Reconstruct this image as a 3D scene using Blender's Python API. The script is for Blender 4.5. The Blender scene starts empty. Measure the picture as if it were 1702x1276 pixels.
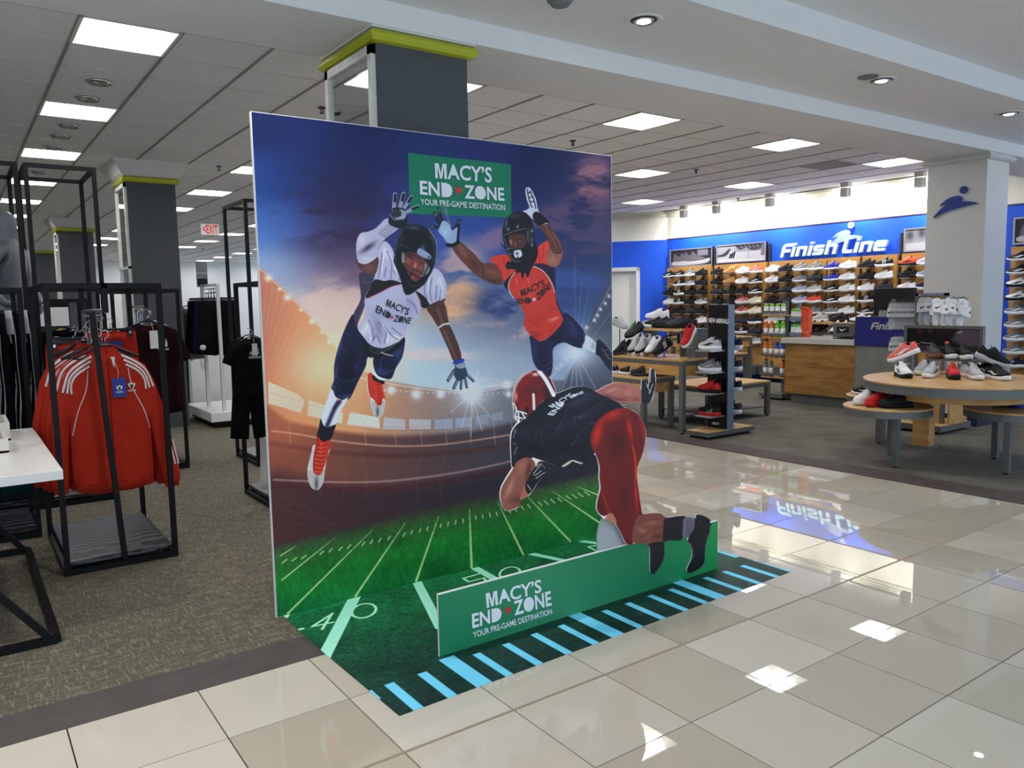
import bpy, math, random
import numpy as np
from mathutils import Vector, Matrix
random.seed(7)
SC = bpy.context.scene
COL = SC.collection
PI = math.pi
# ---------------------------------------------------------------- camera, world, exposure
F_PX = 1303.606
CAM = np.array([-1.1444, -2.282, 1.5197])
YAW, PITCH, ROLL = 0.617498779, -0.105204079, -0.018232363
def _axes():
    cy, sy = math.cos(YAW), math.sin(YAW)
    f = np.array([sy*math.cos(PITCH), cy*math.cos(PITCH), math.sin(PITCH)])
    r = np.array([cy, -sy, 0.]); u = np.cross(r, f)
    return math.cos(ROLL)*r+math.sin(ROLL)*u, -math.sin(ROLL)*r+math.cos(ROLL)*u, f
RT, UP, FW = _axes()
cam_data = bpy.data.cameras.new('camera')
cam = bpy.data.objects.new('camera', cam_data); COL.objects.link(cam)
cam_data.sensor_width = 36; cam_data.lens = F_PX/1702*36; cam_data.clip_end = 200; cam_data.clip_start = .05
cam.matrix_world = Matrix(((RT[0], UP[0], -FW[0], CAM[0]), (RT[1], UP[1], -FW[1], CAM[1]), (RT[2], UP[2], -FW[2], CAM[2]), (0, 0, 0, 1)))
SC.camera = cam
w = bpy.data.worlds.new('world'); SC.world = w; w.use_nodes = True
w.node_tree.nodes['Background'].inputs[0].default_value = (.62, .79, 1, 1)
w.node_tree.nodes['Background'].inputs[1].default_value = 1.3
SC.view_settings.view_transform = 'Standard'
SC.view_settings.look = 'None'; SC.view_settings.exposure = 0.2; SC.view_settings.gamma = 1
SC.view_settings.use_curve_mapping = False
WASH = 34
LAMP = 34     # strength of the ceiling troffers
# ---------------------------------------------------------------- measuring: a photograph point on a known real plane
def ray(x, y): return FW + RT*((x-851)/F_PX) - UP*((y-638)/F_PX)
def at(x, y, z=0.):
    d = ray(x, y); return Vector(CAM + d*((z-CAM[2])/d[2]))
def on_y(x, y, Y):
    d = ray(x, y); return Vector(CAM + d*((Y-CAM[1])/d[1]))
def on_x(x, y, X):
    d = ray(x, y); return Vector(CAM + d*((X-CAM[0])/d[0]))
# ---------------------------------------------------------------- materials
def lin(c):
    return tuple((v/255/12.92 if v/255 <= .04045 else ((v/255+.055)/1.055)**2.4) for v in c[:3]) + (1,)
MATS = {}
def M(key, rgb=None, rough=.5, metal=0., noise=.06, scale=12., emis=0., bump=0., coat=0., spec=.5):
    if key in MATS: return MATS[key]
    m = bpy.data.materials.new(key); m.use_nodes = True; nt = m.node_tree
    b = nt.nodes['Principled BSDF']; c = lin(rgb)
    b.inputs['Roughness'].default_value = rough; b.inputs['Metallic'].default_value = metal
    b.inputs['Specular IOR Level'].default_value = spec
    b.inputs['Coat Weight'].default_value = coat
    if noise > 0:
        tc = nt.nodes.new('ShaderNodeTexCoord'); n = nt.nodes.new('ShaderNodeTexNoise'); n.inputs['Scale'].default_value = scale
        n.inputs['Detail'].default_value = 3
        r = nt.nodes.new('ShaderNodeValToRGB')
        r.color_ramp.elements[0].position = .3; r.color_ramp.elements[1].position = .7
        r.color_ramp.elements[0].color = tuple(v*(1-noise*2) for v in c[:3])+(1,)
        r.color_ramp.elements[1].color = tuple(min(1, v*(1+noise)) for v in c[:3])+(1,)
        nt.links.new(tc.outputs['Object'], n.inputs['Vector']); nt.links.new(n.outputs[0], r.inputs[0]); nt.links.new(r.outputs[0], b.inputs['Base Color'])
        if bump:
            bp = nt.nodes.new('ShaderNodeBump'); bp.inputs['Strength'].default_value = bump; bp.inputs['Distance'].default_value = .003
            nt.links.new(n.outputs[0], bp.inputs['Height']); nt.links.new(bp.outputs[0], b.inputs['Normal'])
    else:
        b.inputs['Base Color'].default_value = c
    if emis:
        b.inputs['Emission Color'].default_value = c; b.inputs['Emission Strength'].default_value = emis
    MATS[key] = m; return m
def wood(key, c1, c2, scale=2.5, rough=.4, axis=0, stretch=9., dist=6.):
    if key in MATS: return MATS[key]
    m = bpy.data.materials.new(key); m.use_nodes = True; nt = m.node_tree; b = nt.nodes['Principled BSDF']
    tc = nt.nodes.new('ShaderNodeTexCoord'); mp = nt.nodes.new('ShaderNodeMapping')
    s = [stretch]*3; s[axis] = 1.; mp.inputs['Scale'].default_value = s
    n = nt.nodes.new('ShaderNodeTexNoise'); n.inputs['Scale'].default_value = scale; n.inputs['Detail'].default_value = 6; n.inputs['Distortion'].default_value = dist*.15
    r = nt.nodes.new('ShaderNodeValToRGB'); r.color_ramp.elements[0].position = .35; r.color_ramp.elements[1].position = .65
    r.color_ramp.elements[0].color = lin(c1); r.color_ramp.elements[1].color = lin(c2)
    nt.links.new(tc.outputs['Object'], mp.inputs[0]); nt.links.new(mp.outputs[0], n.inputs['Vector'])
    nt.links.new(n.outputs[0], r.inputs[0]); nt.links.new(r.outputs[0], b.inputs['Base Color'])
    b.inputs['Roughness'].default_value = rough
    MATS[key] = m; return m
# ---------------------------------------------------------------- mesh builder
class MB:
    def __init__(s): s.v = []; s.f = []
    def add(s, vs, fs):
        o = len(s.v); s.v += [tuple(v) for v in vs]; s.f += [tuple(i+o for i in f) for f in fs]; return s
    def box(s, x0, y0, z0, x1, y1, z1):
        return s.add([(x0,y0,z0),(x1,y0,z0),(x1,y1,z0),(x0,y1,z0),(x0,y0,z1),(x1,y0,z1),(x1,y1,z1),(x0,y1,z1)],
                     [(0,3,2,1),(4,5,6,7),(0,1,5,4),(1,2,6,5),(2,3,7,6),(3,0,4,7)])
    def bar(s, a, b, t, t2=None, up=(0,0,1)):        # square bar from a to b
        a = Vector(a); b = Vector(b); d = (b-a).normalized(); u = Vector(up)
        if abs(d.dot(u)) > .95: u = Vector((1,0,0))
        p = d.cross(u).normalized(); q = p.cross(d).normalized(); t2 = t2 or t
        c = [(-1,-1),(1,-1),(1,1),(-1,1)]
        vs = [e+p*(t/2*i)+q*(t2/2*j) for e in (a,b) for i,j in c]
        return s.add(vs, [(0,1,2,3),(7,6,5,4)]+[(k,k+4,(k+1)%4+4,(k+1)%4) for k in range(4)])
    def loft(s, rings, cap=True, closed=True):
        n = len(rings[0]); o = []
        fs = []
        for i in range(len(rings)-1):
            for k in range(n if closed else n-1):
                a = i*n+k; b = i*n+(k+1)%n
                fs.append((a, b, b+n, a+n))
        if cap: fs += [tuple(range(n))[::-1], tuple(range((len(rings)-1)*n, len(rings)*n))]
        return s.add([v for r in rings for v in r], fs)
    def tube(s, pts, rad, n=8, cap=True, flat=1.):
        rings = []; pts = [Vector(p) for p in pts]; m = len(pts)
        if not hasattr(rad, '__len__'): rad = [rad]*m
        prev = None
        for i, p in enumerate(pts):
            d = (pts[min(i+1, m-1)]-pts[max(i-1, 0)]).normalized()
            if prev is None:
                u = Vector((0,1,0)) if abs(d.y) < .9 else Vector((1,0,0))
            else: u = prev
            u = (u-d*u.dot(d)).normalized(); prev = u; w_ = d.cross(u)
            rings.append([p+u*(rad[i]*flat*math.sin(2*PI*k/n))+w_*(rad[i]*math.cos(2*PI*k/n)) for k in range(n)])
        return s.loft(rings, cap)
    def cyl(s, c, r, h, n=16, r2=None):
        r2 = r if r2 is None else r2; c = Vector(c)
        return s.loft([[c+Vector((q*math.cos(2*PI*k/n), q*math.sin(2*PI*k/n), z)) for k in range(n)] for q, z in ((r,0),(r2,h))])
    def lathe(s, c, prof, n=16, sx=1., sy=1.):
        c = Vector(c)
        return s.loft([[c+Vector((r*sx*math.cos(2*PI*k/n), r*sy*math.sin(2*PI*k/n), z)) for k in range(n)] for r, z in prof])
    def prism(s, poly, t, fn=None):   # poly in (u,w); thickness along v;  fn(u,v,w)->xyz
        from mathutils.geometry import tessellate_polygon
        n = len(poly); fn = fn or (lambda u, v, w_: (u, v, w_))
        tri = tessellate_polygon([[Vector((p[0], p[1], 0)) for p in poly]])
        vs = [fn(p[0], 0, p[1]) for p in poly]+[fn(p[0], t, p[1]) for p in poly]
        return s.add(vs, [tuple(q) for q in tri]+[tuple(i+n for i in q[::-1]) for q in tri]+[(k, (k+1) % n, (k+1) % n+n, k+n) for k in range(n)])
    def mesh(s, name, smooth=False):
        me = bpy.data.meshes.new(name); me.from_pydata(s.v, [], s.f); me.validate(); me.update()
        import bmesh
        bm = bmesh.new(); bm.from_mesh(me); bmesh.ops.recalc_face_normals(bm, faces=bm.faces); bm.to_mesh(me); bm.free()
        if smooth:
            for p in me.polygons: p.use_smooth = True
        return me
    def build(s, name, mat, parent=None, smooth=False, world=True):
        """world=True: the coordinates are world coordinates, and the parent (an unrotated Empty) is subtracted."""
        if parent is not None and world:
            o = wloc(parent); s.v = [(v[0]-o[0], v[1]-o[1], v[2]-o[2]) for v in s.v]
        me = s.mesh(name, smooth); me.materials.append(mat)
        ob = bpy.data.objects.new(name, me); COL.objects.link(ob)
        if parent is not None: ob.parent = parent
        return ob
def wloc(o):
    l = Vector((0,0,0))
    while o is not None: l = l+o.location; o = o.parent
    return l
def tag(o, label=None, cat=None, group=None, kind=None):
    if label: o['label'] = label
    if cat: o['category'] = cat
    if group: o['group'] = group
    if kind: o['kind'] = kind
    return o
def thing(name, loc, label, cat, group=None, rz=0, kind=None):
    o = bpy.data.objects.new(name, None); COL.objects.link(o); o.location = loc; o.rotation_euler = (0,0,rz); o.empty_display_size = .1
    return tag(o, label, cat, group, kind)
def put(name, me, mat, parent=None, loc=(0,0,0), rz=0):     # an object that shares the mesh me, with its own material
    o = bpy.data.objects.new(name, me); COL.objects.link(o); o.parent = parent; o.location = loc; o.rotation_euler = (0,0,rz)
    if mat is not None:
        o.material_slots[0].link = 'OBJECT'; o.material_slots[0].material = mat
    return o
def bevel(o, wd, seg=2):
    b = o.modifiers.new('bevel', 'BEVEL'); b.width = wd; b.segments = seg; b.limit_method = 'ANGLE'; return o
ORD = ['first','second','third','fourth','fifth','sixth','seventh','eighth','ninth','tenth','eleventh','twelfth','thirteenth','fourteenth']
# ================================================================ THE SHELL
S = .59                      # ceiling grid module
H = 3.29
ZA = 3.185
WHITE = M('painted_white', (214,212,204), .7, noise=.01)
# --- carpets, strips
def carpet_mat():
    m = bpy.data.materials.new('carpet_left'); m.use_nodes = True; nt = m.node_tree; b = nt.nodes['Principled BSDF']
    tc = nt.nodes.new('ShaderNodeTexCoord')
    def streak(sx, sy, seed, lo, hi):
        mp = nt.nodes.new('ShaderNodeMapping'); mp.inputs['Scale'].default_value = (sx, sy, 1); mp.inputs['Location'].default_value = (seed, seed*1.7, 0)
        n = nt.nodes.new('ShaderNodeTexNoise'); n.inputs['Scale'].default_value = 1; n.inputs['Detail'].default_value = 2
        r = nt.nodes.new('ShaderNodeMapRange'); r.inputs[1].default_value = lo; r.inputs[2].default_value = hi
        nt.links.new(tc.outputs['Object'], mp.inputs[0]); nt.links.new(mp.outputs[0], n.inputs['Vector']); nt.links.new(n.outputs[0], r.inputs[0]); return r.outputs[0]
    a = streak(10, 120, 3, .53, .68); c = streak(120, 12, 11, .54, .68); d = streak(60, 60, 5, .3, .7)
    mx = nt.nodes.new('ShaderNodeMath'); mx.operation = 'MAXIMUM'; nt.links.new(a, mx.inputs[0]); nt.links.new(c, mx.inputs[1])
    mix = nt.nodes.new('ShaderNodeMix'); mix.data_type = 'RGBA'; mix.inputs['A'].default_value = lin((84,80,70)); mix.inputs['B'].default_value = lin((102,97,85))
    nt.links.new(d, mix.inputs['Factor'])
    mix2 = nt.nodes.new('ShaderNodeMix'); mix2.data_type = 'RGBA'; mix2.inputs['B'].default_value = lin((136,129,113))
    nt.links.new(mix.outputs['Result'], mix2.inputs['A']); nt.links.new(mx.outputs[0], mix2.inputs['Factor'])
    nt.links.new(mix2.outputs['Result'], b.inputs['Base Color']); b.inputs['Roughness'].default_value = .95; b.inputs['Specular IOR Level'].default_value = .1
    MATS['carpet_left'] = m; return m
CP = carpet_mat()
CP2 = M('carpet_right', (104,100,92), .95, noise=.12, scale=3.2, spec=.1)
floor = MB().box(-14, .885, -.1, 2.2, 32, 0).build('floor', CP); tag(floor, kind='structure')
MB().box(-14, .885, 0, 2.2, 1.13, .0006).build('border_strip', M('strip_dark', (76,70,68), .75, noise=.08, scale=8), floor)
floor2 = MB().box(5.03, -.002, -.1, 11.2, 32, 0).build('floor', CP2); tag(floor2, kind='structure')
floor3 = MB().box(2.2, 7.3, -.1, 5.2, 32, 0).build('floor', CP2); tag(floor3, kind='structure')
sm = M('strip_brown', (74,60,56), .8, noise=.1, scale=8)
MB().box(5.03, 0, -.09, 5.33, 7.6, .005).box(5.33, 0, 0, 11.2, .27, .005).build('border_strip', sm, floor2)
# --- glossy tiles: each one an object
T = .4572
def tile_mat(key, c):
    m = M(key, c, .012, noise=.02, scale=2.2, spec=.85); return m
TM = [tile_mat('tile_cream', (200,192,177)), tile_mat('tile_beige', (184,175,158)), tile_mat('tile_sand', (190,181,165)), tile_mat('tile_pale', (208,201,188))]
tf = MB().box(-5, -4.5, -.1, 5.03, .885, -.012).box(2.2, .885, -.1, 5.03, 7.3, -.012).box(5.03, -4.5, -.1, 11, -.002, -.012).build('floor', M('grout', (70,64,56), .9)); tag(tf, kind='structure')
g = .0026
full = MB().box(g, g, -.012, T-g, T-g, 0).mesh('tile'); full.materials.append(TM[0])
def vis(p, m=60):
    d = np.array(p, float)-CAM; z = d@FW
    if z < .2: return False
    x = 851+F_PX*(d@RT)/z; y = 638-F_PX*(d@UP)/z
    return -m < x < 1702+m and -m < y < 1276+m
cells = []
for i in range(-10, 24):
    for j in range(-8, 16):
        x0, y0 = i*T, j*T
        c = (x0+T/2, y0+T/2, 0)
        if y0 > .88:
            if x0 < 2.2-.01 or x0+T > 5.03+T*.99 or y0 > 7.2: continue
        if y0 > -.01 and x0 > 5.02: continue
        if x0 > 10.5: continue
        dd = math.hypot(c[0]-CAM[0], c[1]-CAM[1])
        cells.append((dd if vis(c, 90) else 99+dd, i, j))
cells.sort()
rest = MB(); TR = {(-1,1):3,(-1,0):1,(-2,1):3,(0,0):3,(0,1):0,(1,0):0,(2,0):0,(3,0):1,(4,0):3,(5,0):3,(0,-1):0,(1,-1):0,(2,-1):2,(3,-1):3,(-1,-1):1,(-2,0):3,(-3,0):0,(-3,1):3}
k = 0
for dd, i, j in cells:
    x0, y0 = i*T, j*T
    if dd < 90 and y0 < 4.6 and k < 296:
        x1 = min(x0+T, 5.03 if y0 > -.01 else 99); y1 = min(y0+T, .885) if (x0 < 2.1 and y0 < .885) else y0+T
        mt = TM[TR.get((i, j), random.choice([0,1,1,2,2,3]))]
        if x1-x0 < T-.01 or y1-y0 < T-.01:
            o = MB().box(x0+g, y0+g, -.012, x1-g, y1-g, 0).build('tile', mt, tf)
        else:
            o = put('tile', full, mt, tf, (x0, y0, 0))
        k += 1
    elif dd < 90 or dd < 106:
        rest.box(x0+g, y0+g, -.012, min(x0+T, 5.03 if y0 > 0 else 99)-g, y0+T-g, 0)
tag(rest.build('tile_field', TM[2], tf), kind='stuff')
MB().box(-5, -.006, -.011, 5.0, .006, .0012).build('expansion_joint', M('joint', (150,138,118), .6), tf)
# --- ceiling
LX = [-.37+S*4*k for k in range(-3, 5)]; LY = [3.25+S*4*k for k in range(0, 12)]
light_cells = set()
for a in range(-3, 5):
    for b_ in range(12): light_cells.add((a*4, b_*4))
ceil = MB().box(-14, 2.34, H+.12, 11.2, 32, H+.2).build('ceiling', M('ceiling_void', (150,148,142), .9)); tag(ceil, kind='structure')
CT = M('ceiling_tile', (240,240,238), .9, noise=.03, scale=30, bump=.3)
CT2 = M('ceiling_tile_grey', (160,157,150), .9)
tm = MB().box(.006, .003, 0, S-.006, S-.003, .02).mesh('ceiling_tile'); tm.materials.append(CT)
cc = []
for i in range(-24, 20):
    for j in range(-2, 49):
        if (i, j) in light_cells: continue
        x0, y0 = -.37+i*S, 3.25+j*S
        if x0 > 10.9 or y0+S < 2.34: continue
        c = (x0+S/2, y0+S/2, H); dd = math.hypot(c[0]-CAM[0], c[1]-CAM[1])
        cc.append((dd if vis(c, 40) else 99+dd, i, j))
cc.sort(); k = 0; rest = MB()
for dd, i, j in cc:
    x0, y0 = -.37+i*S, 3.25+j*S
    if k < 298 and dd < 90:
        put('ceiling_tile', tm, CT2 if (i, j) in ((15,1),(11,8)) else CT, ceil, (x0, y0, H)); k += 1
    else: rest.box(x0+.006, y0+.003, H, x0+S-.006, y0+S-.003, H+.02)
tag(rest.build('ceiling_tile_field', CT, ceil), kind='stuff')
gr = MB(); gd = M('grid_rail', (150,146,136), .6)
for i in range(-24, 20):
    x = -.37+i*S
    if x < 11: gr.box(x-.011, 2.34, H-.006, x+.011, 32, H+.001)
tag(gr.build('grid_rail', gd, ceil), kind='stuff')
gr = MB(); gl = M('grid_rail_light', (206,203,194), .6)
for j in range(-2, 49):
    y = 3.25+j*S
    if y > 2.34: gr.box(-14, y-.006, H-.003, 11, y+.006, H+.001)
tag(gr.build('cross_rail', gl, ceil), kind='stuff')
# bulkhead and the aisle ceiling with its stepped tray
BK = M('soffit', (226,224,220), .8, noise=.01)
blk = MB().box(-14, 1.80, 3.05, 14, 2.50, 3.5).build('ceiling', BK); tag(blk, kind='structure')
ac = MB().box(-14, .885, 3.185, 14, 1.80, 3.5).build('ceiling', BK); tag(ac, kind='structure')
ac2 = MB().box(-14, -3.2, 3.36, 14, .885, 3.5).build('ceiling', BK); tag(ac2, kind='structure')
# --- columns
YEL = M('yellow_green', (176,180,40), .45, noise=.02)
GREY = M('column_grey', (72,75,77), .7, noise=.03)
MIR = M('mirror', (225,228,228), .03, metal=1, noise=0)
CRM = M('cream_frame', (214,212,200), .5)
def column(n, x0, y0, x1, y1, top, cap):
    c = MB().box(x0, y0, 0, x1, y1, top).build('column', GREY); tag(c, kind='structure')
    o = .05; zt = top
    MB().loft([[(x0-q, y0-q, z), (x1+q, y0-q, z), (x1+q, y1+q, z), (x0-q, y1+q, z)] for q, z in ((.005,zt-.012),(.035,zt-.006),(.05,zt+.015),(.05,zt+.03),(.035,zt+.052),(.005,zt+.06))]).build('capital_moulding', YEL, c)
    if cap:
        MB().loft([[(x0-q, y0-q, z), (x1+q, y0-q, z), (x1+q, y1+q, z), (x0-q, y1+q, z)] for q, z in ((.03,zt+.06),(.06,zt+.09),(.12,zt+.18),(.15,H-.02),(.15,H))]).build('cove', WHITE, c)
    else:
        MB().box(x0-.04, y0-.04, zt+.06, x1+.04, y1+.04, zt+.08).build('cap_trim', WHITE, c)
    f = MB(); a, b = y0+.01, y1-.0; t = .045
    f.box(x0-.03, a, .1, x0, a+t, zt-.02).box(x0-.03, b-t, .1, x0, b, zt-.02).box(x0-.03, a, zt-.07, x0, b, zt-.02).box(x0-.03, a, .1, x0, b, .15).box(x0-.03, a, 2.0, x0, b, 2.03)
    fr = f.build('mirror_frame', CRM, c)
    MB().box(x0-.012, a+t, .15, x0-.008, b-t, zt-.07).build('mirror', MIR, c)
column(1, .90, 1.85, 1.50, 2.52, 2.98, False)
column(2, .70, 8.3, 1.26, 8.95, 3.05, True)
column(3, .68, 15.5, 1.29, 16.15, 3.05, True)
column(4, .80, 22.6, 1.38, 23.25, 3.05, True)
# right pillar
PW = M('pillar_white', (206,203,196), .55, noise=.01)
pl = MB().box(8.27, 1.86, 0, 8.80, 2.51, 2.99).build('column', PW); tag(pl, kind='structure')
q4 = lambda q, z: [(8.27-q,1.86-q,z+.05),(8.80+q,1.86-q,z+.05),(8.80+q,2.51+q,z+.05),(8.27-q,2.51+q,z+.05)]
MB().loft([q4(0,2.93),q4(.03,2.935),q4(.055,2.955),q4(.055,2.975),q4(.04,2.985),q4(.04,3.0)]).build('capital_moulding', PW, pl)
MB().box(8.255, 1.845, 0, 8.815, 2.525, .12).build('baseboard', M('base_navy', (24,34,60), .5), pl)
# --- far back wall and the shop walls
bw = MB().box(-14, 30.6, 0, 11.2, 30.8, H).build('wall_back', M('wall_white', (226,226,224), .8, noise=.01)); tag(bw, kind='structure')
lw = MB().box(-14.2, .9, 0, -14, 31, H).build('wall_left', MATS['wall_white']); tag(lw, kind='structure')
BLUE = M('wall_blue', (8,84,222), .55, noise=.03, scale=2)
CREAM = M('wall_cream', (234,232,222), .7, noise=.01)
XW = 11.0
rw = MB().box(XW, .3, 0, XW+.2, 9.2, 2.72).build('wall_right', BLUE); tag(rw, kind='structure')
MB().box(XW-.01, .3, 2.72, XW+.2, 9.2, 2.735).build('edge_trim', M('trim_red', (90,50,60), .5), rw)
rc = MB().box(XW+.02, .3, 2.735, XW+.2, 9.25, H+.02).build('wall_right', CREAM); tag(rc, kind='structure')
CRN = M('crown', (214,212,196), .6, noise=.01)
cr = MB().box(XW-.10, .3, H-.05, XW+.02, 9.2, H).box(XW-.05, .3, H-.12, XW+.02, 9.2, H-.05).build('trim_1', CRN); tag(cr, kind='structure')
MB().box(XW-.16, .3, H-.012, XW-.10, 9.2, H).build('painted_shadow_gap', M('gap_black', (24,24,24), .8), cr)  # solid strip coloured black to stand in for a shaded gap
# angled wall beyond the shelves, with a white door opening
DX, DY = -.6, .8
def dg(s, o=0.): return (XW+DX*s+DY*-o, 9.2+DY*s+DX*o)     # s along the wall, o out towards the shop
def dbox(mb, s0, s1, o0, o1, z0, z1):
    pts = [dg(s0,o0), dg(s1,o0), dg(s1,o1), dg(s0,o1)]
    return mb.add([(p[0],p[1],z) for z in (z0,z1) for p in pts], [(0,3,2,1),(4,5,6,7),(0,1,5,4),(1,2,6,5),(2,3,7,6),(3,0,4,7)])
dw = dbox(dbox(dbox(MB(), 0, .62, -.15, 0, 0, 2.72), .62, 1.6, -.15, 0, 2.12, 2.72), 1.6, 5, -.15, 0, 0, 2.72).build('wall_right_angled', BLUE); tag(dw, kind='structure')
dc = dbox(MB(), -.02, 5, -.15, -.02, 2.72, H+.02).build('wall_right_angled', CREAM); tag(dc, kind='structure')
d1 = dbox(dbox(MB(), 0, 5, -.02, .09, H-.05, H), 0, 5, -.02, .05, H-.12, H-.05).build('trim_2', CRN); tag(d1, kind='structure')
DW = M('door_white', (226,226,222), .5, noise=.01)
door = dbox(MB(), .66, 1.56, -.12, -.08, 0, 2.1).build('door_1', DW); tag(door, kind='structure')
dbox(dbox(MB(), .56, .64, -.1, .03, 0, 2.18), .56, 1.64, -.1, .03, 2.1, 2.18).build('door_frame', DW, door)
# --- recessed troffers
FRM = M('troffer_frame', (222,220,212), .5, noise=.0)
PAN = M('troffer_pan', (236,236,232), .35, noise=0)
GLO = M('troffer_glow', (250,249,252), .5, noise=0, emis=LAMP)
t_fr = MB()
for a in ((0,0,S,.022),(0,S-.022,S,S),(0,0,.022,S),(S-.022,0,S,S)): t_fr.box(a[0],a[1],-.008,a[2],a[3],.01)
t_fr = t_fr.mesh('frame'); t_fr.materials.append(FRM)
t_pn = MB()
p = .022; q = .06; hh = .085
ri = lambda k_, z: [(k_,k_,z),(S-k_,k_,z),(S-k_,S-k_,z),(k_,S-k_,z)]
t_pn.loft([ri(p,0), ri(q,hh*.7), ri(q+.03,hh)], cap=False); t_pn.add(ri(q+.03,hh), [(0,1,2,3)])
t_pn = t_pn.mesh('pan'); t_pn.materials.append(PAN)
t_gl = MB().loft([[(x, y, z) for x in (.09, S-.09)] for y, z in ((.16,.075),(.2,.05),(S/2,.035),(S-.12,.045),(S-.08,.075))], cap=False, closed=False)
t_gl = t_gl.mesh('diffuser'); t_gl.materials.append(GLO)
rown = {-3:'far left row', -2:'second row from far left', -1:'row left of the jackets', 0:'row above the jackets', 1:'row behind the grey columns', 2:'row right of the football board', 3:'row above the shoe tables', 4:'row beside the shoe wall'}
for a in range(-3, 5):
    for b_ in range(12):
        x, y = -.37+a*4*S, 3.25+b_*4*S
        if x < -9: continue
        if b_ < 4: lb = 'square ceiling light, %s from front, %s' % (ORD[b_], rown[a])
        else: lb = 'distant ceiling light, %s from front, %s' % (ORD[b_], rown[a])
        if not vis((x+.3, y+.3, H), 30): continue
        t = thing('ceiling_light', (x, y, H), lb, 'light', 'recessed ceiling light panels')
        put('frame', t_fr, None, t); put('pan', t_pn, None, t); put('diffuser', t_gl, None, t)
# unseen troffers still light the room (front rows outside the frame)
for x, y in ((-2.73,3.25),):
    if vis((x+.3, y+.3, H), 30) or y < 1: continue
    t = thing('ceiling_light', (x, y, H), 'square ceiling light outside the frame, ' + ('left of the racks' if x < 0 else 'by the pillar'), 'light', 'recessed ceiling light panels')
    put('frame', t_fr, None, t); put('pan', t_pn, None, t); put('diffuser', t_gl, None, t)
# eyeball downlights of the left row (polished reflectors)
CHR = M('chrome_reflector', (226,226,230), .12, metal=1, noise=0)
DRK = M('dark_baffle', (70,66,60), .5)
k = 0
for px, py in ((165,133),(146,161),(115,207),(101,224),(90,242),(68,273),(65,284)):
    c = at(px, py, H); k += 1
    t = thing('downlight', (c.x, c.y, H), 'unlit round mirror-lined downlight, %s from the front in the left ceiling row' % ORD[k-1], 'light', 'mirror downlights between the left troffers')
    MB().lathe((c.x,c.y,H), [(.075,-.004),(.105,-.012),(.108,-.004)], 20).build('trim_ring', FRM, t, True)
    MB().lathe((c.x,c.y,H), [(.095,-.012),(.085,-.03),(.045,-.008),(.01,-.006)], 20).build('reflector', CHR, t, True)
EM = M('spot_glow', (255,244,224), .4, noise=0, emis=26)
for k, (px, py, nm) in enumerate(((1070,33,'nearest the display board'),(1465,133,'in the middle of the row'),(1677,188,'above the white pillar'))):
    c = at(px, py, ZA)
    t = thing('spotlight', (c.x, c.y, ZA), 'lit round gimbal spotlight in the white aisle ceiling, %s' % nm, 'light', 'aisle ceiling spotlights')
    MB().lathe((c.x,c.y,ZA), [(.078,0),(.095,-.008),(.112,-.006),(.115,.0)], 24).build('trim_ring', FRM, t, True)
    MB().lathe((c.x,c.y,ZA), [(.08,-.003),(.078,-.006),(.066,-.004)], 24).build('baffle', DRK, t, True)
    MB().lathe((c.x,c.y,ZA), [(.066,-.004),(.062,-.016),(.048,-.012)], 24).build('reflector', CHR, t, True)
    MB().lathe((c.x,c.y,ZA), [(.046,-.011),(.04,-.014),(.001,-.018)], 16).build('lamp', EM, t, True)
    l = bpy.data.lights.new('spot_beam', 'SPOT'); l.energy = 45; l.spot_size = 1.6; l.spot_blend = .7; l.color = (1,.95,.87); l.shadow_soft_size = .05
    lo = bpy.data.objects.new('spot_beam', l); COL.objects.link(lo); lo.location = (c.x, c.y, ZA-.03)
c = at(1443,127,ZA); v = MB().cyl((c.x,c.y,ZA-.008), .075, .007, 20).build('ceiling_speaker', M('vent_grey', (120,120,118), .6)); tag(v, 'flat grey round cover beside the middle aisle spotlight', 'cover')
c = at(931,1,ZA); v = MB().lathe((c.x,c.y,ZA), [(.0,-.03),(.05,-.028),(.06,-.015),(.075,0)], 20).build('smoke_detector', MATS['vent_grey'], smooth=True); tag(v, 'grey domed detector on the aisle ceiling at the top edge', 'detector')
# added unseen lamps without fixtures, brightening the aisle floor, strongest at the left
for x, y in ((-.1,1.2),(-2.6,1.2),(-1.5,-1.2),(1.2,-1.2),(3.9,-1.0),(6.3,-1.0)):
    l = bpy.data.lights.new('spot_beam', 'SPOT'); l.energy = {-.1:70,-2.6:110,-1.5:120,1.2:45}.get(x, 22); l.spot_size = 1.9; l.spot_blend = .8; l.color = (1,.94,.84); l.shadow_soft_size = .07
    lo = bpy.data.objects.new('spot_beam', l); COL.objects.link(lo); lo.location = (x, y, 3.1 if y > .78 else 3.3)
# sprinklers
SPK = M('sprinkler_metal', (60,56,54), .4, metal=.6)
for k, (px, py, nm) in enumerate(((535,184,'just left of the front column'),(952,238,'above the right end of the football board'),(1157,285,'between the shoe-table lights'),(1227,332,'near the shoe wall'),(364,280,'left of the board'),(337,414,'far back in the store'))):
    c = at(px, py, 3.26)
    t = thing('sprinkler', (c.x, c.y, H), 'small black ceiling sprinkler %s' % nm, 'sprinkler', 'ceiling sprinklers')
    MB().cyl((c.x,c.y,H-.01), .035, .01, 12).build('escutcheon', SPK, t)
    MB().bar((c.x-.014,c.y,H-.01),(c.x-.012,c.y,H-.05),.006).bar((c.x+.014,c.y,H-.01),(c.x+.012,c.y,H-.05),.006).bar((c.x,c.y,H-.01),(c.x,c.y,H-.045),.006).cyl((c.x,c.y,H-.056),.022,.006,10).build('head', SPK, t)
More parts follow.
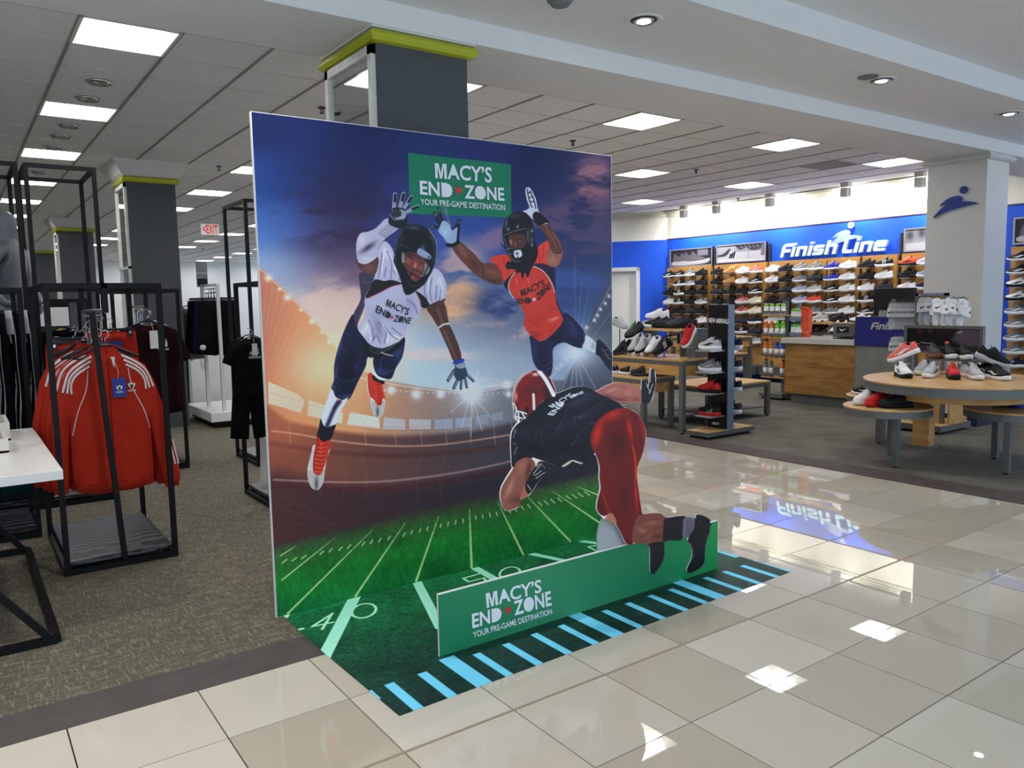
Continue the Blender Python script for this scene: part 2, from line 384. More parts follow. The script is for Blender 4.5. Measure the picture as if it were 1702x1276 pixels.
# exit sign
e = at(349,380,3.05); EX = Vector((e.x, e.y, 0))
t = thing('exit_sign', (e.x, e.y, 2.93), 'white exit sign with red letters hanging from the ceiling behind the second column', 'sign')
MB().box(e.x-.17,e.y-.02,2.93,e.x+.17,e.y+.02,3.14).build('housing', M('sign_white', (226,222,214), .4, noise=0, emis=.25), t)
MB().bar((e.x,e.y,3.14),(e.x,e.y,H),.02).build('stem', WHITE, t); EXIT_T = t
# ================================================================ LETTERING
def text_geo(body, bold=.0, fill=False, shear=0., space=1.):
    cu = bpy.data.curves.new('txt', 'FONT'); cu.body = body; cu.offset = bold; cu.space_character = space; cu.resolution_u = 3
    ob = bpy.data.objects.new('txt', cu); COL.objects.link(ob)
    if fill:
        bpy.context.view_layer.objects.active = ob
        for o in bpy.context.selected_objects: o.select_set(False)
        ob.select_set(True); bpy.ops.object.convert(target='CURVE')
        ob = bpy.context.view_layer.objects.active; cu = ob.data
        bb = []
        for s in cu.splines:
            p = [q.co for q in s.bezier_points] if s.type == 'BEZIER' else [q.co for q in s.points]
            bb.append((min(q[0] for q in p), min(q[1] for q in p), max(q[0] for q in p), max(q[1] for q in p)))
        kill = [s for i, s in enumerate(cu.splines) if any(i != j and b[0] < bb[i][0] and b[1] < bb[i][1] and b[2] > bb[i][2] and b[3] > bb[i][3] for j, b in enumerate(bb))]
        for s in kill: cu.splines.remove(s)
        cu.dimensions = '2D'; cu.fill_mode = 'BOTH'
    dg_ = bpy.context.evaluated_depsgraph_get(); me = ob.evaluated_get(dg_).to_mesh()
    vs = np.array([v.co[:] for v in me.vertices], float); fs = [tuple(p.vertices) for p in me.polygons]
    ob.evaluated_get(dg_).to_mesh_clear(); bpy.data.objects.remove(ob)
    vs = vs[:, :2]; vs[:, 0] += shear*vs[:, 1]
    lo = vs.min(0); hi = vs.max(0)
    return (vs-lo)/(hi-lo), fs, (hi-lo)
def quad_text(name, geo, q, off, mat, parent):
    """q = world TL, TR, BR, BL; off = small offset vector that lifts the print off its face."""
    v, fs, _ = geo; q = [Vector(p)+Vector(off) for p in q]; m = MB()
    m.add([(q[3]*(1-a)+q[2]*a)*(1-b)+(q[0]*(1-a)+q[1]*a)*b for a, b in v], fs)
    me = bpy.data.meshes.new(name)
    o = wloc(parent) if parent else Vector((0,0,0)); me.from_pydata([Vector(p)-o for p in m.v], [], m.f); me.materials.append(mat)
    ob = bpy.data.objects.new(name, me); COL.objects.link(ob); ob.parent = parent; return ob
def star_pts(cx, cy, r):
    return [(cx+(r if k % 2 == 0 else r*.4)*math.sin(PI*k/5), cy+(r if k % 2 == 0 else r*.4)*math.cos(PI*k/5)) for k in range(10)]
G_EXIT = text_geo('<EXIT', .02)
quad_text('lettering', G_EXIT, [(EX.x-.14,EX.y-.021,3.12),(EX.x+.14,EX.y-.021,3.12),(EX.x+.14,EX.y-.021,2.95),(EX.x-.14,EX.y-.021,2.95)], (0,0,0), M('exit_red', (206,40,30), .5, noise=0, emis=.6), EXIT_T)
_v, _f, _s = text_geo("ACY\u2019S", .020, True)
_M = [(0,0),(0,1),(.29,1),(.45,.36),(.61,1),(.90,1),(.90,0),(.70,0),(.70,.78),(.53,0),(.37,0),(.20,.78),(.20,0)]
from mathutils.geometry import tessellate_polygon as _tp
_ch = _s[1]; _w = .90*_ch; _tot = _w+.05*_ch+_s[0]
_vm = np.array([(x*_ch/_tot, y) for x, y in _M]); _vv = np.stack([(_w+.05*_ch+_v[:, 0]*_s[0])/_tot, _v[:, 1]], 1)
G_MACY = (np.concatenate([_vv, _vm]), _f+[tuple(i+len(_vv) for i in t) for t in _tp([[Vector((x, y, 0)) for x, y in _M]])], None); G_END = text_geo('END', .026, True, space=1.02); G_ZONE = text_geo('ZONE', .026, True, space=1.02)
G_YOUR = text_geo('YOUR PRE-GAME DESTINATION', .012)
_sp = star_pts(.5, .5, .5); G_STAR = (np.array(_sp), [(9,0,1),(1,2,3),(3,4,5),(5,6,7),(7,8,9),(1,3,5,7,9)], None)
# ================================================================ PRINTED ARTWORK, rasterised in the script
class Art:
    def __init__(s, w_, h_, X, Y):   # X,Y = drawing coordinates of every texel (row 0 = bottom)
        s.w, s.h, s.X, s.Y = w_, h_, X, Y; s.c = np.zeros((h_, w_, 3), np.float32); s.grow = 0.
    def box(s, x0, y0, x1, y1):
        m = (s.X > x0) & (s.X < x1) & (s.Y > y0) & (s.Y < y1)
        r = np.flatnonzero(m.any(1)); c = np.flatnonzero(m.any(0))
        if len(r) == 0: return None
        return slice(r[0], r[-1]+1), slice(c[0], c[-1]+1)
    @staticmethod
    def smooth(p, n=3, closed=True):
        m = len(p); o = []
        for i in range(m if closed else m-1):
            g = lambda k: np.array(p[k % m] if closed else p[min(max(k, 0), m-1)], float)
            a, b, c, d = g(i-1), g(i), g(i+1), g(i+2)
            for t in np.arange(n)/n:
                o.append(.5*((2*b)+(-a+c)*t+(2*a-5*b+4*c-d)*t*t+(-a+3*b-3*c+d)*t**3))
        if not closed: o.append(np.array(p[-1], float))
        return o
    def dist(s, P, X, Y, closed):
        d = np.full(X.shape, 1e9, np.float32); ins = np.zeros(X.shape, bool); n = len(P)
        for i in range(n if closed else n-1):
            x0, y0 = P[i]; x1, y1 = P[(i+1) % n]; dx, dy = x1-x0, y1-y0; L = dx*dx+dy*dy+1e-9
            t = np.clip(((X-x0)*dx+(Y-y0)*dy)/L, 0, 1); q = (X-x0-t*dx)**2+(Y-y0-t*dy)**2
            np.minimum(d, q, out=d)
            if closed and y0 != y1:
                ins ^= ((y0 > Y) != (y1 > Y)) & (X < (x1-x0)*(Y-y0)/(y1-y0)+x0)
        return np.sqrt(d), ins
    def poly(s, p, col, soft=.9, a=1., sm=True, clip=None, grow=None):
        P = s.smooth(p) if sm else p; xs = [q[0] for q in P]; ys = [q[1] for q in P]; grow = s.grow if grow is None else grow; e = soft*2+1+grow
        sl = s.box(min(xs)-e, min(ys)-e, max(xs)+e, max(ys)+e)
        if sl is None: return None
        d, ins = s.dist(P, s.X[sl], s.Y[sl], True); sd = np.where(ins, d, -d)
        m = np.clip((sd+grow)/soft+.5, 0, 1).astype(np.float32)
        if clip is not None:
            full = np.zeros((s.h, s.w), np.float32); full[sl] = m; full *= clip; m = full[sl]
        s._mix(sl, m*a, col)
        full = np.zeros((s.h, s.w), np.float32); full[sl] = m
        return full
    def _mix(s, sl, m, col):
        c = col(s.X[sl], s.Y[sl]) if callable(col) else np.array(col, np.float32)
        s.c[sl] = s.c[sl]*(1-m[..., None])+c*m[..., None]
    def line(s, p, wd, col, soft=.9, a=1., sm=True, clip=None):
        P = s.smooth(p, 4, False) if sm and len(p) > 2 else p; xs = [q[0] for q in P]; ys = [q[1] for q in P]; e = wd+soft*2+1
        sl = s.box(min(xs)-e, min(ys)-e, max(xs)+e, max(ys)+e)
        if sl is None: return
        d, _ = s.dist(P, s.X[sl], s.Y[sl], False); m = np.clip((wd/2-d)/soft+.5, 0, 1)*a
        if clip is not None: m = m*clip[sl]
        s._mix(sl, m.astype(np.float32), col)
    def blob(s, cx, cy, rx, ry, col, a=1., rot=0., clip=None, add=False):
        e = max(rx, ry)*2.6; sl = s.box(cx-e, cy-e, cx+e, cy+e)
        if sl is None: return
        X = s.X[sl]-cx; Y = s.Y[sl]-cy; c_, s_ = math.cos(rot), math.sin(rot)
        m = np.exp(-(((X*c_+Y*s_)/rx)**2+((-X*s_+Y*c_)/ry)**2))*a
        if clip is not None: m = m*clip[sl]
        if add: s.c[sl] = s.c[sl]+m[..., None]*np.array(col, np.float32)
        else: s._mix(sl, m.astype(np.float32), col)
    def noise(s, scale, seed, oct_=4, sx=1., sy=1.):
        r = np.random.RandomState(seed); out = np.zeros(s.X.shape, np.float32); amp = 1.; tot = 0
        for _ in range(oct_):
            g_ = r.rand(64, 64).astype(np.float32); u = (s.X*sx/scale) % 63; v = (s.Y*sy/scale) % 63
            i = u.astype(int); j = v.astype(int); fu = u-i; fv = v-j; fu = fu*fu*(3-2*fu); fv = fv*fv*(3-2*fv)
            out += amp*((g_[j, i]*(1-fu)+g_[j, i+1]*fu)*(1-fv)+(g_[j+1, i]*(1-fu)+g_[j+1, i+1]*fu)*fv); tot += amp; amp *= .5; scale /= 2.1
        return out/tot
    def material(s, key, gain=1., rough=.45):
        img = bpy.data.images.new(key+'_print', s.w, s.h)
        px = np.ones((s.h, s.w, 4), np.float32); px[..., :3] = np.clip(np.clip(s.c/255, 0, 1)**1.14*gain, 0, 1); img.pixels.foreach_set(px.ravel()); img.pack()
        m = bpy.data.materials.new(key); m.use_nodes = True; nt = m.node_tree; b = nt.nodes['Principled BSDF']
        t = nt.nodes.new('ShaderNodeTexImage'); t.image = img; t.extension = 'EXTEND'
        nt.links.new(t.outputs[0], b.inputs['Base Color']); b.inputs['Roughness'].default_value = rough; b.inputs['Specular IOR Level'].default_value = .3
        return m
def proj_px(X, Y, Z):
    dx, dy, dz = X-CAM[0], Y-CAM[1], Z-CAM[2]; z = dx*FW[0]+dy*FW[1]+dz*FW[2]
    return (851+F_PX*(dx*RT[0]+dy*RT[1]+dz*RT[2])/z).astype(np.float32), (638-F_PX*(dx*UP[0]+dy*UP[1]+dz*UP[2])/z).astype(np.float32)
CR = {'a1':(540,310,6.304),'a2':(540,490,6.304),'a3':(480,640,7.0875),'a4':(700,300,6.304),'a5':(800,440,6.304),'c1':(820,600,6.304),'c2':(940,780,6.304),'f':(440,600,2.7435),'b':(800,580,3.19),'p':(0,0,1)}
def P(k, pts):
    ox, oy, s_ = CR[k]; return [(ox+x/s_, oy+y/s_) for x, y in pts]
def wall_art(x0, x1, z0, z1, Yp, ppm):
    w_, h_ = int((x1-x0)*ppm), int((z1-z0)*ppm)
    X, Z = np.meshgrid(x0+(np.arange(w_)+.5)/w_*(x1-x0), z0+(np.arange(h_)+.5)/h_*(z1-z0))
    A = Art(w_, h_, *proj_px(X, np.full_like(X, Yp), Z)); return A
def uv_from(ob, fn, face_test=None):
    me = ob.data; uv = me.uv_layers.new(name='uv'); o = wloc(ob)
    for l in me.loops: uv.data[l.index].uv = fn(me.vertices[l.vertex_index].co+o)
BX0, BX1, BY, BZ = .042, 2.268, 1.413, 2.405
A = wall_art(BX0, BX1, 0, BZ, BY, 400)
# -- sky: blended colour samples
smp = [(430,210,22,36,90),(500,230,28,44,104),(600,230,28,38,94),(700,240,40,52,116),(800,260,40,50,114),(900,280,20,34,86),(1000,300,26,36,88),
 (440,300,38,78,154),(490,300,36,50,112),(560,330,42,38,82),(620,330,46,48,108),(700,330,50,62,132),(900,330,28,44,106),(960,310,46,46,92),(1005,320,70,56,88),
 (440,380,82,130,210),(490,380,74,84,150),(560,400,78,62,98),(640,360,58,66,130),(800,400,56,82,160),(900,380,36,52,116),(960,400,60,60,104),(1005,400,54,60,106),
 (450,450,178,194,228),(500,450,146,138,176),(570,450,124,98,128),(760,420,66,96,178),(800,470,90,110,166),(960,470,48,66,128),(1010,450,62,72,120),
 (470,520,224,218,222),(540,510,218,184,184),(800,520,70,100,166),(850,530,84,104,150),(940,520,58,86,150),(1000,500,86,96,134),
 (480,560,240,220,206),(560,540,234,204,196),(760,510,226,170,132),(820,545,190,160,156),(870,540,140,130,156),(940,560,90,116,170),(990,560,110,124,160),
 (470,620,250,196,140),(560,620,254,222,190),(740,560,170,190,224),(800,585,176,190,220),(850,600,190,196,218),(940,590,170,180,206),(700,620,206,220,238),(780,630,212,220,234),(870,640,186,192,210),(640,580,230,214,214),(520,640,252,204,156)]
num = np.zeros_like(A.c); den = np.zeros(A.X.shape, np.float32)+1e-6
for x, y, r_, g_, b_ in smp:
    wgt = np.exp(-(((A.X-x)/52)**2+((A.Y-y)/44)**2))+1e-5; num += wgt[..., None]*np.array([r_, g_, b_], np.float32); den += wgt
A.c = num/den[..., None]*np.array((.94,.97,.93), np.float32)
n1 = A.noise(90, 5, 5, sy=2.1); n2 = A.noise(60, 9, 5, sy=2.6)
def cloud(cx, cy, rx, ry, col, a, th=.46, rot=0):
    X = A.X-cx; Y = A.Y-cy; c_, s_ = math.cos(rot), math.sin(rot); m = np.exp(-(((X*c_+Y*s_)/rx)**2+((-X*s_+Y*c_)/ry)**2)); m = np.clip(m*1.5*np.clip((n2-th)*6+.5, 0, 1.3), 0, 1)*a
    A.c = A.c*(1-m[..., None])+np.array(col, np.float32)*m[..., None]
cloud(985,300,30,34,(168,112,120),.75,.44); cloud(940,360,60,30,(128,92,112),.6,.45,-.4); cloud(960,400,60,36,(96,78,108),.6); cloud(830,395,34,16,(160,126,150),.7,.42,-.3)
cloud(765,440,34,30,(206,170,166),.85,.42,-.5); cloud(755,500,44,30,(250,190,140),.95,.42); cloud(830,550,60,14,(230,190,176),.9,.43); cloud(985,555,34,14,(196,160,160),.7)
cloud(860,505,70,26,(44,62,116),.8,.44); cloud(560,360,70,46,(56,42,76),.75,.42); cloud(600,300,90,40,(30,34,80),.5); cloud(730,590,60,10,(232,206,198),.7,.45); cloud(790,650,70,16,(236,226,222),.6,.45)
cloud(940,470,60,20,(70,98,160),.6); cloud(560,500,60,30,(240,200,186),.6,.45); cloud(700,470,40,40,(110,104,150),.5)
# sun glow
A.blob(530,630,110,75,(255,226,176),.85); A.blob(470,640,80,60,(246,160,96),.6)
# -- stadium
def ramp(stops):
    xs = [q[0] for q in stops]
    def f(X, Y): return np.stack([np.interp(X, xs, [q[1][k] for q in stops]) for k in range(3)], -1)
    return f
A.poly(P('p', [(425,438),(470,480),(520,530),(560,580),(600,615),(640,632),(700,643),(760,650),(830,644),(890,628),(920,632),(1035,632),(1040,840),(400,900),(400,440)]),
       ramp([(430,(196,120,92)),(500,(226,150,104)),(560,(238,168,112)),(640,(206,150,116)),(720,(168,140,130)),(800,(150,144,150)),(900,(120,120,132)),(1020,(78,80,96))]), soft=4, sm=False, a=.93)
A.poly(P('p', [(1030,440),(1010,470),(985,520),(960,590),(935,640),(930,700),(1040,700)]), (84,86,100), soft=3, a=.9)
A.line(P('p', [(1025,455),(1000,505),(975,555),(962,600)]), 1.5, (150,152,166), a=.7)
A.line(P('p', [(1028,500),(1000,540),(970,580)]), 1, (150,152,166), a=.5)
for x, y in ((1020,478),(1012,492),(1006,504),(998,514),(993,524),(988,532),(975,544)): A.blob(x, y, 2.6, 3, (240,240,246), .9)
for x, y, r_ in ((446,462,6),(465,480,3),(478,494,6),(500,515,3),(519,534,5),(535,552,3),(548,568,4)): A.blob(x, y, r_, r_*.9, (255,240,220), .95)
for k in range(12): A.line(P('p', [(434+k*10,446+k*12),(434+k*4,520+k*14)]), .8, (250,190,150), a=.35)
A.line(P('p', [(430,445),(470,482),(520,532),(560,580)]), 1.6, (250,200,160), a=.8)
# lower stands
A.poly(P('p', [(430,690),(480,700),(560,716),(640,724),(720,722),(800,714),(860,700),(920,690),(1040,680),(1040,830),(460,940),(400,940)]),
       ramp([(440,(150,82,62)),(520,(142,78,62)),(600,(122,78,70)),(700,(104,76,78)),(800,(86,74,82)),(900,(72,68,80)),(1020,(52,54,68))]), soft=8, a=.95)
A.poly(P('p', [(430,790),(560,806),(680,806),(800,790),(900,765),(1040,740),(1040,830),(460,940),(400,940)]),
       ramp([(440,(84,48,48)),(600,(72,48,54)),(800,(62,54,64)),(1020,(38,40,52))]), soft=26, a=.9)
# windows band
for q in ([(446,634),(495,655),(505,664),(505,672),(499,686),(446,670)], [(513,664),(535,672),(555,678),(570,687),(568,704),(511,690)], [(582,684),(630,694),(632,712),(576,706)], [(638,693),(673,697),(674,714),(636,713)], [(680,696),(716,697),(716,713),(680,713)], [(722,697),(752,696),(752,712),(722,713)], [(757,695),(784,693),(784,709),(757,711)], [(790,691),(812,689),(812,703),(790,706)], [(817,687),(836,684),(836,697),(817,700)]):
    xm = q[0][0]; A.poly(P('p', q), (244,232,222) if xm < 600 else ((206,200,206) if xm < 690 else (176,184,206)), sm=False, a=.92 if xm < 760 else .6)
for y0, c_ in ((641,.5), (661,.4)): A.line(P('p', [(446,y0+10),(500,y0+26),(560,y0+42),(640,y0+49),(720,y0+46),(830,y0+34)]), 1.1, (200,150,120), a=c_)
A.line(P('p', [(452,716),(500,722),(560,733),(650,741),(740,738),(850,722)]), 3, (226,176,150), a=.7, soft=1.5)
A.line(P('p', [(455,797),(560,801),(650,799),(760,785),(850,766),(905,750)]), 3.4, (214,170,160), a=.6, soft=2)
A.line(P('p', [(452,737),(560,752),(650,757),(760,752),(850,738)]), 8, (90,44,36), a=.4, soft=5)
A.line(P('p', [(455,808),(560,812),(650,811),(760,797),(850,780)]), 8, (90,34,34), a=.4, soft=5)
for x in (480,530,605,655,698,740,780,820,850): A.line(P('p', [(x,702),(x+3,738)]), 1.6, (230,190,170), a=.4)
for x, d_ in ((600,10),(700,-8),(740,-10),(560,14)): A.line(P('p', [(x,756),(x+d_,790),(x+d_*.6,830)]), 4, (190,150,140), a=.09, soft=5)
for k in range(4): A.line(P('p', [(466,800+k*22),(520+k*22,850+k*12)]), 2, (140,110,114), a=.16, soft=2)
A.blob(500,655,85,60,(248,172,116),.45); A.blob(540,610,60,50,(255,236,200),.6); A.blob(470,720,50,30,(240,140,90),.25)
A.line(P('p', [(600,628),(700,646),(780,652),(850,641),(900,626)]), 2, (236,226,220), a=.7)
for x in range(612, 900, 9): A.blob(x, 656-abs(x-780)*.055-(6 if x > 850 else 0)*(x-850)/40, 1.3, 1.3, (255,250,244), .8)
for x, y, r_ in ((650,648,7),(692,655,8),(732,655,7),(783,655,14),(843,640,7),(845,655,5)): A.blob(x, y, r_, r_, (255,252,248), .95)
A.blob(783,655,30,24,(240,240,246), .7)
for dx, dy in ((-16,56),(0,70),(18,60),(34,40),(-34,30),(12,-40),(4,40)): A.line(P('p', [(783,655),(783+dx,655+dy)]), 1.6, (240,240,246), a=.5, soft=1.6)
A.blob(957,586,26,18,(250,250,252),1.); A.blob(957,588,50,34,(200,206,220),.6)
for dx, dy in ((-24,66),(-12,80),(2,80),(16,74),(32,58),(-50,50),(10,-120),(-2,-160),(40,-60),(22,-100)): A.line(P('p', [(957,586),(957+dx,586+dy)]), 1.6, (225,228,238), a=.45 if dy > 0 else .16, soft=2.2)
for x, y in ((940,597),(932,606),(925,612)): A.blob(x, y, 3, 3, (220,222,230), .8)
# -- field
fld = A.poly(P('p', [(455,908),(520,892),(600,873),(700,850),(800,829),(900,808),(1000,786),(1045,776),(1045,1060),(455,1060)]),
       lambda X, Y: np.stack([np.interp(Y-(905-(X-455)*.223), [0, 20, 60, 140], v) for v in ((74,64,36,14), (74,110,132,112), (58,58,52,64))], -1), soft=9, sm=False)
gn = A.noise(7, 21, 3, sx=2.2); A.c *= (1+fld*((gn-.5)*.30+(n1-.5)*.35))[..., None]
A.poly(P('p', [(455,1032),(1045,908),(1045,1060),(455,1060)]), (8,70,50), soft=2, sm=False, a=.6)
YL = (196,220,150)
for a, b, w0 in (((142,843),(70,888),5),((320,805),(78,998),6),((490,770),(105,1150),8),((640,737),(413,1072),9),((793,708),(690,1002),10),((933,675),(943,940),11),((1065,648),(1178,880),10),((1200,620),(1392,820),9),((1315,595),(1535,742),8),((1425,572),(1525,612),6)):
    p0, p1 = P('f', [a])[0], P('f', [b])[0]; N = 8
    for k in range(N):
        t0, t1 = k/N, (k+1)/N
        A.line([(p0[0]+(p1[0]-p0[0])*t0, p0[1]+(p1[1]-p0[1])*t0), (p0[0]+(p1[0]-p0[0])*t1, p0[1]+(p1[1]-p0[1])*t1)], (w0*.55+w0*.6*t0)/2.74, YL, a=.55+.4*min(1, t0*3))
for x, y, sl_ in [(90,912,1.2),(135,903,1.2),(178,893,1.15),(260,873,.95),(300,862,.9),(345,855,.85),(385,845,.8),(450,832,.65),(487,824,.62),(525,815,.6),(567,806,.58),(635,791,.45),(670,780,.4),(708,772,.35),(741,764,.33),(802,750,.2),(836,742,.15),(870,735,.12),(904,728,.08),(962,714,-.1),(994,709,-.15),(1027,702,-.2),(1058,697,-.25),(1115,683,-.5),(1143,676,-.55),(1175,668,-.6),(1205,662,-.65),(1255,650,-.85),(1283,645,-.9),(1313,638,-.95),(1345,632,-1),(1385,622,-1.2),(1412,616,-1.2),(1440,610,-1.2),(1470,603,-1.2)]:
    A.line(P('f', [(x+9*sl_,y-8),(x-9*sl_,y+8)]), 2.2, YL, a=.85, sm=False)
A.poly(P('p', [(678,254),(849,273),(850,362),(681,355)]), (22,122,92), sm=False)
# -- folds of light on skin and cloth share these helpers
def strokes(A_, k, lst, col, wd=1.2, a=.5, clip=None, soft=1.2):
    for p in lst: A_.line(P(k, p), wd, col, a=a, clip=clip, soft=soft)
# player in white
LAV = (188,184,206); SKN = (104,64,54); NAVY = (28,30,62)
m = A.poly(P('a2', [(300,200),(340,330),(470,530),(560,620),(450,650),(430,740),(380,840),(340,920),(270,1070),(210,1105),(120,1070),(65,990),(95,890),(95,760),(120,620),(180,430),(240,290)]), NAVY)
for q in ((150,560,22,120,.25),(120,800,16,70,.1),(300,740,60,36,.5),(90,960,20,40,-.5),(230,1060,60,20,-.2)): x, y = P('a2', [q[:2]])[0]; A.blob(x, y, q[2]/6.3, q[3]/6.3, (78,84,134), .75, q[4], m)
x, y = P('a2', [(250,780)])[0]; A.blob(x, y, 10, 26, (10,10,22), .9, .2, m)
strokes(A, 'a2', [[(150,470),(180,560),(230,600)],[(100,840),(200,900),(330,880)],[(110,900),(160,960)],[(130,1050),(200,1085),(270,1040)],[(210,350),(240,430)]], (110,114,160), clip=m)
m = A.poly(P('a2', [(520,640),(700,560),(830,440),(830,560),(800,670),(740,770),(700,870),(640,880),(560,850),(515,770)]), NAVY)
x, y = P('a2', [(770,600)])[0]; A.blob(x, y, 7, 14, (76,80,130), .7, .3, m); x, y = P('a2', [(600,800)])[0]; A.blob(x, y, 12, 6, (70,74,120), .7, .3, m)
strokes(A, 'a2', [[(600,640),(580,740),(570,840)],[(530,780),(620,830),(720,780)],[(740,760),(790,680)]], (110,114,160), clip=m)
A.poly(P('a2', [(440,500),(600,560),(820,470),(800,540),(700,600),(560,650),(450,650),(380,560)]), (16,16,26), a=.85)
A.line(P('a2', [(470,540),(500,600),(590,610),(700,540),(800,480)]), .9, (150,150,150), a=.7)
A.line(P('a2', [(590,600),(640,622),(710,635)]), 1.8, (200,190,180))
A.poly(P('a2', [(500,770),(560,850),(640,880),(600,900),(540,890),(495,830)]), (228,230,238))
A.poly(P('a2', [(495,830),(560,885),(622,902),(612,935),(540,930),(500,890)]), (30,26,36))
m = A.poly(P('a2', [(440,850),(490,815),(505,890),(590,930),(612,1010),(630,1110),(560,1150),(480,1110),(450,1000)]), (212,66,50))
A.line(P('a2', [(442,850),(450,1000),(482,1100)]), 1.6, (240,210,200))
A.line(P('a2', [(550,940),(570,1020),(575,1140)]), 7, (196,44,30), a=.9)
for k in range(8): A.line(P('a2', [(520+k*3,950+k*24),(600+k*1,965+k*22)]), .8, (236,110,80), a=.8)
m = A.poly(P('a3', [(958,140),(1010,180),(1040,235),(1090,230),(1110,150),(1134,180),(1130,260),(1110,340),(1070,382),(1010,368),(975,290),(962,200)]), (222,220,214))
for k in range(13): A.line(P('a3', [(975,190+k*14),(1045,196+k*14),(1125,188+k*14)]), .5, (90,80,80), a=.6, clip=m)
x, y = P('a3', [(1045,310)])[0]; A.blob(x, y, 2.4, 9, (60,56,60), .7, 0, m)
m = A.poly(P('a3', [(505,40),(560,160),(640,172),(700,150),(600,330),(550,470),(500,495),(430,492),(378,430),(400,330),(440,200)]), (224,224,234))
A.line(P('a3', [(600,180),(540,270),(450,480)]), 6, (44,38,66), soft=5, clip=m)
for k in range(7): A.line(P('a3', [(560-k*8,190+k*14),(625-k*12,210+k*14)]), .8, (20,18,30), a=.8, clip=m)
m = A.poly(P('a3', [(375,395),(400,460),(450,497),(552,463),(530,540),(490,640),(405,668),(333,600),(350,520)]), (22,22,30))
m = A.poly(P('a3', [(270,770),(250,850),(220,980),(225,1100),(260,1200),(325,1237),(370,1215),(410,1120),(425,1000),(450,850),(480,740),(300,700)]), (222,218,210))
for k in range(20): A.line(P('a3', [(225+k*1,1000+k*12),(320,1008+k*12),(425-k*3,1000+k*12)]), .5, (86,70,70), a=.6, clip=m)
for k in range(12): A.line(P('a3', [(238+k*3,960-k*18),(290+k*1.5,966-k*18)]), .5, (120,80,76), a=.5, clip=m)
x, y = P('a3', [(325,1160)])[0]; A.blob(x, y, 3, 12, (56,50,54), .7, 0, m)
m = A.poly(P('a3', [(335,600),(400,668),(492,640),(480,740),(450,850),(415,960),(375,1050),(320,1052),(285,1000),(290,850),(310,720)]), (208,62,44))
for k in range(14): A.line(P('a3', [(335-k*3,700+k*24),(385,715+k*24),(455-k*6,700+k*24)]), 1., (240,116,90) if k % 2 else (120,24,16), a=.8, clip=m)
A.line(P('a3', [(330,600),(345,700),(300,850),(290,1000)]), 1.1, (110,22,16), a=.8)
A.line(P('a3', [(385,680),(375,800)]), 3, (226,80,60), a=.8)
# torso
m = A.poly(P('a1', [(370,900),(530,915),(500,1000),(470,1060),(440,1160),(400,1300),(350,1420),(330,1480),(300,1340),(350,1240),(378,1150),(360,1000)]), (72,64,84))
strokes(A, 'a1', [[(400,950),(420,1010),(500,990)],[(390,1240),(440,1160)],[(350,1400),(400,1280)]], (130,124,144), clip=m)
m = A.poly(P('a1', [(620,570),(700,640),(740,760),(810,1000),(850,1130),(960,1100),(990,1010),(1040,960),(1130,860),(1200,880),(1250,960),(1275,1060),(1250,1180),(1160,1240),(1020,1260),(990,1350),(900,1420),(860,1460),(840,1560),(760,1620),(600,1690),(480,1660),(400,1570),(340,1480),(400,1400),(420,1300),(420,1160),(500,1000),(530,900),(560,800),(545,690)]), LAV)
for q, c_ in (((1180,1000,70,110,0),(206,206,216)),((640,700,40,60,0),(214,212,226)),((420,1500,40,80,.4),(222,220,218)),((700,1600,120,50,-.2),(216,212,214)),((620,1340,200,50,.2),(176,174,196)),((900,1250,70,100,0),(166,162,188)),((560,1480,40,120,-.3),(140,136,156))):
    x, y = P('a1', [q[:2]])[0]; A.blob(x, y, q[2]/6.3, q[3]/6.3, c_, .85, q[4], m)
strokes(A, 'a1', [[(460,1400),(500,1500),(510,1600)],[(560,1420),(640,1500),(620,1640)],[(620,1460),(700,1560),(760,1600)],[(500,1620),(540,1560),(580,1640)],[(700,1480),(800,1560)],[(600,700),(580,850),(560,950)],[(650,680),(700,800),(690,960)],[(640,850),(620,950)],[(720,880),(780,980)],[(1060,980),(1040,1080),(1070,1180)],[(1120,960),(1100,1100),(1120,1200)],[(1170,1040),(1160,1180)],[(1220,1080),(1200,1190)],[(980,1060),(1050,1010)],[(860,1180),(940,1250),(970,1330)]], (104,96,124), 1.5, .85, m, 2)
strokes(A, 'a1', [[(430,1420),(470,1540),(480,1620)],[(600,1440),(660,1540),(650,1650)],[(720,1560),(800,1600)],[(620,640),(610,760),(590,900)],[(680,700),(730,850),(760,960)],[(1090,960),(1080,1100)],[(1200,960),(1230,1060),(1220,1150)]], (240,238,244), 1.6, .8, m, 2)
A.poly(P('a1', [(525,972),(620,990),(700,978),(810,1018),(700,1045),(560,1118),(430,1172),(470,1060)]), (32,28,34))
A.line(P('a1', [(430,1172),(560,1116),(700,1045),(800,1022)]), 1.2, (190,50,40))
A.poly(P('a1', [(950,1095),(1040,1150),(1100,1240),(1110,1268),(1020,1268),(1000,1190)]), (30,28,32))
A.line(P('a1', [(955,1110),(990,1180),(1005,1260)]), 1., (170,50,44))
A.line(P('a1', [(1070,1250),(1160,1236),(1250,1185)]), 3, (34,32,38))
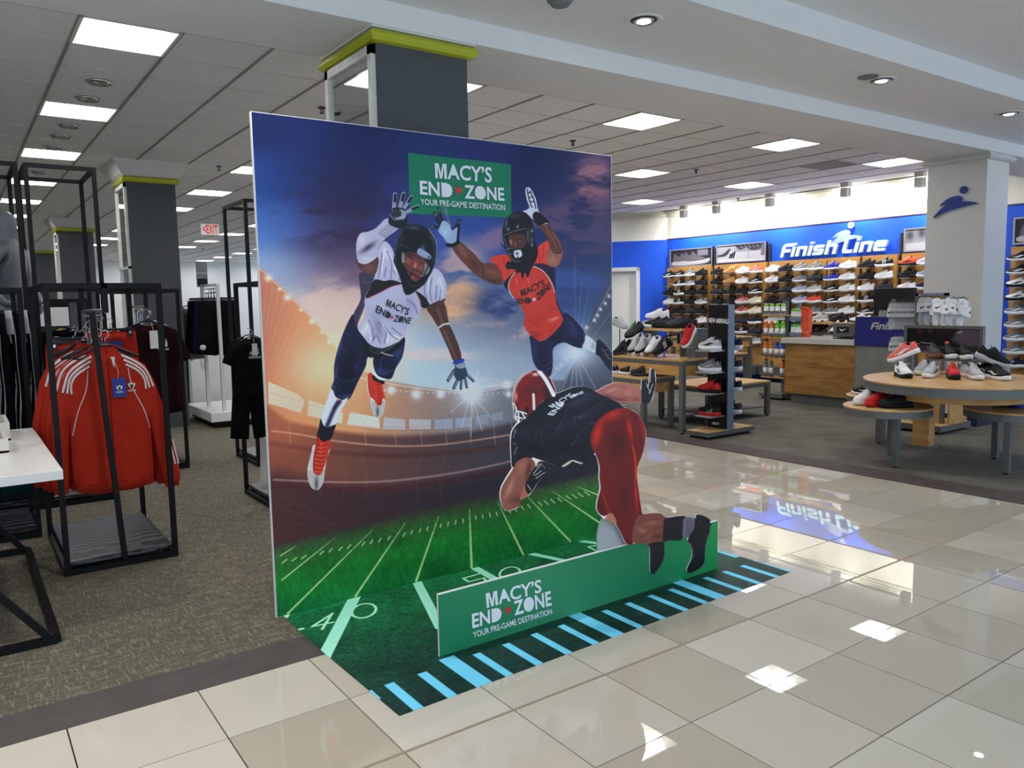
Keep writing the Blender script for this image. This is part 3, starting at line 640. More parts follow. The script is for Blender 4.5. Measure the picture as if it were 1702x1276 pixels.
# arms
m = A.poly(P('a1', [(328,740),(350,780),(430,812),(545,740),(562,800),(530,915),(480,922),(400,890),(340,830)]), (96,62,60)); x, y = P('a1', [(470,860)])[0]; A.blob(x, y, 11, 8, (134,92,84), .7, 0, m)
m = A.poly(P('a1', [(650,330),(740,420),(770,440),(640,540),(560,640),(540,740),(430,812),(350,785),(328,690),(330,580),(370,490),(450,472),(540,430)]), (184,180,200))
for q, c_, a_ in (((450,640,90,28,-.6),(70,60,84),.9),((390,560,40,60,0),(216,212,224),.6),((430,760,70,22,-.1),(206,204,220),.8)):
    x, y = P('a1', [q[:2]])[0]; A.blob(x, y, q[2]/6.3, q[3]/6.3, c_, a_, q[4], m)
for k in range(8): A.line(P('a1', [(560+k*18,480-k*17),(600+k*17,520-k*14),(640+k*15,530-k*14)]), .9, (70,64,84), a=.75, clip=m)
A.line(P('a1', [(350,790),(440,800),(540,735)]), 1., (236,234,244), a=.8)
m = A.poly(P('a2', [(1070,132),(1240,60),(1300,300),(1340,390),(1390,500),(1432,672),(1355,702),(1290,560),(1235,440),(1190,345),(1120,230)]), (88,56,50))
strokes(A, 'a2', [[(1180,150),(1230,290)],[(1250,380),(1310,520),(1370,660)]], (142,100,88), 4, .6, m, 3); A.line(P('a2', [(1245,70),(1305,300),(1395,510)]), 1, (180,140,120), a=.6, clip=m)
A.line(P('a2', [(1190,345),(1240,310),(1302,300)]), 3.2, (206,200,190)); A.line(P('a2', [(1315,340),(1360,440)]), 1, (20,14,14), a=.8)
for a, b, w_ in (((1355,790),(1290,895),5),((1395,880),(1350,975),5),((1432,890),(1424,980),4.4),((1470,870),(1486,965),4.4),((1485,830),(1555,900),4.4)):
    A.line(P('a2', [a, b]), w_, (52,58,74)); A.line(P('a2', [(a[0]+6,a[1]),(b[0]+5,b[1]-6)]), w_*.5, (160,176,196), a=.8)
m = A.poly(P('a2', [(1365,730),(1450,705),(1475,760),(1492,840),(1430,895),(1380,890),(1350,830),(1362,770)]), (60,76,96)); A.poly(P('a2', [(1372,735),(1450,712),(1470,760),(1400,770)]), (170,184,200), a=.85)
A.line(P('a2', [(1357,712),(1445,684)]), 5.4, (34,70,178))
# raised glove
for a, b, w_ in (((722,230),(735,80),6.6),((785,215),(824,75),6.8),((835,215),(905,108),6.2),((855,268),(972,207),6.4)):
    A.line(P('a1', [a, b]), w_, (150,152,168)); A.line(P('a1', [((a[0]*.5+b[0]*.5)+4,(a[1]*.5+b[1]*.5)), (b[0]+2,b[1]+6)]), w_*.62, (24,24,30))
m = A.poly(P('a1', [(690,290),(712,225),(800,225),(855,290),(862,420),(800,442),(700,412),(663,370)]), (34,36,42)); A.poly(P('a1', [(700,250),(800,240),(850,280),(830,340),(740,335)]), (156,162,178)); A.poly(P('a1', [(705,260),(740,228),(790,250),(800,300),(750,325),(712,305)]), (48,56,64))
A.line(P('a1', [(680,290),(730,350),(800,330)]), 2, (160,164,178), a=.7)
# helmet
hm = A.poly(P('a1', [(850,410),(960,395),(1070,440),(1150,540),(1172,650),(1160,780),(1110,900),(1060,1000),(980,1070),(850,1138),(800,1000),(760,880),(720,780),(748,650),(760,560),(800,470)]), (20,22,26))
for q, c_, a_ in (((930,430,70,26,.1),(96,104,118),.7),((1025,640,26,30,0),(90,120,180),.7),((800,560,20,60,.2),(70,74,84),.6),((1110,520,20,60,-.3),(90,92,100),.6)):
    x, y = P('a1', [q[:2]])[0]; A.blob(x, y, q[2]/6.3, q[3]/6.3, c_, a_, q[4], hm)
A.line(P('a1', [(1090,450),(1150,545),(1170,660),(1155,790)]), 1.1, (190,188,196), a=.8); A.line(P('a1', [(1130,520),(1145,660),(1130,780)]), 1.2, (120,120,128), a=.6)
A.line(P('a1', [(752,640),(765,560),(805,475),(860,415)]), .9, (130,130,144), a=.7)
m = A.poly(P('a1', [(830,700),(940,688),(1052,770),(1052,860),(1000,965),(925,992),(865,900),(820,800)]), (120,66,58))
for q, c_, a_ in (((880,780,30,26,0),(176,104,88),.8),((945,830,16,40,.1),(214,140,120),.9),((1000,850,26,24,0),(160,92,76),.8),((930,945,34,24,0),(150,86,72),.8),((900,710,60,16,.2),(40,22,22),.8)):
    x, y = P('a1', [q[:2]])[0]; A.blob(x, y, q[2]/6.3, q[3]/6.3, c_, a_, q[4], m)
A.line(P('a1', [(870,735),(900,745),(925,765)]), 1.2, (30,16,16)); A.line(P('a1', [(985,790),(1010,800),(1035,806)]), 1.2, (30,16,16)); A.line(P('a1', [(880,757),(912,768)]), 1.1, (176,160,152), a=.8); A.line(P('a1', [(992,806),(1020,812)]), 1.1, (176,160,152), a=.8)
for q in ((896,761),(1006,809)): x, y = P('a1', [q])[0]; A.blob(x, y, 1.1, 1.1, (16,10,10), 1.)
A.line(P('a1', [(868,772),(900,785),(920,780)]), .8, (70,34,30), a=.7); A.line(P('a1', [(925,870),(945,880),(968,868)]), 1.1, (70,34,30), a=.8)
A.line(P('a1', [(905,925),(935,915),(965,935)]), 1.8, (110,26,26)); A.line(P('a1', [(940,862),(960,872)]), 1, (60,26,22))
A.poly(P('a1', [(1050,800),(1100,850),(1080,910),(1010,950),(1040,880)]), (150,160,156), a=.8); A.poly(P('a1', [(805,700),(828,690),(830,800),(805,800)]), (170,176,180), a=.7)
A.poly(P('a1', [(975,655),(1010,650),(1105,715),(1108,760),(1060,755),(970,705)]), (150,164,190)); x, y = P('a1', [(1090,742)])[0]; A.blob(x, y, 1.8, 2, (30,30,34), .9)
A.line(P('a1', [(900,690),(990,750),(1090,795),(1150,790)]), 1.8, (26,26,30)); A.line(P('a1', [(905,700),(1000,760),(1080,800)]), .7, (150,150,160), a=.7)
strokes(A, 'a1', [[(815,800),(930,870),(1060,935)],[(815,835),(920,920),(1040,990)],[(930,870),(885,950),(865,1010)],[(865,1010),(920,1040),(1010,1020)],[(1145,800),(1110,900),(1030,1010)],[(1095,800),(1050,900),(1010,990)],[(730,650),(800,600),(890,640),(830,700)],[(720,780),(800,800)]], (16,16,20), 1.6, .95, None, .8)
strokes(A, 'a1', [[(825,806),(930,876),(1050,936)],[(1150,810),(1115,905),(1040,1012)],[(735,660),(800,610),(880,645)],[(870,1015),(920,1046),(1000,1026)],[(735,700),(745,830)]], (150,150,158), .6, .75)
# player in orange
m = A.poly(P('a5', [(510,740),(630,800),(740,730),(850,600),(870,500),(960,560),(1050,660),(1085,730),(1080,820),(1050,872),(960,852),(860,812),(755,870),(748,1000),(742,1100),(710,1172),(620,1120),(560,1050),(530,950),(520,850)]), (30,30,68))
for q, c_ in (((960,680,50,90,-.5),(66,62,116)),((560,900,26,120,0),(64,62,116)),((720,900,16,100,0),(60,58,110)),((800,760,60,40,0),(14,14,34))):
    x, y = P('a5', [q[:2]])[0]; A.blob(x, y, q[2]/6.3, q[3]/6.3, c_, .7, q[4], m)
strokes(A, 'a5', [[(1060,700),(1070,790),(1040,860)],[(640,1060),(700,1050),(740,1000)],[(570,1060),(650,1110),(730,1080)],[(900,560),(960,640)]], (110,106,160), 1, .6, m)
m = A.poly(P('a5', [(1090,738),(1150,768),(1200,820),(1212,870),(1190,922),(1120,892),(1058,862),(1082,800)]), (214,218,220)); x, y = P('a5', [(1170,850)])[0]; A.blob(x, y, 4, 6, (150,160,160), .7, 0, m)
m = A.poly(P('a5', [(1210,800),(1240,785),(1290,830),(1350,910),(1400,1020),(1395,1085),(1350,1104),(1300,1050),(1240,960),(1198,930)]), (28,32,54)); strokes(A, 'a5', [[(1260,870),(1290,920),(1340,990)],[(1280,900),(1330,890)],[(1300,940),(1345,940)],[(1320,970),(1360,985)]], (170,170,184), 1, .7, m)
m = A.poly(P('a4', [(715,835),(765,790),(915,780),(960,900),(985,955),(880,1055),(840,1000),(790,890)]), (216,68,50)); strokes(A, 'a4', [[(800,880),(850,980)],[(860,800),(880,900)],[(930,900),(900,1000)]], (160,40,34), 1.6, .6, m)
m = A.poly(P('a4', [(1190,780),(1230,690),(1330,628),(1365,690),(1320,760),(1330,880),(1360,905),(1240,885),(1180,890)]), (220,72,52)); strokes(A, 'a4', [[(1280,680),(1270,860)],[(1230,720),(1240,860)]], (166,44,36), 1.8, .6, m)
A.poly(P('a5', [(240,180),(350,72),(400,60),(320,150),(285,230),(290,275),(250,235)]), (30,26,40))
A.poly(P('a5', [(550,0),(640,-12),(760,30),(775,120),(782,350),(862,520),(830,560),(790,440),(770,300),(740,200),(660,90)]), (40,34,60))
for k in range(14): A.line(P('a5', [(745+k*6,40+k*34),(800+k*4,60+k*36)]), .7, (110,96,130), a=.6)
m = A.poly(P('a5', [(350,82),(450,40),(550,12),(640,62),(720,145),(765,260),(785,400),(820,480),(850,560),(838,620),(740,730),(630,802),(580,782),(500,720),(440,620),(455,540),(400,410),(292,265),(287,200)]), (208,64,50))
for q, c_, a_ in (((480,300,80,120,.2),(222,78,60),.7),((620,560,120,60,-.3),(196,54,44),.7),((760,570,60,14,-.35),(240,150,130),.8),((560,740,50,30,.3),(164,44,38),.7),((700,440,60,30,0),(200,60,48),.7)):
    x, y = P('a5', [q[:2]])[0]; A.blob(x, y, q[2]/6.3, q[3]/6.3, c_, a_, q[4], m)
strokes(A, 'a5', [[(700,420),(760,470),(810,470)],[(480,560),(540,600),(600,640)],[(500,720),(560,700),(640,740)],[(420,430),(480,500)],[(780,620),(720,700)]], (150,38,34), 1.4, .6, m)
strokes(A, 'a5', [[(700,572),(760,555),(800,540)],[(360,150),(380,200)],[(480,130),(500,190)]], (246,150,126), 1.4, .7, m)
A.line(P('a5', [(350,80),(295,165),(285,255),(335,350)]), 1.2, (240,220,214)); A.line(P('a5', [(540,14),(650,68),(735,190),(768,290)]), 1.2, (240,220,214))
m = A.poly(P('a4', [(325,695),(400,640),(480,700),(560,770),(640,860),(700,862),(790,890),(840,990),(852,1088),(740,1080),(640,1032),(560,980),(460,880),(380,790)]), (112,68,56))
for q, c_, a_ in (((440,760,20,80,-.7),(160,104,84),.7),((740,960,80,40,.3),(150,96,82),.7),((560,880,26,80,-.8),(78,44,38),.6),((420,700,60,14,.7),(168,112,92),.6),((760,1050,60,16,.2),(60,34,30),.6)):
    x, y = P('a4', [q[:2]])[0]; A.blob(x, y, q[2]/6.3, q[3]/6.3, c_, a_, q[4], m)
A.line(P('a4', [(632,870),(656,950),(640,1025)]), .9, (24,14,14))
m = A.poly(P('a4', [(1310,770),(1350,700),(1470,715),(1476,800),(1440,885),(1380,905),(1322,875)]), (156,96,82)); x, y = P('a4', [(1370,840)])[0]; A.blob(x, y, 10, 8, (190,130,112), .6, 0, m)
m = A.poly(P('a4', [(1238,470),(1320,448),(1430,590),(1478,690),(1460,765),(1400,745),(1350,690),(1300,570)]), (104,62,54)); strokes(A, 'a4', [[(1300,480),(1370,600),(1420,700)],[(1380,540),(1440,640),(1460,700)]], (176,122,104), 1.6, .6, m, 2); A.line(P('a4', [(1350,700),(1400,760),(1470,755)]), .9, (24,14,14))
for a, b, w_, c_ in (((200,465),(135,340),5,(36,38,48)),((222,440),(180,292),5,(36,38,48)),((300,460),(250,295),4.6,(96,106,134)),((360,500),(402,425),6,(30,32,40)),((200,492),(98,485),4.6,(40,42,52))):
    A.line(P('a4', [a, b]), w_, c_); A.line(P('a4', [(b[0]+4,b[1]+4),(b[0]*.75+a[0]*.25, b[1]*.75+a[1]*.25)]), 2, (150,160,180), a=.7)
m = A.poly(P('a4', [(195,480),(230,420),(290,450),(330,510),(395,480),(398,560),(382,642),(300,682),(268,650),(230,590),(180,535)]), (156,174,200)); x, y = P('a4', [(250,540)])[0]; A.blob(x, y, 8, 10, (190,206,226), .7, 0, m); A.line(P('a4', [(395,480),(385,600),(380,640)]), 4, (24,24,32)); A.line(P('a4', [(275,672),(330,680),(388,645)]), 6, (20,18,24)); A.line(P('a4', [(315,490),(330,515),(370,470)]), 1.6, (20,20,28))
m = A.poly(P('a4', [(1040,330),(1130,290),(1105,200),(1090,90),(1115,70),(1150,90),(1200,190),(1220,290),(1250,350),(1340,432),(1225,470),(1190,425),(1120,370)]), (204,206,216)); A.poly(P('a4', [(1165,372),(1215,325),(1342,430),(1310,442),(1220,470)]), (20,18,24)); strokes(A, 'a4', [[(1110,90),(1130,200),(1160,280)],[(1140,110),(1180,200),(1200,290)],[(1120,130),(1150,120)],[(1130,180),(1170,170)],[(1140,220),(1180,220)]], (26,26,34), 1.8, .85, m)
hm = A.poly(P('a4', [(860,470),(900,390),(980,330),(1060,320),(1140,380),(1172,470),(1192,600),(1172,690),(1110,705),(1090,800),(1040,850),(960,850),(920,800),(880,700),(850,580)]), (24,25,32))
for q, c_, a_ in (((980,370,60,26,-.2),(80,86,100),.6),((890,450,10,50,.2),(150,150,162),.7),((1160,620,18,60,0),(120,122,134),.7),((1125,560,10,60,0),(130,132,142),.6)):
    x, y = P('a4', [q[:2]])[0]; A.blob(x, y, q[2]/6.3, q[3]/6.3, c_, a_, q[4], hm)
m = A.poly(P('a4', [(918,582),(1000,560),(1080,570),(1102,650),(1060,705),(990,715),(932,690)]), (92,56,50))
for q, c_, a_ in (((940,640,14,30,0),(190,134,116),.9),((985,660,10,24,0),(160,106,92),.8),((1040,620,26,14,0),(70,40,36),.8)):
    x, y = P('a4', [q[:2]])[0]; A.blob(x, y, q[2]/6.3, q[3]/6.3, c_, a_, q[4], m)
A.line(P('a4', [(940,605),(960,608)]), 1, (20,10,10)); A.line(P('a4', [(1020,620),(1050,622)]), 1, (20,10,10)); A.line(P('a4', [(1026,628),(1042,628)]), .7, (210,200,200))
A.poly(P('a4', [(1060,700),(1190,640),(1222,760),(1190,860),(1150,930),(1115,1020),(1090,960),(1060,1030),(1040,960),(1000,970),(980,930),(890,920),(900,850),(960,850),(1040,840)]), (22,18,22))
strokes(A, 'a4', [[(1000,860),(1020,950),(1010,1000)],[(1100,800),(1080,920),(1060,1000)],[(1150,760),(1140,880)],[(920,860),(900,930)]], (64,54,56), 1, .6)
A.poly(P('a4', [(968,742),(1040,728),(1055,790),(990,812)]), (214,214,220)); x, y = P('a4', [(1005,765)])[0]; A.blob(x, y, 1.8, 2.2, (20,20,24), .9)
strokes(A, 'a4', [[(852,575),(960,530),(1100,498)],[(860,590),(900,700),(930,800),(980,852),(1040,850)],[(895,712),(970,700)],[(915,770),(970,760)],[(960,800),(975,850)],[(1010,800),(1015,850)],[(1100,520),(1120,640),(1150,690)],[(835,660),(880,710)]], (30,30,36), 2, .95)
strokes(A, 'a4', [[(856,580),(960,536),(1095,504)],[(865,600),(905,705),(935,800),(985,848),(1035,845)],[(898,716),(970,705)],[(920,775),(970,765)],[(1105,530),(1122,640)]], (176,178,190), .8, .85)
for q in ((912,510),(1010,482),(1160,525),(1160,672)): x, y = P('a4', [q])[0]; A.blob(x, y, 1.9, 2.8, (176,178,186), .9)
A.c += ((A.noise(3, 77, 2)-.5)*7)[..., None]
GAIN = 1.14
MB_ART = A.material('backdrop_print', GAIN)
FOAM = M('foam_edge', (232,232,230), .6, noise=0)
disp = thing('photo_backdrop', ((BX0+BX1)/2, BY, 0), 'tall printed backdrop of two leaping football players in a stadium', 'backdrop')
o = MB().box(BX0, BY, 0, BX1, BY+.022, BZ).build('board', FOAM, disp)
f = MB().add([(BX0+.003,BY-.0008,.002),(BX1-.003,BY-.0008,.002),(BX1-.003,BY-.0008,BZ-.003),(BX0+.003,BY-.0008,BZ-.003)], [(0,1,2,3)]).build('printed_face', MB_ART, disp)
uv_from(f, lambda v: ((v[0]-BX0)/(BX1-BX0), v[2]/BZ))
# easel legs behind
MB().bar((BX0+.3,BY+.02,.9),(BX0+.3,BY+.17,.0),.03).bar((BX0+.3,BY+.02,0.02),(BX0+.3,BY+.17,.02),.03).build('easel_leg', M('strut_grey', (150,152,152), .6), disp)
MB().bar((BX1-.3,BY+.02,.9),(BX1-.3,BY+.6,.0),.03).build('easel_leg', MATS['strut_grey'], disp)
# green plate with the lettering
GP = M('plate_green', (22,122,88), .5, noise=.02); WHT = M('print_white', (232,234,240), .5, noise=0); RED = M('print_red', (206,48,42), .5, noise=0); BLKP = M('print_black', (22,20,24), .5, noise=0)
def bq(pts, Yp=BY-.001): return [on_y(x, y, Yp) for x, y in pts]
def endzone(parent, qf, off, m1, mstar, Q, pre=True):
    quad_text('lettering', G_MACY, qf(Q[0]), off, m1, parent); quad_text('lettering', G_END, qf(Q[1]), off, m1, parent); quad_text('lettering', G_ZONE, qf(Q[2]), off, m1, parent)
    quad_text('star', G_STAR, qf(Q[3]), off, mstar, parent)
    if pre: quad_text('lettering', G_YOUR, qf(Q[4]), off, m1, parent)
endzone(disp, bq, (0,-.003,0), WHT, RED,
    ([(722,271),(817,278),(817,304),(723,296)], [(697,300),(751,305),(752,329),(698,323)], [(771,307),(837,312),(838,334),(772,330)], [(753,306),(770,307.5),(770,326.5),(753,325)], [(698,330),(839,340),(839,350),(699,340)]))
endzone(disp, bq, (0,-.003,0), BLKP, RED,
    (P('a2', [(652,45),(890,145),(862,218),(632,112)]), P('a2', [(545,105),(700,195),(676,255),(525,180)]), P('a2', [(735,208),(912,240),(885,305),(712,280)]), P('a2', [(683,208),(728,216),(720,262),(680,252)])), False)
endzone(disp, bq, (0,-.003,0), BLKP, WHT,
    (P('a5', [(405,270),(655,150),(668,225),(425,335)]), P('a5', [(372,355),(515,340),(528,402),(392,412)]), P('a5', [(568,310),(712,180),(730,245),(590,380)]), P('a5', [(523,342),(572,332),(578,385),(530,392)])), False)
# -- floor mat
m0 = [at(470,1024), at(534,1083), at(666,1195), at(1316,950), at(1190,915)]
MX0, MX1, MY0, MY1 = .075, 2.545, .222, BY
mat_ = Art(int((MX1-MX0)*330), int((MY1-MY0)*330), *[q.astype(np.float32) for q in np.meshgrid(MX0+(np.arange(int((MX1-MX0)*330))+.5)/330, MY0+(np.arange(int((MY1-MY0)*330))+.5)/330)])
mat_.X *= 1000; mat_.Y *= 1000
t_ = np.clip((mat_.Y/1000-.3)/1.1, 0, 1)[..., None]
mat_.c = np.array((16,54,50), np.float32)*(1-t_)+np.array((26,116,72), np.float32)*t_
gn = mat_.noise(14, 3, 3, sx=1., sy=2.4); g2 = mat_.noise(160, 8, 4); mat_.c *= (1+(gn-.5)*.9+(g2-.5)*.4)[..., None]
def W(k, pts): return [(at(x, y).x*1000, at(x, y).y*1000) for x, y in P(k, pts)]
CY = (116,200,228); ML = (176,232,196)
for (a, b, wd) in (((415,1068),(250,1390),62),((690,1000),(800,1215),52),((943,935),(1075,1010),52),((1178,872),(1370,912),46),((1392,815),(1560,838),44)):
    mat_.line(W('f', [a, b]), wd, lambda X, Y: np.array((150,226,214), np.float32)*.55+np.array(ML, np.float32)*.45+0*X[..., None], soft=3, sm=False)
tri = W('f', [(75,1160),(105,1175),(125,1140)]); mat_.poly(tri, (190,230,190), sm=False, soft=3)
for lst in ([(145,1228),(172,1222)],): mat_.line(W('f', lst), 22, ML, soft=3, sm=False)
mat_.line(W('f', [(310,1152),(216,1212),(312,1192)]), 15, ML, soft=3, sm=False); mat_.line(W('f', [(308,1152),(262,1224)]), 15, ML, soft=3, sm=False)
oc = P('f', [(452,1140)])[0]
ring = [(452+54*math.cos(a_)*1.0+14*math.sin(a_), 1140-33*math.sin(a_)) for a_ in np.linspace(0, 2*PI, 20)]; mat_.line(W('f', ring), 15, ML, soft=3, sm=False)
mat_.line(W('f', [(990,968),(905,992),(930,1008),(1000,990),(1010,1010)]), 15, ML, soft=3, sm=False)
ring = [(1118+46*math.cos(a_)+10*math.sin(a_), 968-28*math.sin(a_)) for a_ in np.linspace(0, 2*PI, 20)]; mat_.line(W('f', ring), 15, ML, soft=3, sm=False)
mat_.line(W('f', [(1475,848),(1540,838)]), 14, ML, soft=3, sm=False); mat_.line(W('f', [(1475,848),(1540,880)]), 14, ML, soft=3, sm=False)
CR['g'] = (460, 820, 1/.5288)
for a, b, wd in (((292,620),(306,640),24),((400,583),(413,712),44),((495,552),(528,668),44),((570,505),(645,640),76),((655,495),(726,600),40),((738,467),(826,558),40),((822,437),(922,520),40),((900,412),(1012,486),40),((925,376),(1100,460),76),((1030,368),(1158,430),40),((1095,347),(1243,402),40),((1160,325),(1318,372),40),((1225,305),(1378,348),40),((1225,278),(1440,330),76),((1330,270),(1493,306),40),((1385,252),(1552,282),40),((1440,234),(1608,260),40),((1490,213),(1635,243),40),((1375,180),(1452,192),76)):
    p0, p1 = W('g', [a, b]); xm = (p0[0]+p1[0])/2
    mat_.poly([(xm-wd/2,p0[1]),(xm+wd/2,p0[1]),(xm+wd/2,p1[1]-30),(xm-wd/2,p1[1]-30)], CY, sm=False, soft=3)
mm = mat_.material('mat_print', GAIN, .6)
fm = thing('floor_mat', (1.3, .8, 0), 'printed green football-field floor mat with blue hash marks under the display', 'floor mat')
pts = [(MX0,BY),(MX0+.0,.93),(MX0+.02,MY0),(MX1,MY0+.045),(MX1-.03,.80),(BX1+.01,BY)]
o = MB().add([(x,y,.0025) for x,y in pts]+[(x,y,.0008) for x,y in pts], [tuple(range(6)), tuple(range(11,5,-1))]+[(k,(k+1)%6,(k+1)%6+6,k+6) for k in range(6)]).build('mat_sheet', mm, fm)
uv_from(o, lambda v: ((v[0]-MX0)/(MX1-MX0), (v[1]-MY0)/(MY1-MY0)))
# -- low green panel
PY = .548
pn = thing('ground_panel', (1.36, PY, 0), 'low long green foam panel with white lettering standing on the mat', 'panel')
pbl, pbr, ptr, ptl = on_y(731,1095,PY), on_y(1192,944,PY), on_y(1190,863,PY), on_y(729,990,PY)
x0, x1, zt = pbl.x, pbr.x, (ptl.z+ptr.z)/2
pg = Art(460, 80, *np.meshgrid(np.linspace(0, 460, 460, dtype=np.float32), np.linspace(0, 80, 80, dtype=np.float32)))
u_ = pg.X/460; v_ = pg.Y/80
pg.c = np.stack([np.interp(u_+v_*.15, [0,.45,.75,1.1], c_) for c_ in ((34,58,30,34),(120,134,118,140),(84,96,78,80))], -1).astype(np.float32)
pgm = pg.material('panel_print', GAIN, .4)
MB().box(x0, PY, .003, x1, PY+.012, zt).build('foam_core', FOAM, pn)
f = MB().add([(x0,PY-.0006,.003),(x1,PY-.0006,.003),(x1,PY-.0006,zt-.004),(x0,PY-.0006,zt-.004)], [(0,1,2,3)]).build('printed_face', pgm, pn); uv_from(f, lambda v: ((v[0]-x0)/(x1-x0), v[2]/zt))
endzone(pn, lambda p: [on_y(x, y, PY-.0006) for x, y in p], (0,-.001,0), WHT, RED,
    ([(807,986),(899,962),(900,984),(809,1010)], [(784,1020),(833,1008),(834,1030),(785,1044)], [(853,999),(915,981),(917,1006),(855,1023)], [(836,1006),(852,1002),(853,1020),(837,1025)], [(785,1050),(916,1011),(918,1020),(787,1060)]))
MB().prism([(q.x, q.z) for q in [on_y(x, y, PY+.016) for x, y in ((1003,858),(1030,850),(1060,880),(1060,935),(994,935),(993,891),(996,874))]], .008, lambda u, v, w_: (u, PY+.016+v, w_)).build('support_wedge', M('wedge_grey', (168,172,172), .6, noise=0), pn)
MB().bar((.75+.2,PY+.012,.2),(.75+.2,PY+.16,.005),.02).build('easel_leg', MATS['strut_grey'], pn)
# -- die-cut player
CYP = PY-.008
OUT = P('c1', [(203,450),(213,340),(238,240),(300,158),(380,106),(450,97),(525,112),(585,170),(628,230),(655,310),(664,340),(750,306),(860,269),(1000,274),(1072,318),(1180,257),(1280,227),(1400,229),(1500,267),(1548,298),(1556,200),(1580,195),(1612,250),(1628,270),(1645,90),(1672,80),(1702,140),(1699,250),(1665,400),(1622,450),(1560,445),(1420,434),(1330,440),(1362,478),(1470,516),(1542,588),(1594,700),(1594,850),(1564,980),(1514,1110),(1509,1250)]) + \
      P('c2', [(753,120),(793,400),(812,466),(900,456),(1000,462),(1052,505),(1160,490),(1250,486),(1300,500),(1368,506),(1372,472),(1452,486),(1514,525),(1514,560),(1532,580),(1514,596),(1512,655),(1495,692),(1470,780),(1462,830),(1458,960),(1424,1020),(1380,1050),(1300,1088),(1272,1052),(1287,1010),(1330,900),(1316,800),(1276,742),(1278,708),(1232,714),(1212,744),(1112,740),(1034,762),(1039,870),(1014,970),(964,1050),(932,1092),(887,1074),(885,900),(866,794),(730,774),(680,793),(626,768),(576,660),(518,573),(430,535),(376,494),(328,430),(330,330),(362,200),(350,80),(355,0)]) + \
      P('c1', [(1095,1030),(1050,975),(925,1080),(830,1046),(740,1110),(560,1056),(480,1050)]) + P('b', [(290,625),(320,608),(342,655),(305,700),(255,775),(212,800),(205,830),(180,848),(128,857),(102,800),(107,730),(160,640)]) + \
      P('c1', [(198,1120),(188,1020),(181,800),(211,700),(255,640),(222,600),(216,500)])
OUTs = Art.smooth(OUT, 2)
ow = [on_y(x, y, CYP) for x, y in OUTs]
cx0, cx1 = min(p.x for p in ow), max(p.x for p in ow); cz0, cz1 = min(p.z for p in ow), max(p.z for p in ow)
B = wall_art(cx0, cx1, cz0, cz1, CYP, 620)
B.c[:] = (226,214,206); B.grow = 1.0
# skin arm behind, jersey, trousers
m = B.poly(P('c1', [(1060,330),(1180,264),(1280,234),(1400,236),(1500,274),(1562,310),(1562,438),(1420,427),(1310,436),(1230,425)]), (172,108,98))
for q, c_, a_ in (((1260,300,80,18,-.3),(206,146,134),.7),((1400,330,40,50,.3),(196,130,118),.6),((1330,400,80,20,.1),(110,60,56),.8),((1200,380,60,26,.3),(70,40,44),.7),((1500,400,40,20,0),(120,70,64),.7)):
    x, y = P('c1', [q[:2]])[0]; B.blob(x, y, q[2]/6.3, q[3]/6.3, c_, a_, q[4], m)
strokes(B, 'c1', [[(1260,330),(1320,270),(1400,290)],[(1340,330),(1400,380),(1500,370)]], (120,66,60), 1.2, .6, m)
B.poly(P('c1', [(1562,215),(1585,212),(1618,290),(1640,200),(1655,100),(1678,95),(1692,240),(1650,400),(1620,440),(1562,438)]), (26,26,32)); strokes(B, 'c1', [[(1620,280),(1640,320),(1630,340)],[(1650,110),(1640,220)],[(1640,330),(1670,240)]], (220,220,224), 1.2, .9)
m = B.poly(P('c1', [(660,348),(750,312),(860,277),(1000,282),(1070,330),(1180,385),(1360,480),(1200,545),(1080,645),(1024,780),(1052,970),(920,1070),(830,1042),(740,1104),(560,1050),(440,1010),(400,1010),(215,1110),(196,1000),(192,810),(225,700),(350,590),(450,490),(600,360)]), (28,27,38))
for q, c_, a_ in (((900,420,150,50,-.4),(60,60,84),.8),((700,700,120,60,-.7),(46,46,66),.7),((330,760,90,60,-.9),(44,44,62),.7),((900,600,90,40,-.4),(50,50,70),.7),((1000,350,80,24,.2),(58,58,80),.7),((800,900,200,80,0),(12,12,16),.8),((450,920,150,60,.2),(10,10,14),.8)):
    x, y = P('c1', [q[:2]])[0]; B.blob(x, y, q[2]/6.3, q[3]/6.3, c_, a_, q[4], m)
strokes(B, 'c1', [[(1160,420),(1000,520),(900,590)],[(1100,500),(950,580),(850,590)],[(1060,640),(900,760),(820,880)],[(760,560),(700,660),(650,740)],[(480,700),(430,800)],[(560,640),(500,760),(520,880)],[(260,690),(230,780)],[(250,900),(220,960)],[(840,570),(850,640)],[(1000,650),(1050,640)],[(880,830),(820,890)]], (96,98,124), 1.2, .55, m, 1.6)
strokes(B, 'c1', [[(280,660),(450,660),(640,740)],[(600,360),(450,560),(280,680)],[(650,740),(780,740),(900,740)]], (8,8,12), 1.4, .7, m)
strokes(B, 'c1', [[(215,740),(235,720),(210,800)],[(205,860),(240,870)],[(215,980),(250,900)],[(1030,285),(1060,310)]], (190,192,200), 1.2, .7, m)
m = B.poly(P('c1', [(1350,492),(1470,530),(1540,600),(1584,700),(1584,850),(1554,980),(1504,1110),(1502,1250)]) + P('c2', [(746,120),(786,400),(806,472),(750,510),(712,620),(702,772),(680,786),(634,762),(582,655),(530,565),(470,462),(400,482),(340,430),(340,330),(374,200),(362,80),(366,0)]) + P('c1', [(1125,1150),(1104,1030),(1032,880),(1022,780),(1082,645),(1200,545)]), (112,28,24))
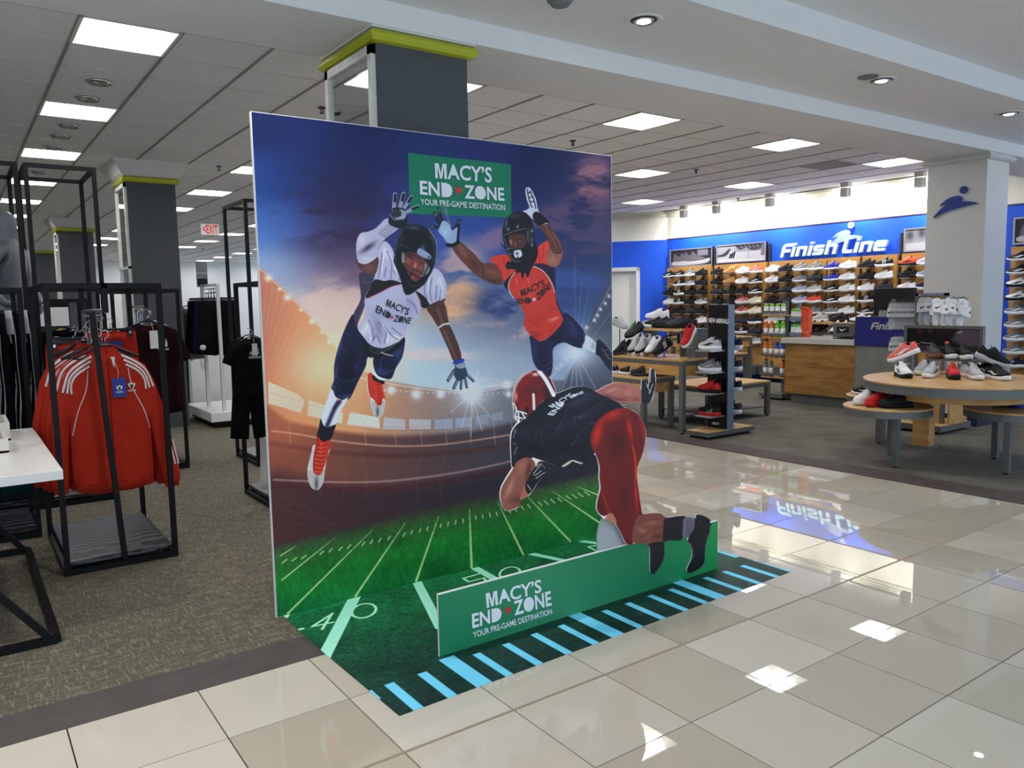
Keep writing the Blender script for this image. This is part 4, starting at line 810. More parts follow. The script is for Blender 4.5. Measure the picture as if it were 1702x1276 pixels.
for k_, q, c_, a_ in (('c1',(1090,760,46,150,.25),(206,54,34),.9),('c1',(1250,560,110,50,-.4),(200,50,34),.85),('c1',(1560,700,30,120,-.1),(170,40,30),.7),('c1',(1300,860,90,140,.1),(78,24,22),.9),('c1',(1430,700,26,130,-.15),(214,54,36),.8),('c2',(430,200,40,160,-.1),(124,32,26),.7),('c2',(620,300,60,200,0),(84,28,24),.7),('c2',(740,260,14,170,-.06),(206,48,34),.9),('c2',(650,700,50,60,0),(100,32,28),.7),('c2',(380,400,26,60,0),(70,22,20),.7)):
    x, y = P(k_, [q[:2]])[0]; B.blob(x, y, q[2]/6.3, q[3]/6.3, c_, a_, q[4], m)
strokes(B, 'c1', [[(1410,580),(1460,700),(1480,830)],[(1470,560),(1545,720),(1555,900)],[(1435,910),(1475,915)],[(1430,935),(1475,940)]], (66,14,12), 1.1, .8, m)
strokes(B, 'c1', [[(1455,890),(1485,1010),(1498,1240)]], (224,70,46), 3, .8, m, 2); strokes(B, 'c2', [[(375,200),(420,350),(460,460)]], (196,80,60), 1.2, .8, m)
m = B.poly(P('c2', [(806,474),(900,462),(1000,468),(1048,512),(1030,640),(1024,772),(872,788),(735,768),(704,742),(716,612),(750,515)]), (126,74,62))
for q, c_, a_ in (((900,560,80,26,-.1),(168,108,92),.7),((800,640,60,30,.2),(180,120,96),.6),((960,700,60,30,.1),(84,46,40),.7),((880,700,20,60,.5),(160,104,84),.5)):
    x, y = P('c2', [q[:2]])[0]; B.blob(x, y, q[2]/6.3, q[3]/6.3, c_, a_, q[4], m)
strokes(B, 'c2', [[(760,560),(860,530),(1000,520)],[(780,720),(900,640),(1010,600)],[(830,760),(950,690)]], (90,48,42), 1.4, .6, m)
m = B.poly(P('c2', [(420,515),(470,460),(510,500),(526,570),(440,532)]), (176,120,96))
B.poly(P('c2', [(1050,510),(1160,496),(1252,492),(1238,600),(1212,738),(1112,736),(1030,756),(1030,640)]), (20,16,18))
m = B.poly(P('c2', [(1252,506),(1372,512),(1352,620),(1290,702),(1232,708),(1236,600)]), (112,104,114)); strokes(B, 'c2', [[(1280,530),(1270,690)],[(1310,530),(1290,680)],[(1340,560),(1300,680)]], (60,54,62), 1.2, .7, m)
B.poly(P('c2', [(1372,478),(1450,490),(1508,528),(1526,580),(1508,600),(1504,680),(1466,780),(1456,830),(1452,958),(1420,1014),(1380,1044),(1300,1082),(1278,1052),(1292,1010),(1335,900),(1322,800),(1284,742),(1352,620)]), (14,11,13)); strokes(B, 'c2', [[(1330,820),(1350,900),(1310,980)],[(1400,520),(1410,560)]], (110,104,108), 1, .7)
B.poly(P('c2', [(872,790),(1026,766),(1034,870),(1010,968),(960,1044),(930,1086),(892,1070),(890,900)]), (24,18,20)); B.line(P('c2', [(882,800),(888,900),(895,1000)]), 1, (150,146,140), a=.6)
# left arm, glove
m = B.poly(P('b', [(168,642),(188,602),(240,577),(282,604),(272,680),(242,780),(205,828),(132,853),(107,800),(112,732)]), (140,88,74))
for q, c_, a_ in (((220,620,26,40,.3),(176,118,98),.7),((150,740,14,60,.4),(196,142,124),.7),((190,800,40,24,0),(90,54,50),.7),((250,640,14,50,.2),(60,36,34),.6)):
    x, y = P('b', [q[:2]])[0]; B.blob(x, y, q[2]/3.19, q[3]/3.19, c_, a_, q[4], m)
B.poly(P('b', [(208,795),(215,770),(240,715),(262,745),(240,782)]), (170,104,90))
B.poly(P('b', [(238,712),(292,622),(318,614),(338,655),(300,700),(252,765)]), (24,22,28)); strokes(B, 'b', [[(275,665),(300,630),(315,620)],[(285,670),(320,645)],[(290,685),(335,655)],[(245,720),(262,745)]], (222,222,226), 1.4, .85)
m = B.poly(P('c1', [(730,1108),(760,1075),(830,1040),(900,1062),(925,1076)]), (196,186,160))
# helmet
m = B.poly(P('c1', [(210,450),(220,340),(246,244),(306,163),(388,114),(460,104),(532,124),(594,195),(645,318),(610,358),(520,405),(440,490),(380,545),(330,575),(260,520)]), (118,30,30))
for q, c_, a_ in (((440,140,36,18,0),(250,220,206),.95),((240,370,16,46,0),(240,150,130),.9),((330,240,60,90,.5),(146,40,36),.7),((400,300,80,60,0),(92,34,34),.7),((330,470,60,60,0),(150,36,30),.7),((560,330,40,60,0),(50,20,24),.8)):
    x, y = P('c1', [q[:2]])[0]; B.blob(x, y, q[2]/6.3, q[3]/6.3, c_, a_, q[4], m)
B.line(P('c1', [(478,104),(545,190),(600,290),(632,355)]), 6.4, (232,228,236)); B.line(P('c1', [(420,350),(424,420),(426,500)]), 4.6, (226,208,204)); B.line(P('c1', [(222,440),(228,300),(300,172),(400,112)]), 1.4, (240,220,214), a=.8)
x, y = P('c1', [(350,512)])[0]; B.blob(x, y, 3.6, 5, (14,10,12), .95)
B.poly(P('c1', [(228,500),(330,540),(350,560),(270,630),(230,590)]), (54,40,44))
strokes(B, 'c1', [[(208,440),(240,500),(232,590),(268,632)],[(236,520),(300,535),(345,552)],[(262,530),(268,632)],[(300,540),(330,600)],[(236,580),(300,600)]], (232,226,222), 2.6, .95)
B.c += ((B.noise(3, 70, 2)-.5)*6)[..., None]
bmz = B.material('cutout_print', GAIN, .42)
cp = thing('player_cutout', ((cx0+cx1)/2, CYP, 0), 'die-cut crouching football player in navy jersey, red trousers and red helmet', 'cutout')
pp = [(p.x, p.z) for p in ow]
MB().prism(pp, .006, lambda u, v, w_: (u, CYP+.0008+v, w_)).build('foam_core', FOAM, cp)
f = MB().prism(pp, .0006, lambda u, v, w_: (u, CYP+v, w_)).build('printed_face', bmz, cp); uv_from(f, lambda v: ((v[0]-cx0)/(cx1-cx0), (v[2]-cz0)/(cz1-cz0)))
cq = lambda p: [on_y(x, y, CYP) for x, y in p]
endzone(cp, cq, (0,-.0015,0), WHT, RED, (P('c1', [(572,470),(805,330),(830,375),(620,490)]), P('c1', [(562,560),(708,418),(752,440),(628,570)]), P('c1', [(765,370),(935,310),(945,335),(812,392)]), P('c1', [(735,400),(765,385),(782,405),(752,425)])), False)
# ================================================================ CLOTHING DEPARTMENT (left)
from mathutils.geometry import delaunay_2d_cdt, tessellate_polygon
BLACKM = M('black_steel', (11,11,12), .5, metal=.0, noise=.03, spec=.25)
def ash():
    m = bpy.data.materials.new('black_ash'); m.use_nodes = True; nt = m.node_tree; b = nt.nodes['Principled BSDF']; tc = nt.nodes.new('ShaderNodeTexCoord')
    mp = nt.nodes.new('ShaderNodeMapping'); mp.inputs['Scale'].default_value = (1.6, .55, 1); mp.inputs['Location'].default_value = (.3, .2, 0)
    w_ = nt.nodes.new('ShaderNodeTexWave'); w_.wave_type = 'RINGS'; w_.inputs['Scale'].default_value = 9; w_.inputs['Distortion'].default_value = 5; w_.inputs['Detail'].default_value = 2; w_.inputs['Detail Scale'].default_value = .8
    r = nt.nodes.new('ShaderNodeValToRGB'); r.color_ramp.elements[0].position = .35; r.color_ramp.elements[1].position = .75; r.color_ramp.elements[0].color = lin((20,21,24)); r.color_ramp.elements[1].color = lin((82,84,88))
    nt.links.new(tc.outputs['Object'], mp.inputs[0]); nt.links.new(mp.outputs[0], w_.inputs['Vector']); nt.links.new(w_.outputs['Fac'], r.inputs[0]); nt.links.new(r.outputs[0], b.inputs['Base Color']); b.inputs['Roughness'].default_value = .35; return m
BWOOD = ash()
HANGM = M('hanger_chrome', (200,200,204), .2, metal=1, noise=0)
HBLK = M('hanger_black', (18,18,20), .35, noise=0)
REDC = M('cloth_red', (178,44,26), .85, noise=.05, scale=9, spec=.15); REDD = M('cloth_dark_red', (128,22,18), .85, noise=.05, spec=.15)
WSTR = M('cloth_white', (222,214,208), .8, noise=.02, spec=.15); BLKC = M('cloth_black', (15,15,17), .9, noise=.06, spec=.12)
MARC = M('cloth_maroon', (36,10,14), .9, noise=.06, spec=.12); NAVC = M('cloth_navy', (24,24,66), .9, noise=.05, spec=.12); GRYC = M('cloth_grey', (120,120,122), .9, noise=.05, spec=.12); TEAL = M('cloth_teal', (10,60,58), .9, spec=.12); YLC = M('cloth_yellow', (196,150,30), .85, spec=.12)
TAGB = M('tag_blue', (26,54,150), .5, noise=0); TAGW = M('tag_white', (228,226,220), .5, noise=0)
class Puff:
    """an outline given thickness: a soft, slightly creased garment (x right, z up, y = depth)."""
    def __init__(s, poly, thick=.03, edge=.07, step=.035, crease=.006, seed=0):
        s.P = [np.array(p, float) for p in poly]; s.th, s.ed, s.cr, s.seed = thick, edge, crease, seed
        xs = [p[0] for p in s.P]; zs = [p[1] for p in s.P]; pts = []; n = len(s.P)
        for i in range(n):
            a, b = s.P[i], s.P[(i+1) % n]; k = max(1, int(np.hypot(*(b-a))/step))
            pts += [a+(b-a)*t/k for t in range(k)]
        nb = len(pts); x = min(xs)+step/2; row = 0
        while x < max(xs):
            z = min(zs)+(step/2 if row % 2 else step)
            while z < max(zs):
                d, ins = s.d((x, z))
                if ins and d > step*.45: pts.append(np.array((x, z)))
                z += step
            x += step; row += 1
        r = delaunay_2d_cdt([Vector(p) for p in pts], [], [list(range(nb))], 1, 1e-5)
        s.v2 = [np.array(v[:]) for v in r[0]]; s.f = [tuple(f) for f in r[2]]
    def d(s, p):
        best = 9; ins = False; n = len(s.P); x, y = p
        for i in range(n):
            x0, y0 = s.P[i]; x1, y1 = s.P[(i+1) % n]; dx, dy = x1-x0, y1-y0
            t = max(0, min(1, ((x-x0)*dx+(y-y0)*dy)/(dx*dx+dy*dy+1e-12))); best = min(best, math.hypot(x-x0-t*dx, y-y0-t*dy))
            if (y0 > y) != (y1 > y) and x < (x1-x0)*(y-y0)/(y1-y0)+x0: ins = not ins
        return best, ins
    def depth(s, p):
        d, _ = s.d(p); q = min(1, d/s.ed); q = math.sqrt(max(0, 1-(1-q)**2))
        return s.th*q+s.cr*q*math.sin(p[0]*46+s.seed+2.2*math.sin(p[1]*7+s.seed))
    def mb(s, m=None):
        m = m or MB(); n = len(s.v2); dp = [s.depth(p) for p in s.v2]
        m.add([(p[0], -q, p[1]) for p, q in zip(s.v2, dp)]+[(p[0], q*.8, p[1]) for p, q in zip(s.v2, dp)], s.f+[tuple(i+n for i in f[::-1]) for f in s.f]); return m
    def ribbon(s, pts, w_, m=None, lift=.003):
        m = m or MB(); P_ = Art.smooth(pts, 5, False); L = []; 
        for i, p in enumerate(P_):
            a = P_[max(0, i-1)]; b = P_[min(len(P_)-1, i+1)]; t = (b-a)/(np.hypot(*(b-a))+1e-9); nrm = np.array((-t[1], t[0]))
            for k in (1, -1):
                q = p+nrm*w_/2*k; L.append((q[0], -s.depth(q)-lift, q[1]))
        m.add(L, [(2*i, 2*i+1, 2*i+3, 2*i+2) for i in range(len(P_)-1)]); return m
def put_mb(mb, name, mat, parent, smooth=True): return mb.build(name, mat, parent, smooth, world=False)
def rot_quad(parent, cx, cz, w_, h_, y, tilt=0.):
    c_, s_ = math.cos(tilt), math.sin(tilt)
    return [(cx+a*w_/2*c_-b*h_/2*s_, y, cz+a*w_/2*s_+b*h_/2*c_) for a, b in ((-1,1),(1,1),(1,-1),(-1,-1))]
def local_text(name, geo, q, mat, parent):
    v, fs, _ = geo; q = [Vector(p) for p in q]; me = bpy.data.meshes.new(name)
    me.from_pydata([(q[3]*(1-a)+q[2]*a)*(1-b)+(q[0]*(1-a)+q[1]*a)*b for a, b in v], [], fs); me.materials.append(mat)
    o = bpy.data.objects.new(name, me); COL.objects.link(o); o.parent = parent; return o
G_ADI = text_geo('adidas', .02)
def trefoil(parent, cx, cz, s_, y, mat):
    m = MB()
    for a in (-.62, 0, .62):
        pts = []
        for k in range(14):
            t = k/13*PI*2; u, w_ = .26*math.cos(t), .30*math.sin(t)+.34*(1+math.cos(t))*0+.32
            pts.append((cx+s_*(u*.62*math.cos(a)+w_*math.sin(a)), y, cz+s_*(-u*.62*math.sin(a)+w_*math.cos(a))))
        m.add(pts, [tuple(range(14))])
    b = m.build('badge', mat, parent, world=False)
    local_text('lettering', G_ADI, rot_quad(None, cx, cz-s_*.22, s_*.9, s_*.24, y), mat, parent); return b
def bars3(parent, cx, cz, s_, y, mat, tilt=0.):
    m = MB(); c_, q_ = math.cos(tilt), math.sin(tilt)
    for k, h_ in enumerate((.35,.62,.9)):
        x0 = -.5+k*.34; p = [(x0,0),(x0+.26,0),(x0+.26-.0+.0,h_*.55),(x0+.14,h_)] if k else [(x0,0),(x0+.26,0),(x0+.13,h_)]
        pts = [(a*.9, b) for a, b in p]; m.add([(cx+s_*(a*c_-b*q_), y, cz+s_*(a*q_+b*c_)) for a, b in pts], [tuple(range(len(pts)))])
    b = m.build('badge', mat, parent, world=False)
    local_text('lettering', G_ADI, rot_quad(None, cx, cz-s_*.22, s_*1.05, s_*.3, y, tilt), mat, parent); return b
def hanger(parent, z, w_=.19, mat=None):
    m = MB().tube([(-w_,0,z-.075),(-.03,0,z-.005),(.03,0,z-.005),(w_,0,z-.075)], .007, 6); m.tube([(-w_,0,z-.075),(w_,0,z-.075)], .004, 6)
    h = put_mb(m, 'hanger', mat or HBLK, parent); k = [(0,0,z)]+[(.022*math.sin(a),0,z+.055-.022*math.cos(a)) for a in np.linspace(0, 4.2, 8)]
    put_mb(MB().tube(k, .003, 5), 'hook', HANGM, h); return h
JK = [(-.07,-.0),(-.085,.035),(-.055,.05),(0,.02),(.055,.05),(.085,.035),(.07,0),(.16,-.035),(.225,-.075),(.275,-.17),(.315,-.30),(.335,-.42),(.385,-.62),(.40,-.74),(.385,-.80),(.30,-.80),(.285,-.70),(.255,-.52),(.235,-.40),(.235,-.60),(.235,-.70),(.225,-.765),(.10,-.785),(-.10,-.785),(-.215,-.765),(-.235,-.70),(-.235,-.50),(-.235,-.36),(-.25,-.52),(-.26,-.66),(-.27,-.76),(-.345,-.76),(-.36,-.70),(-.335,-.50),(-.33,-.38),(-.30,-.26),(-.27,-.15),(-.225,-.075),(-.16,-.035)]
JP = Puff(JK, .034, .06, .034, .007, 1.)
jk_me = JP.mb().mesh('jacket_body', True); jk_me.materials.append(REDC)
RIB = []
for s_ in (1, -1):
    for k in range(3):
        o_ = k*.026; RIB.append(JP.ribbon([(s_*(.085+o_*.35),-.012-o_),(s_*(.165+o_*.1),-.052-o_*.95),(s_*(.225-o_*.3),-.105-o_*.9),(s_*(.262-o_*.9),-.20-o_*.2)], .012))
    RIB.append(JP.ribbon([(s_*.115,-.085),(s_*.135,-.20),(s_*.19,-.32),(s_*.225,-.44)], .005))
for k in range(3): RIB.append(JP.ribbon([(.315+k*.024,-.50-k*.01),(.345+k*.022,-.66-k*.004)], .010))
RIB = [r_.mesh('stripe') for r_ in RIB]
for r_ in RIB: r_.materials.append(WSTR)
CF = []
for a, b in (((-.225,-.725),(.225,-.725)),((.295,-.765),(.39,-.765)),((-.355,-.725),(-.27,-.725))): CF.append(JP.ribbon([a, b], .004).mesh('seam')); CF[-1].materials.append(REDD)
zp_me = JP.ribbon([(0,.02),(0,-.4),(0,-.78)], .006, None).mesh('zip'); zp_me.materials.append(REDD)
def jacket(loc, rz, label, first=False, sc=1.):
    t = thing('track_jacket', loc, label, 'jacket', 'red track jackets on the front rack', rz); t.scale = (sc*.93, 1, sc*1.07)
    put('body', jk_me, None, t); [put('stripe', r_, None, t) for r_ in RIB]; [put('seam', r_, None, t) for r_ in CF]; put('zip', zp_me, None, t)
    hanger(t, .05)
    if first:
        q = MB().add([(-.055,-.03,-.02),(.045,-.03,-.02),(.035,-.032,-.10),(-.05,-.032,-.10)], [(0,1,2,3)]); put_mb(q, 'neck_label', TAGW, t, False)
        put_mb(MB().tube([(.04,-.035,-.05),(.055,-.05,-.10),(.05,-.05,-.14)], .002, 5), 'tag_string', WSTR, t)
        g_ = put_mb(MB().box(.015,-.054,-.245,.095,-.05,-.14), 'swing_tag', TAGB, t, False); trefoil(g_, .055, -.205, .045, -.0555, TAGW)
        trefoil(t, .13, -.20, .055, -JP.depth((.13,-.2))-.006, WSTR)
    return t
# ---- racks
def rack(x0, y0, x1, y1, h, label, shelf=True, t=.03, name='garment_rack', slant=None, rod=True):
    r = thing(name, ((x0+x1)/2, (y0+y1)/2, 0), label, 'rack')
    for x in (x0+t/2, x1-t/2):
        for y in (y0+t/2, y1-t/2): MB().box(x-t/2, y-t/2, 0, x+t/2, y+t/2, h).build('post', BLACKM, r)
    for z in (h-t/2, .02):
        for y in (y0+t/2, y1-t/2): MB().box(x0+t, y-t/2, z-t/2, x1-t, y+t/2, z+t/2).build('rail', BLACKM, r)
        for x in (x0+t/2, x1-t/2): MB().box(x-t/2, y0+t, z-t/2, x+t/2, y1-t, z+t/2).build('rail', BLACKM, r)
    if shelf: MB().box(x0+t, y0+t, .05, x1-t, y1-t, .075).build('base_shelf', BWOOD, r)
    if rod: MB().tube([((x0+x1)/2, y0+.03, h-.16), ((x0+x1)/2, y1-.03, h-.16)], .012, 8).build('hang_rod', HANGM, r); MB().bar(((x0+x1)/2, y0+t/2, h-.17), ((x0+x1)/2, y0+t/2, h), t).build('rod_bracket', BLACKM, r); MB().bar(((x0+x1)/2, y1-t/2, h-.17), ((x0+x1)/2, y1-t/2, h), t).build('rod_bracket', BLACKM, r)
    if slant: MB().bar(*slant, t).build('front_bar', BLACKM, r)
    return r
rack(-.725, 2.74, -.115, 3.74, 1.665, 'black steel rack in front, holding the red track jackets', slant=((-.49,2.755,1.50),(-.41,2.755,.03)))
def stick(x, y, z0, m): m.tube([(x,y,z0),(x,y,z0+.1)], .004, 5); return m
for k, (dx, dy, z, rz, sc, lb) in enumerate(((-.41,2.92,1.255,0,1.,'front red track jacket with blue tag, white shoulder stripes and piping'),(-.435,3.0,1.262,.03,1.,'second red track jacket, pressed right behind the front one'),(-.455,3.10,1.25,.05,.99,'third red track jacket in the hanging row'),(-.475,3.19,1.275,.08,1.,'fourth red track jacket, its sleeve showing at the left'),(-.485,3.28,1.25,.1,1.,'rearmost red track jacket, hanging lowest of the row'))):
    jacket((dx, dy, z), rz, lb, k == 0, sc)
# red track bottoms on clip hangers above
TB = Puff([(-.2,0),(.2,0),(.21,-.2),(.2,-.5),(-.2,-.5),(-.21,-.2)], .03, .05, .04, .008, 2.); tb_me = TB.mb().mesh('folded_legs', True); tb_me.materials.append(REDD)
for k, (x, y, z, rz, lb) in enumerate(((-.52,3.42,1.30,-.05,'red track trousers on a clip hanger left behind the jackets'),(-.50,3.50,1.32,.05,'red track trousers on a clip hanger, hidden behind the first pair'),(-.30,3.45,1.37,.1,'red track trousers with two blue tags, right behind the jackets'))):
    t = thing('track_trousers', (x, y, z), lb, 'trousers', 'red track trousers on the front rack', rz)
    put('folded_legs', tb_me, REDC, t); t.scale = (.78,1,.9)
    put_mb(MB().bar((-.19,0,.012),(.19,0,.012),.018), 'clip_bar', HBLK, t, False)
    for s_ in (-1, 1):
        c = put_mb(MB().box(s_*.14-.018,-.04,-.04,s_*.14+.018,-.0,.03), 'clip', HBLK, t, False); put_mb(MB().box(s_*.14-.008,-.044,-.02,s_*.14+.008,-.04,.0), 'spring', HANGM, c, False)
    k_ = [(0,0,.02)]+[(.022*math.sin(a),0,.075-.022*math.cos(a)) for a in np.linspace(0, 4.2, 8)]; put_mb(MB().tube(k_, .003, 5), 'hook', HANGM, t)
    if k == 2:
        for s_ in (0, 1):
            put_mb(MB().tube([(-.08+s_*.09,-.05,.03),(-.085+s_*.09,-.06,-.03),(-.06+s_*.085,-.06,-.075)], .003, 5), 'tag_string', REDC, t)
            g_ = put_mb(MB().box(-.11+s_*.085,-.062-.006*s_,-.21,-.025+s_*.085,-.058-.006*s_,-.07), 'swing_tag', TAGB, t, False); trefoil(g_, -.068+s_*.085, -.185, .04, -.064-.006*s_, TAGW)
# row of chrome hooks on the front rack's rod
# black boxy racks further back
rack(.02, 5.49, .60, 6.35, 1.69, 'black rack behind the jacket rack, holding dark maroon shirts')
rack(-1.45, 3.76, -.755, 4.46, 1.665, 'black rack at the left edge, holding black striped trousers')
rack(-.63, 4.6, -.15, 5.35, 2.6, 'tall narrow black display frame standing behind the jacket rack', name='tall_stand', rod=False)
rack(-1.32, 4.6, -.665, 5.35, 2.6, 'tall black display frame at the left edge around the grey mannequin', name='tall_stand', rod=False)
rack(-.55, 6.5, -.02, 7.2, 1.62, 'low black rack between the display frame and the grey columns')
rack(.70, 3.44, 1.32, 4.12, 1.70, 'black rack half hidden behind the left edge of the football board')
rack(1.12, 5.10, 1.70, 5.8, 2.5, 'tall black frame behind the rack at the board edge', name='tall_stand', rod=False)
# T-shirts
TS = [(-.075,0),(-.05,-.02),(0,-.03),(.05,-.02),(.075,0),(.19,-.045),(.245,-.10),(.31,-.29),(.225,-.33),(.215,-.29),(.22,-.72),(0,-.735),(-.22,-.72),(-.215,-.29),(-.225,-.33),(-.31,-.29),(-.245,-.10),(-.19,-.045)]
TP = Puff(TS, .028, .06, .045, .007, 3.); ts_me = TP.mb().mesh('shirt_body', True); ts_me.materials.append(MARC)
def tshirt(loc, rz, mat, label, group, sc=1., badge=None, tag_=False):
    t = thing('t_shirt', loc, label, 'shirt', group, rz); t.scale = (sc, 1, sc); put('shirt_body', ts_me, mat, t); hanger(t, .02)
    if badge: bars3(t, .1 if badge is True else .03, -.19, .075 if badge is True else .13, -TP.depth((.1,-.2))-.008, WSTR)
    if tag_: put_mb(MB().tube([(.02,-.05,0),(.03,-.055,-.06)], .002, 4), 'tag_string', WSTR, t); put_mb(MB().box(.0,-.062,-.20,.06,-.058,-.06), 'swing_tag', TAGW, t, False)
    return t
for k, (m_, lb) in enumerate(((MARC,'front dark maroon shirt with small white chest logo and white tag'),(MARC,'second maroon shirt, just behind the front one'),(NAVC,'navy blue shirt behind the maroon ones'),(MARC,'maroon shirt behind the navy one'),(NAVC,'rearmost navy shirt, its shoulder showing at the right'),(YLC,'yellow shirt glimpsed behind the maroon shirts'))):
    tshirt((.33+k*.022, 5.60+k*.10, 1.38), .05*k, m_, lb, 'shirts on the rack behind the jackets', 1.18, k == 0, k == 0)
for k, (m_, lb) in enumerate(((BLKC,'black shirt hanging above and behind the red jackets'),(GRYC,'grey shirt hanging beyond the maroon rack'),(YLC,'yellow garment behind the chrome hangers'),(BLKC,'black shirt at the back of the far left rack'))):
    tshirt((-.28-.02*k, 6.65+k*.12, 1.34), .1*k-.1, m_, lb, 'shirts on the low back rack', 1.0)
# pale chrome hangers bunched on the rods
for (x, y, z, n_, lb) in ((-.42, 3.0, 1.50, 9, 'bunch of chrome hanger hooks over the red jackets'), (.31, 5.62, 1.53, 9, 'bunch of chrome hanger hooks over the maroon shirts')):
    t = thing('hanger_hooks', (x, y, z-.1), lb, 'hangers')
    for k in range(n_):
        yy = y+k*.055; xx = x-.07+.017*k+.008*math.sin(k*2.1)
        MB().tube([(xx,yy,z-.19),(xx+.005*(k%3-1),yy+.01,z-.07)]+[(xx+.02*math.sin(a),yy+.01,z-.02-.02*math.cos(a)-.02) for a in np.linspace(0, 4, 6)], .0035, 5).build('hook', HANGM, t)
# right-hand rack by the board: black tee, white shirts
t = tshirt((.66, 3.60, 1.28), -.25, BLKC, 'black t-shirt with white chest logo beside the football board', 'clothes at the board-edge rack', .62, 2, True)
tshirt((.69, 3.74, 1.29), -.22, BLKC, 'black t-shirt directly behind the one with the logo', 'clothes at the board-edge rack', .66)
t = tshirt((.83, 3.62, 1.27), -.3, WSTR, 'white shirt hanging between the black t-shirts and the board', 'clothes at the board-edge rack', .55)
SH = Puff([(-.13,0),(.13,0),(.17,-.42),(.02,-.44),(0,-.2),(-.02,-.44),(-.17,-.42)], .03, .05, .04, .008, 5.); sh_me = SH.mb().mesh('shorts_body', True); sh_me.materials.append(BLKC)
def shorts(loc, rz, mat, label, group, sc=(1,1)):
    t = thing('shorts', loc, label, 'shorts', group, rz); t.scale = (sc[0], 1, sc[1]); put('shorts_body', sh_me, mat, t)
    put_mb(MB().bar((-.12,0,.012),(.12,0,.012),.018), 'clip_bar', HBLK, t, False); k_ = [(0,0,.02)]+[(.022*math.sin(a),0,.075-.022*math.cos(a)) for a in np.linspace(0, 4.2, 8)]; put_mb(MB().tube(k_, .003, 5), 'hook', HANGM, t)
    return t
shorts((.66,3.72,.90), -.2, BLKC, 'black shorts below the black t-shirt at the board edge', 'clothes at the board-edge rack', (.9,.9))
t = shorts((.82,3.76,.86), -.2, WSTR, 'white shorts with small round badge beside the board edge', 'clothes at the board-edge rack', (.6,1.05))
put_mb(MB().cyl((.09,-.0,0), .02, .004, 12), 'badge', GRYC, t).rotation_euler = (PI/2, 0, 0); t.children[-1].location = (0, -.04, -.3)
# trousers with white stripes, left rack
PT = Puff([(-.17,0),(.17,0),(.19,-.3),(.17,-.92),(-.17,-.92),(-.19,-.3)], .028, .05, .05, .008, 4.); pt_me = PT.mb().mesh('trouser_legs', True); pt_me.materials.append(BLKC)
PS = [PT.ribbon([(.10,-.02),(.12,-.4),(.10,-.9)], .010).mesh('stripe'), PT.ribbon([(.135,-.02),(.15,-.4),(.13,-.9)], .008).mesh('stripe')]
for r_ in PS: r_.materials.append(WSTR)
for k in range(6):
    t = thing('track_trousers', (-1.23+k*.085, 3.9+k*.045, 1.50), 'black track trousers with white side stripes, %s along the left rack' % ORD[k], 'trousers', 'black striped trousers on the left rack', -.95+.05*k)
    put('trouser_legs', pt_me, None, t); [put('stripe', r_, None, t) for r_ in PS]; put_mb(MB().bar((-.16,0,.012),(.16,0,.012),.018), 'clip_bar', HBLK, t, False)
    if k > 3: put_mb(MB().box(.10,-.05,-.14,.15,-.046,.02), 'swing_tag', TAGW, t, False)
t = thing('track_trousers', (-.78, 4.35, 1.12), 'dark teal trousers between the striped trousers and the red jackets', 'trousers', rz=.3); put('trouser_legs', pt_me, TEAL, t)
# grey mannequin inside the tall frame: one skinned body
def skinned(name, verts, edges, radii, mat, parent, loc=(0,0,0), sub=2, root=0):
    me = bpy.data.meshes.new(name); me.from_pydata(verts, edges, []); ob = bpy.data.objects.new(name, me); COL.objects.link(ob)
    ob.modifiers.new('skin', 'SKIN'); sk = me.skin_vertices[0].data
    for i, r_ in enumerate(radii): sk[i].radius = r_ if hasattr(r_, '__len__') else (r_, r_)
    sk[root].use_root = True
    s_ = ob.modifiers.new('sub', 'SUBSURF'); s_.levels = sub; s_.render_levels = sub
    dg_ = bpy.context.evaluated_depsgraph_get(); m2 = bpy.data.meshes.new_from_object(ob.evaluated_get(dg_)); bpy.data.objects.remove(ob)
    for p in m2.polygons: p.use_smooth = True
    m2.materials.clear(); m2.materials.append(mat); m2.name = name
    o = bpy.data.objects.new(name, m2); COL.objects.link(o); o.parent = parent; o.location = loc; return o
MQ = M('mannequin_grey', (104,108,112), .5, noise=.02)
def figure(parent, mat, arms='hip', loc=(0,0,0)):
    #  0 pelvis 1 waist 2 chest 3 neck-base 4 neck 5 head 6 crown
    v = [(0,0,.95),(0,0,1.10),(0,0,1.30),(0,0,1.45),(0,.0,1.53),(0,-.01,1.64),(0,0,1.76)]; r_ = [(.16,.12),(.13,.10),(.18,.12),(.13,.085),(.055,.055),(.085,.10),(.055,.06)]
    e = [(0,1),(1,2),(2,3),(3,4),(4,5),(5,6)]
    def chain(st, pts):
        k = st
        for p, q in pts: v.append(p); r_.append(q); e.append((k, len(v)-1)); k = len(v)-1
    for s_ in (-1, 1):
        if arms == 'hip': chain(3, [((s_*.17,0,1.42),.065),((s_*.30,.02,1.18),.043),((s_*.27,-.10,1.02),.032),((s_*.19,-.15,1.01),.028)])
        else: chain(3, [((s_*.17,0,1.42),.065),((s_*.23,.01,1.15),.045),((s_*.24,-.04,.92),.033),((s_*.24,-.05,.84),.03)])
        chain(0, [((s_*.10,0,.86),.095),((s_*.11,-.01,.50),.06),((s_*.12,.01,.12),.04),((s_*.12,-.02,.04),.035),((s_*.13,-.15,.03),.03)])
    return skinned('body', v, e, r_, mat, parent, loc)
PLX = (-.755, 4.95)
t = thing('plinth', (PLX[0], PLX[1], .075), 'black plinth under the grey mannequin in the left display frame', 'plinth'); bevel(MB().box(PLX[0]-.26, PLX[1]-.26, .076, PLX[0]+.07, PLX[1]+.26, .58).build('block', BLACKM, t), .01)
mq = thing('mannequin', (PLX[0], PLX[1], .58), 'grey egg-headed mannequin with hand on hip inside the left display frame', 'mannequin', rz=1.0); mq.scale = (.95,.95,.97)
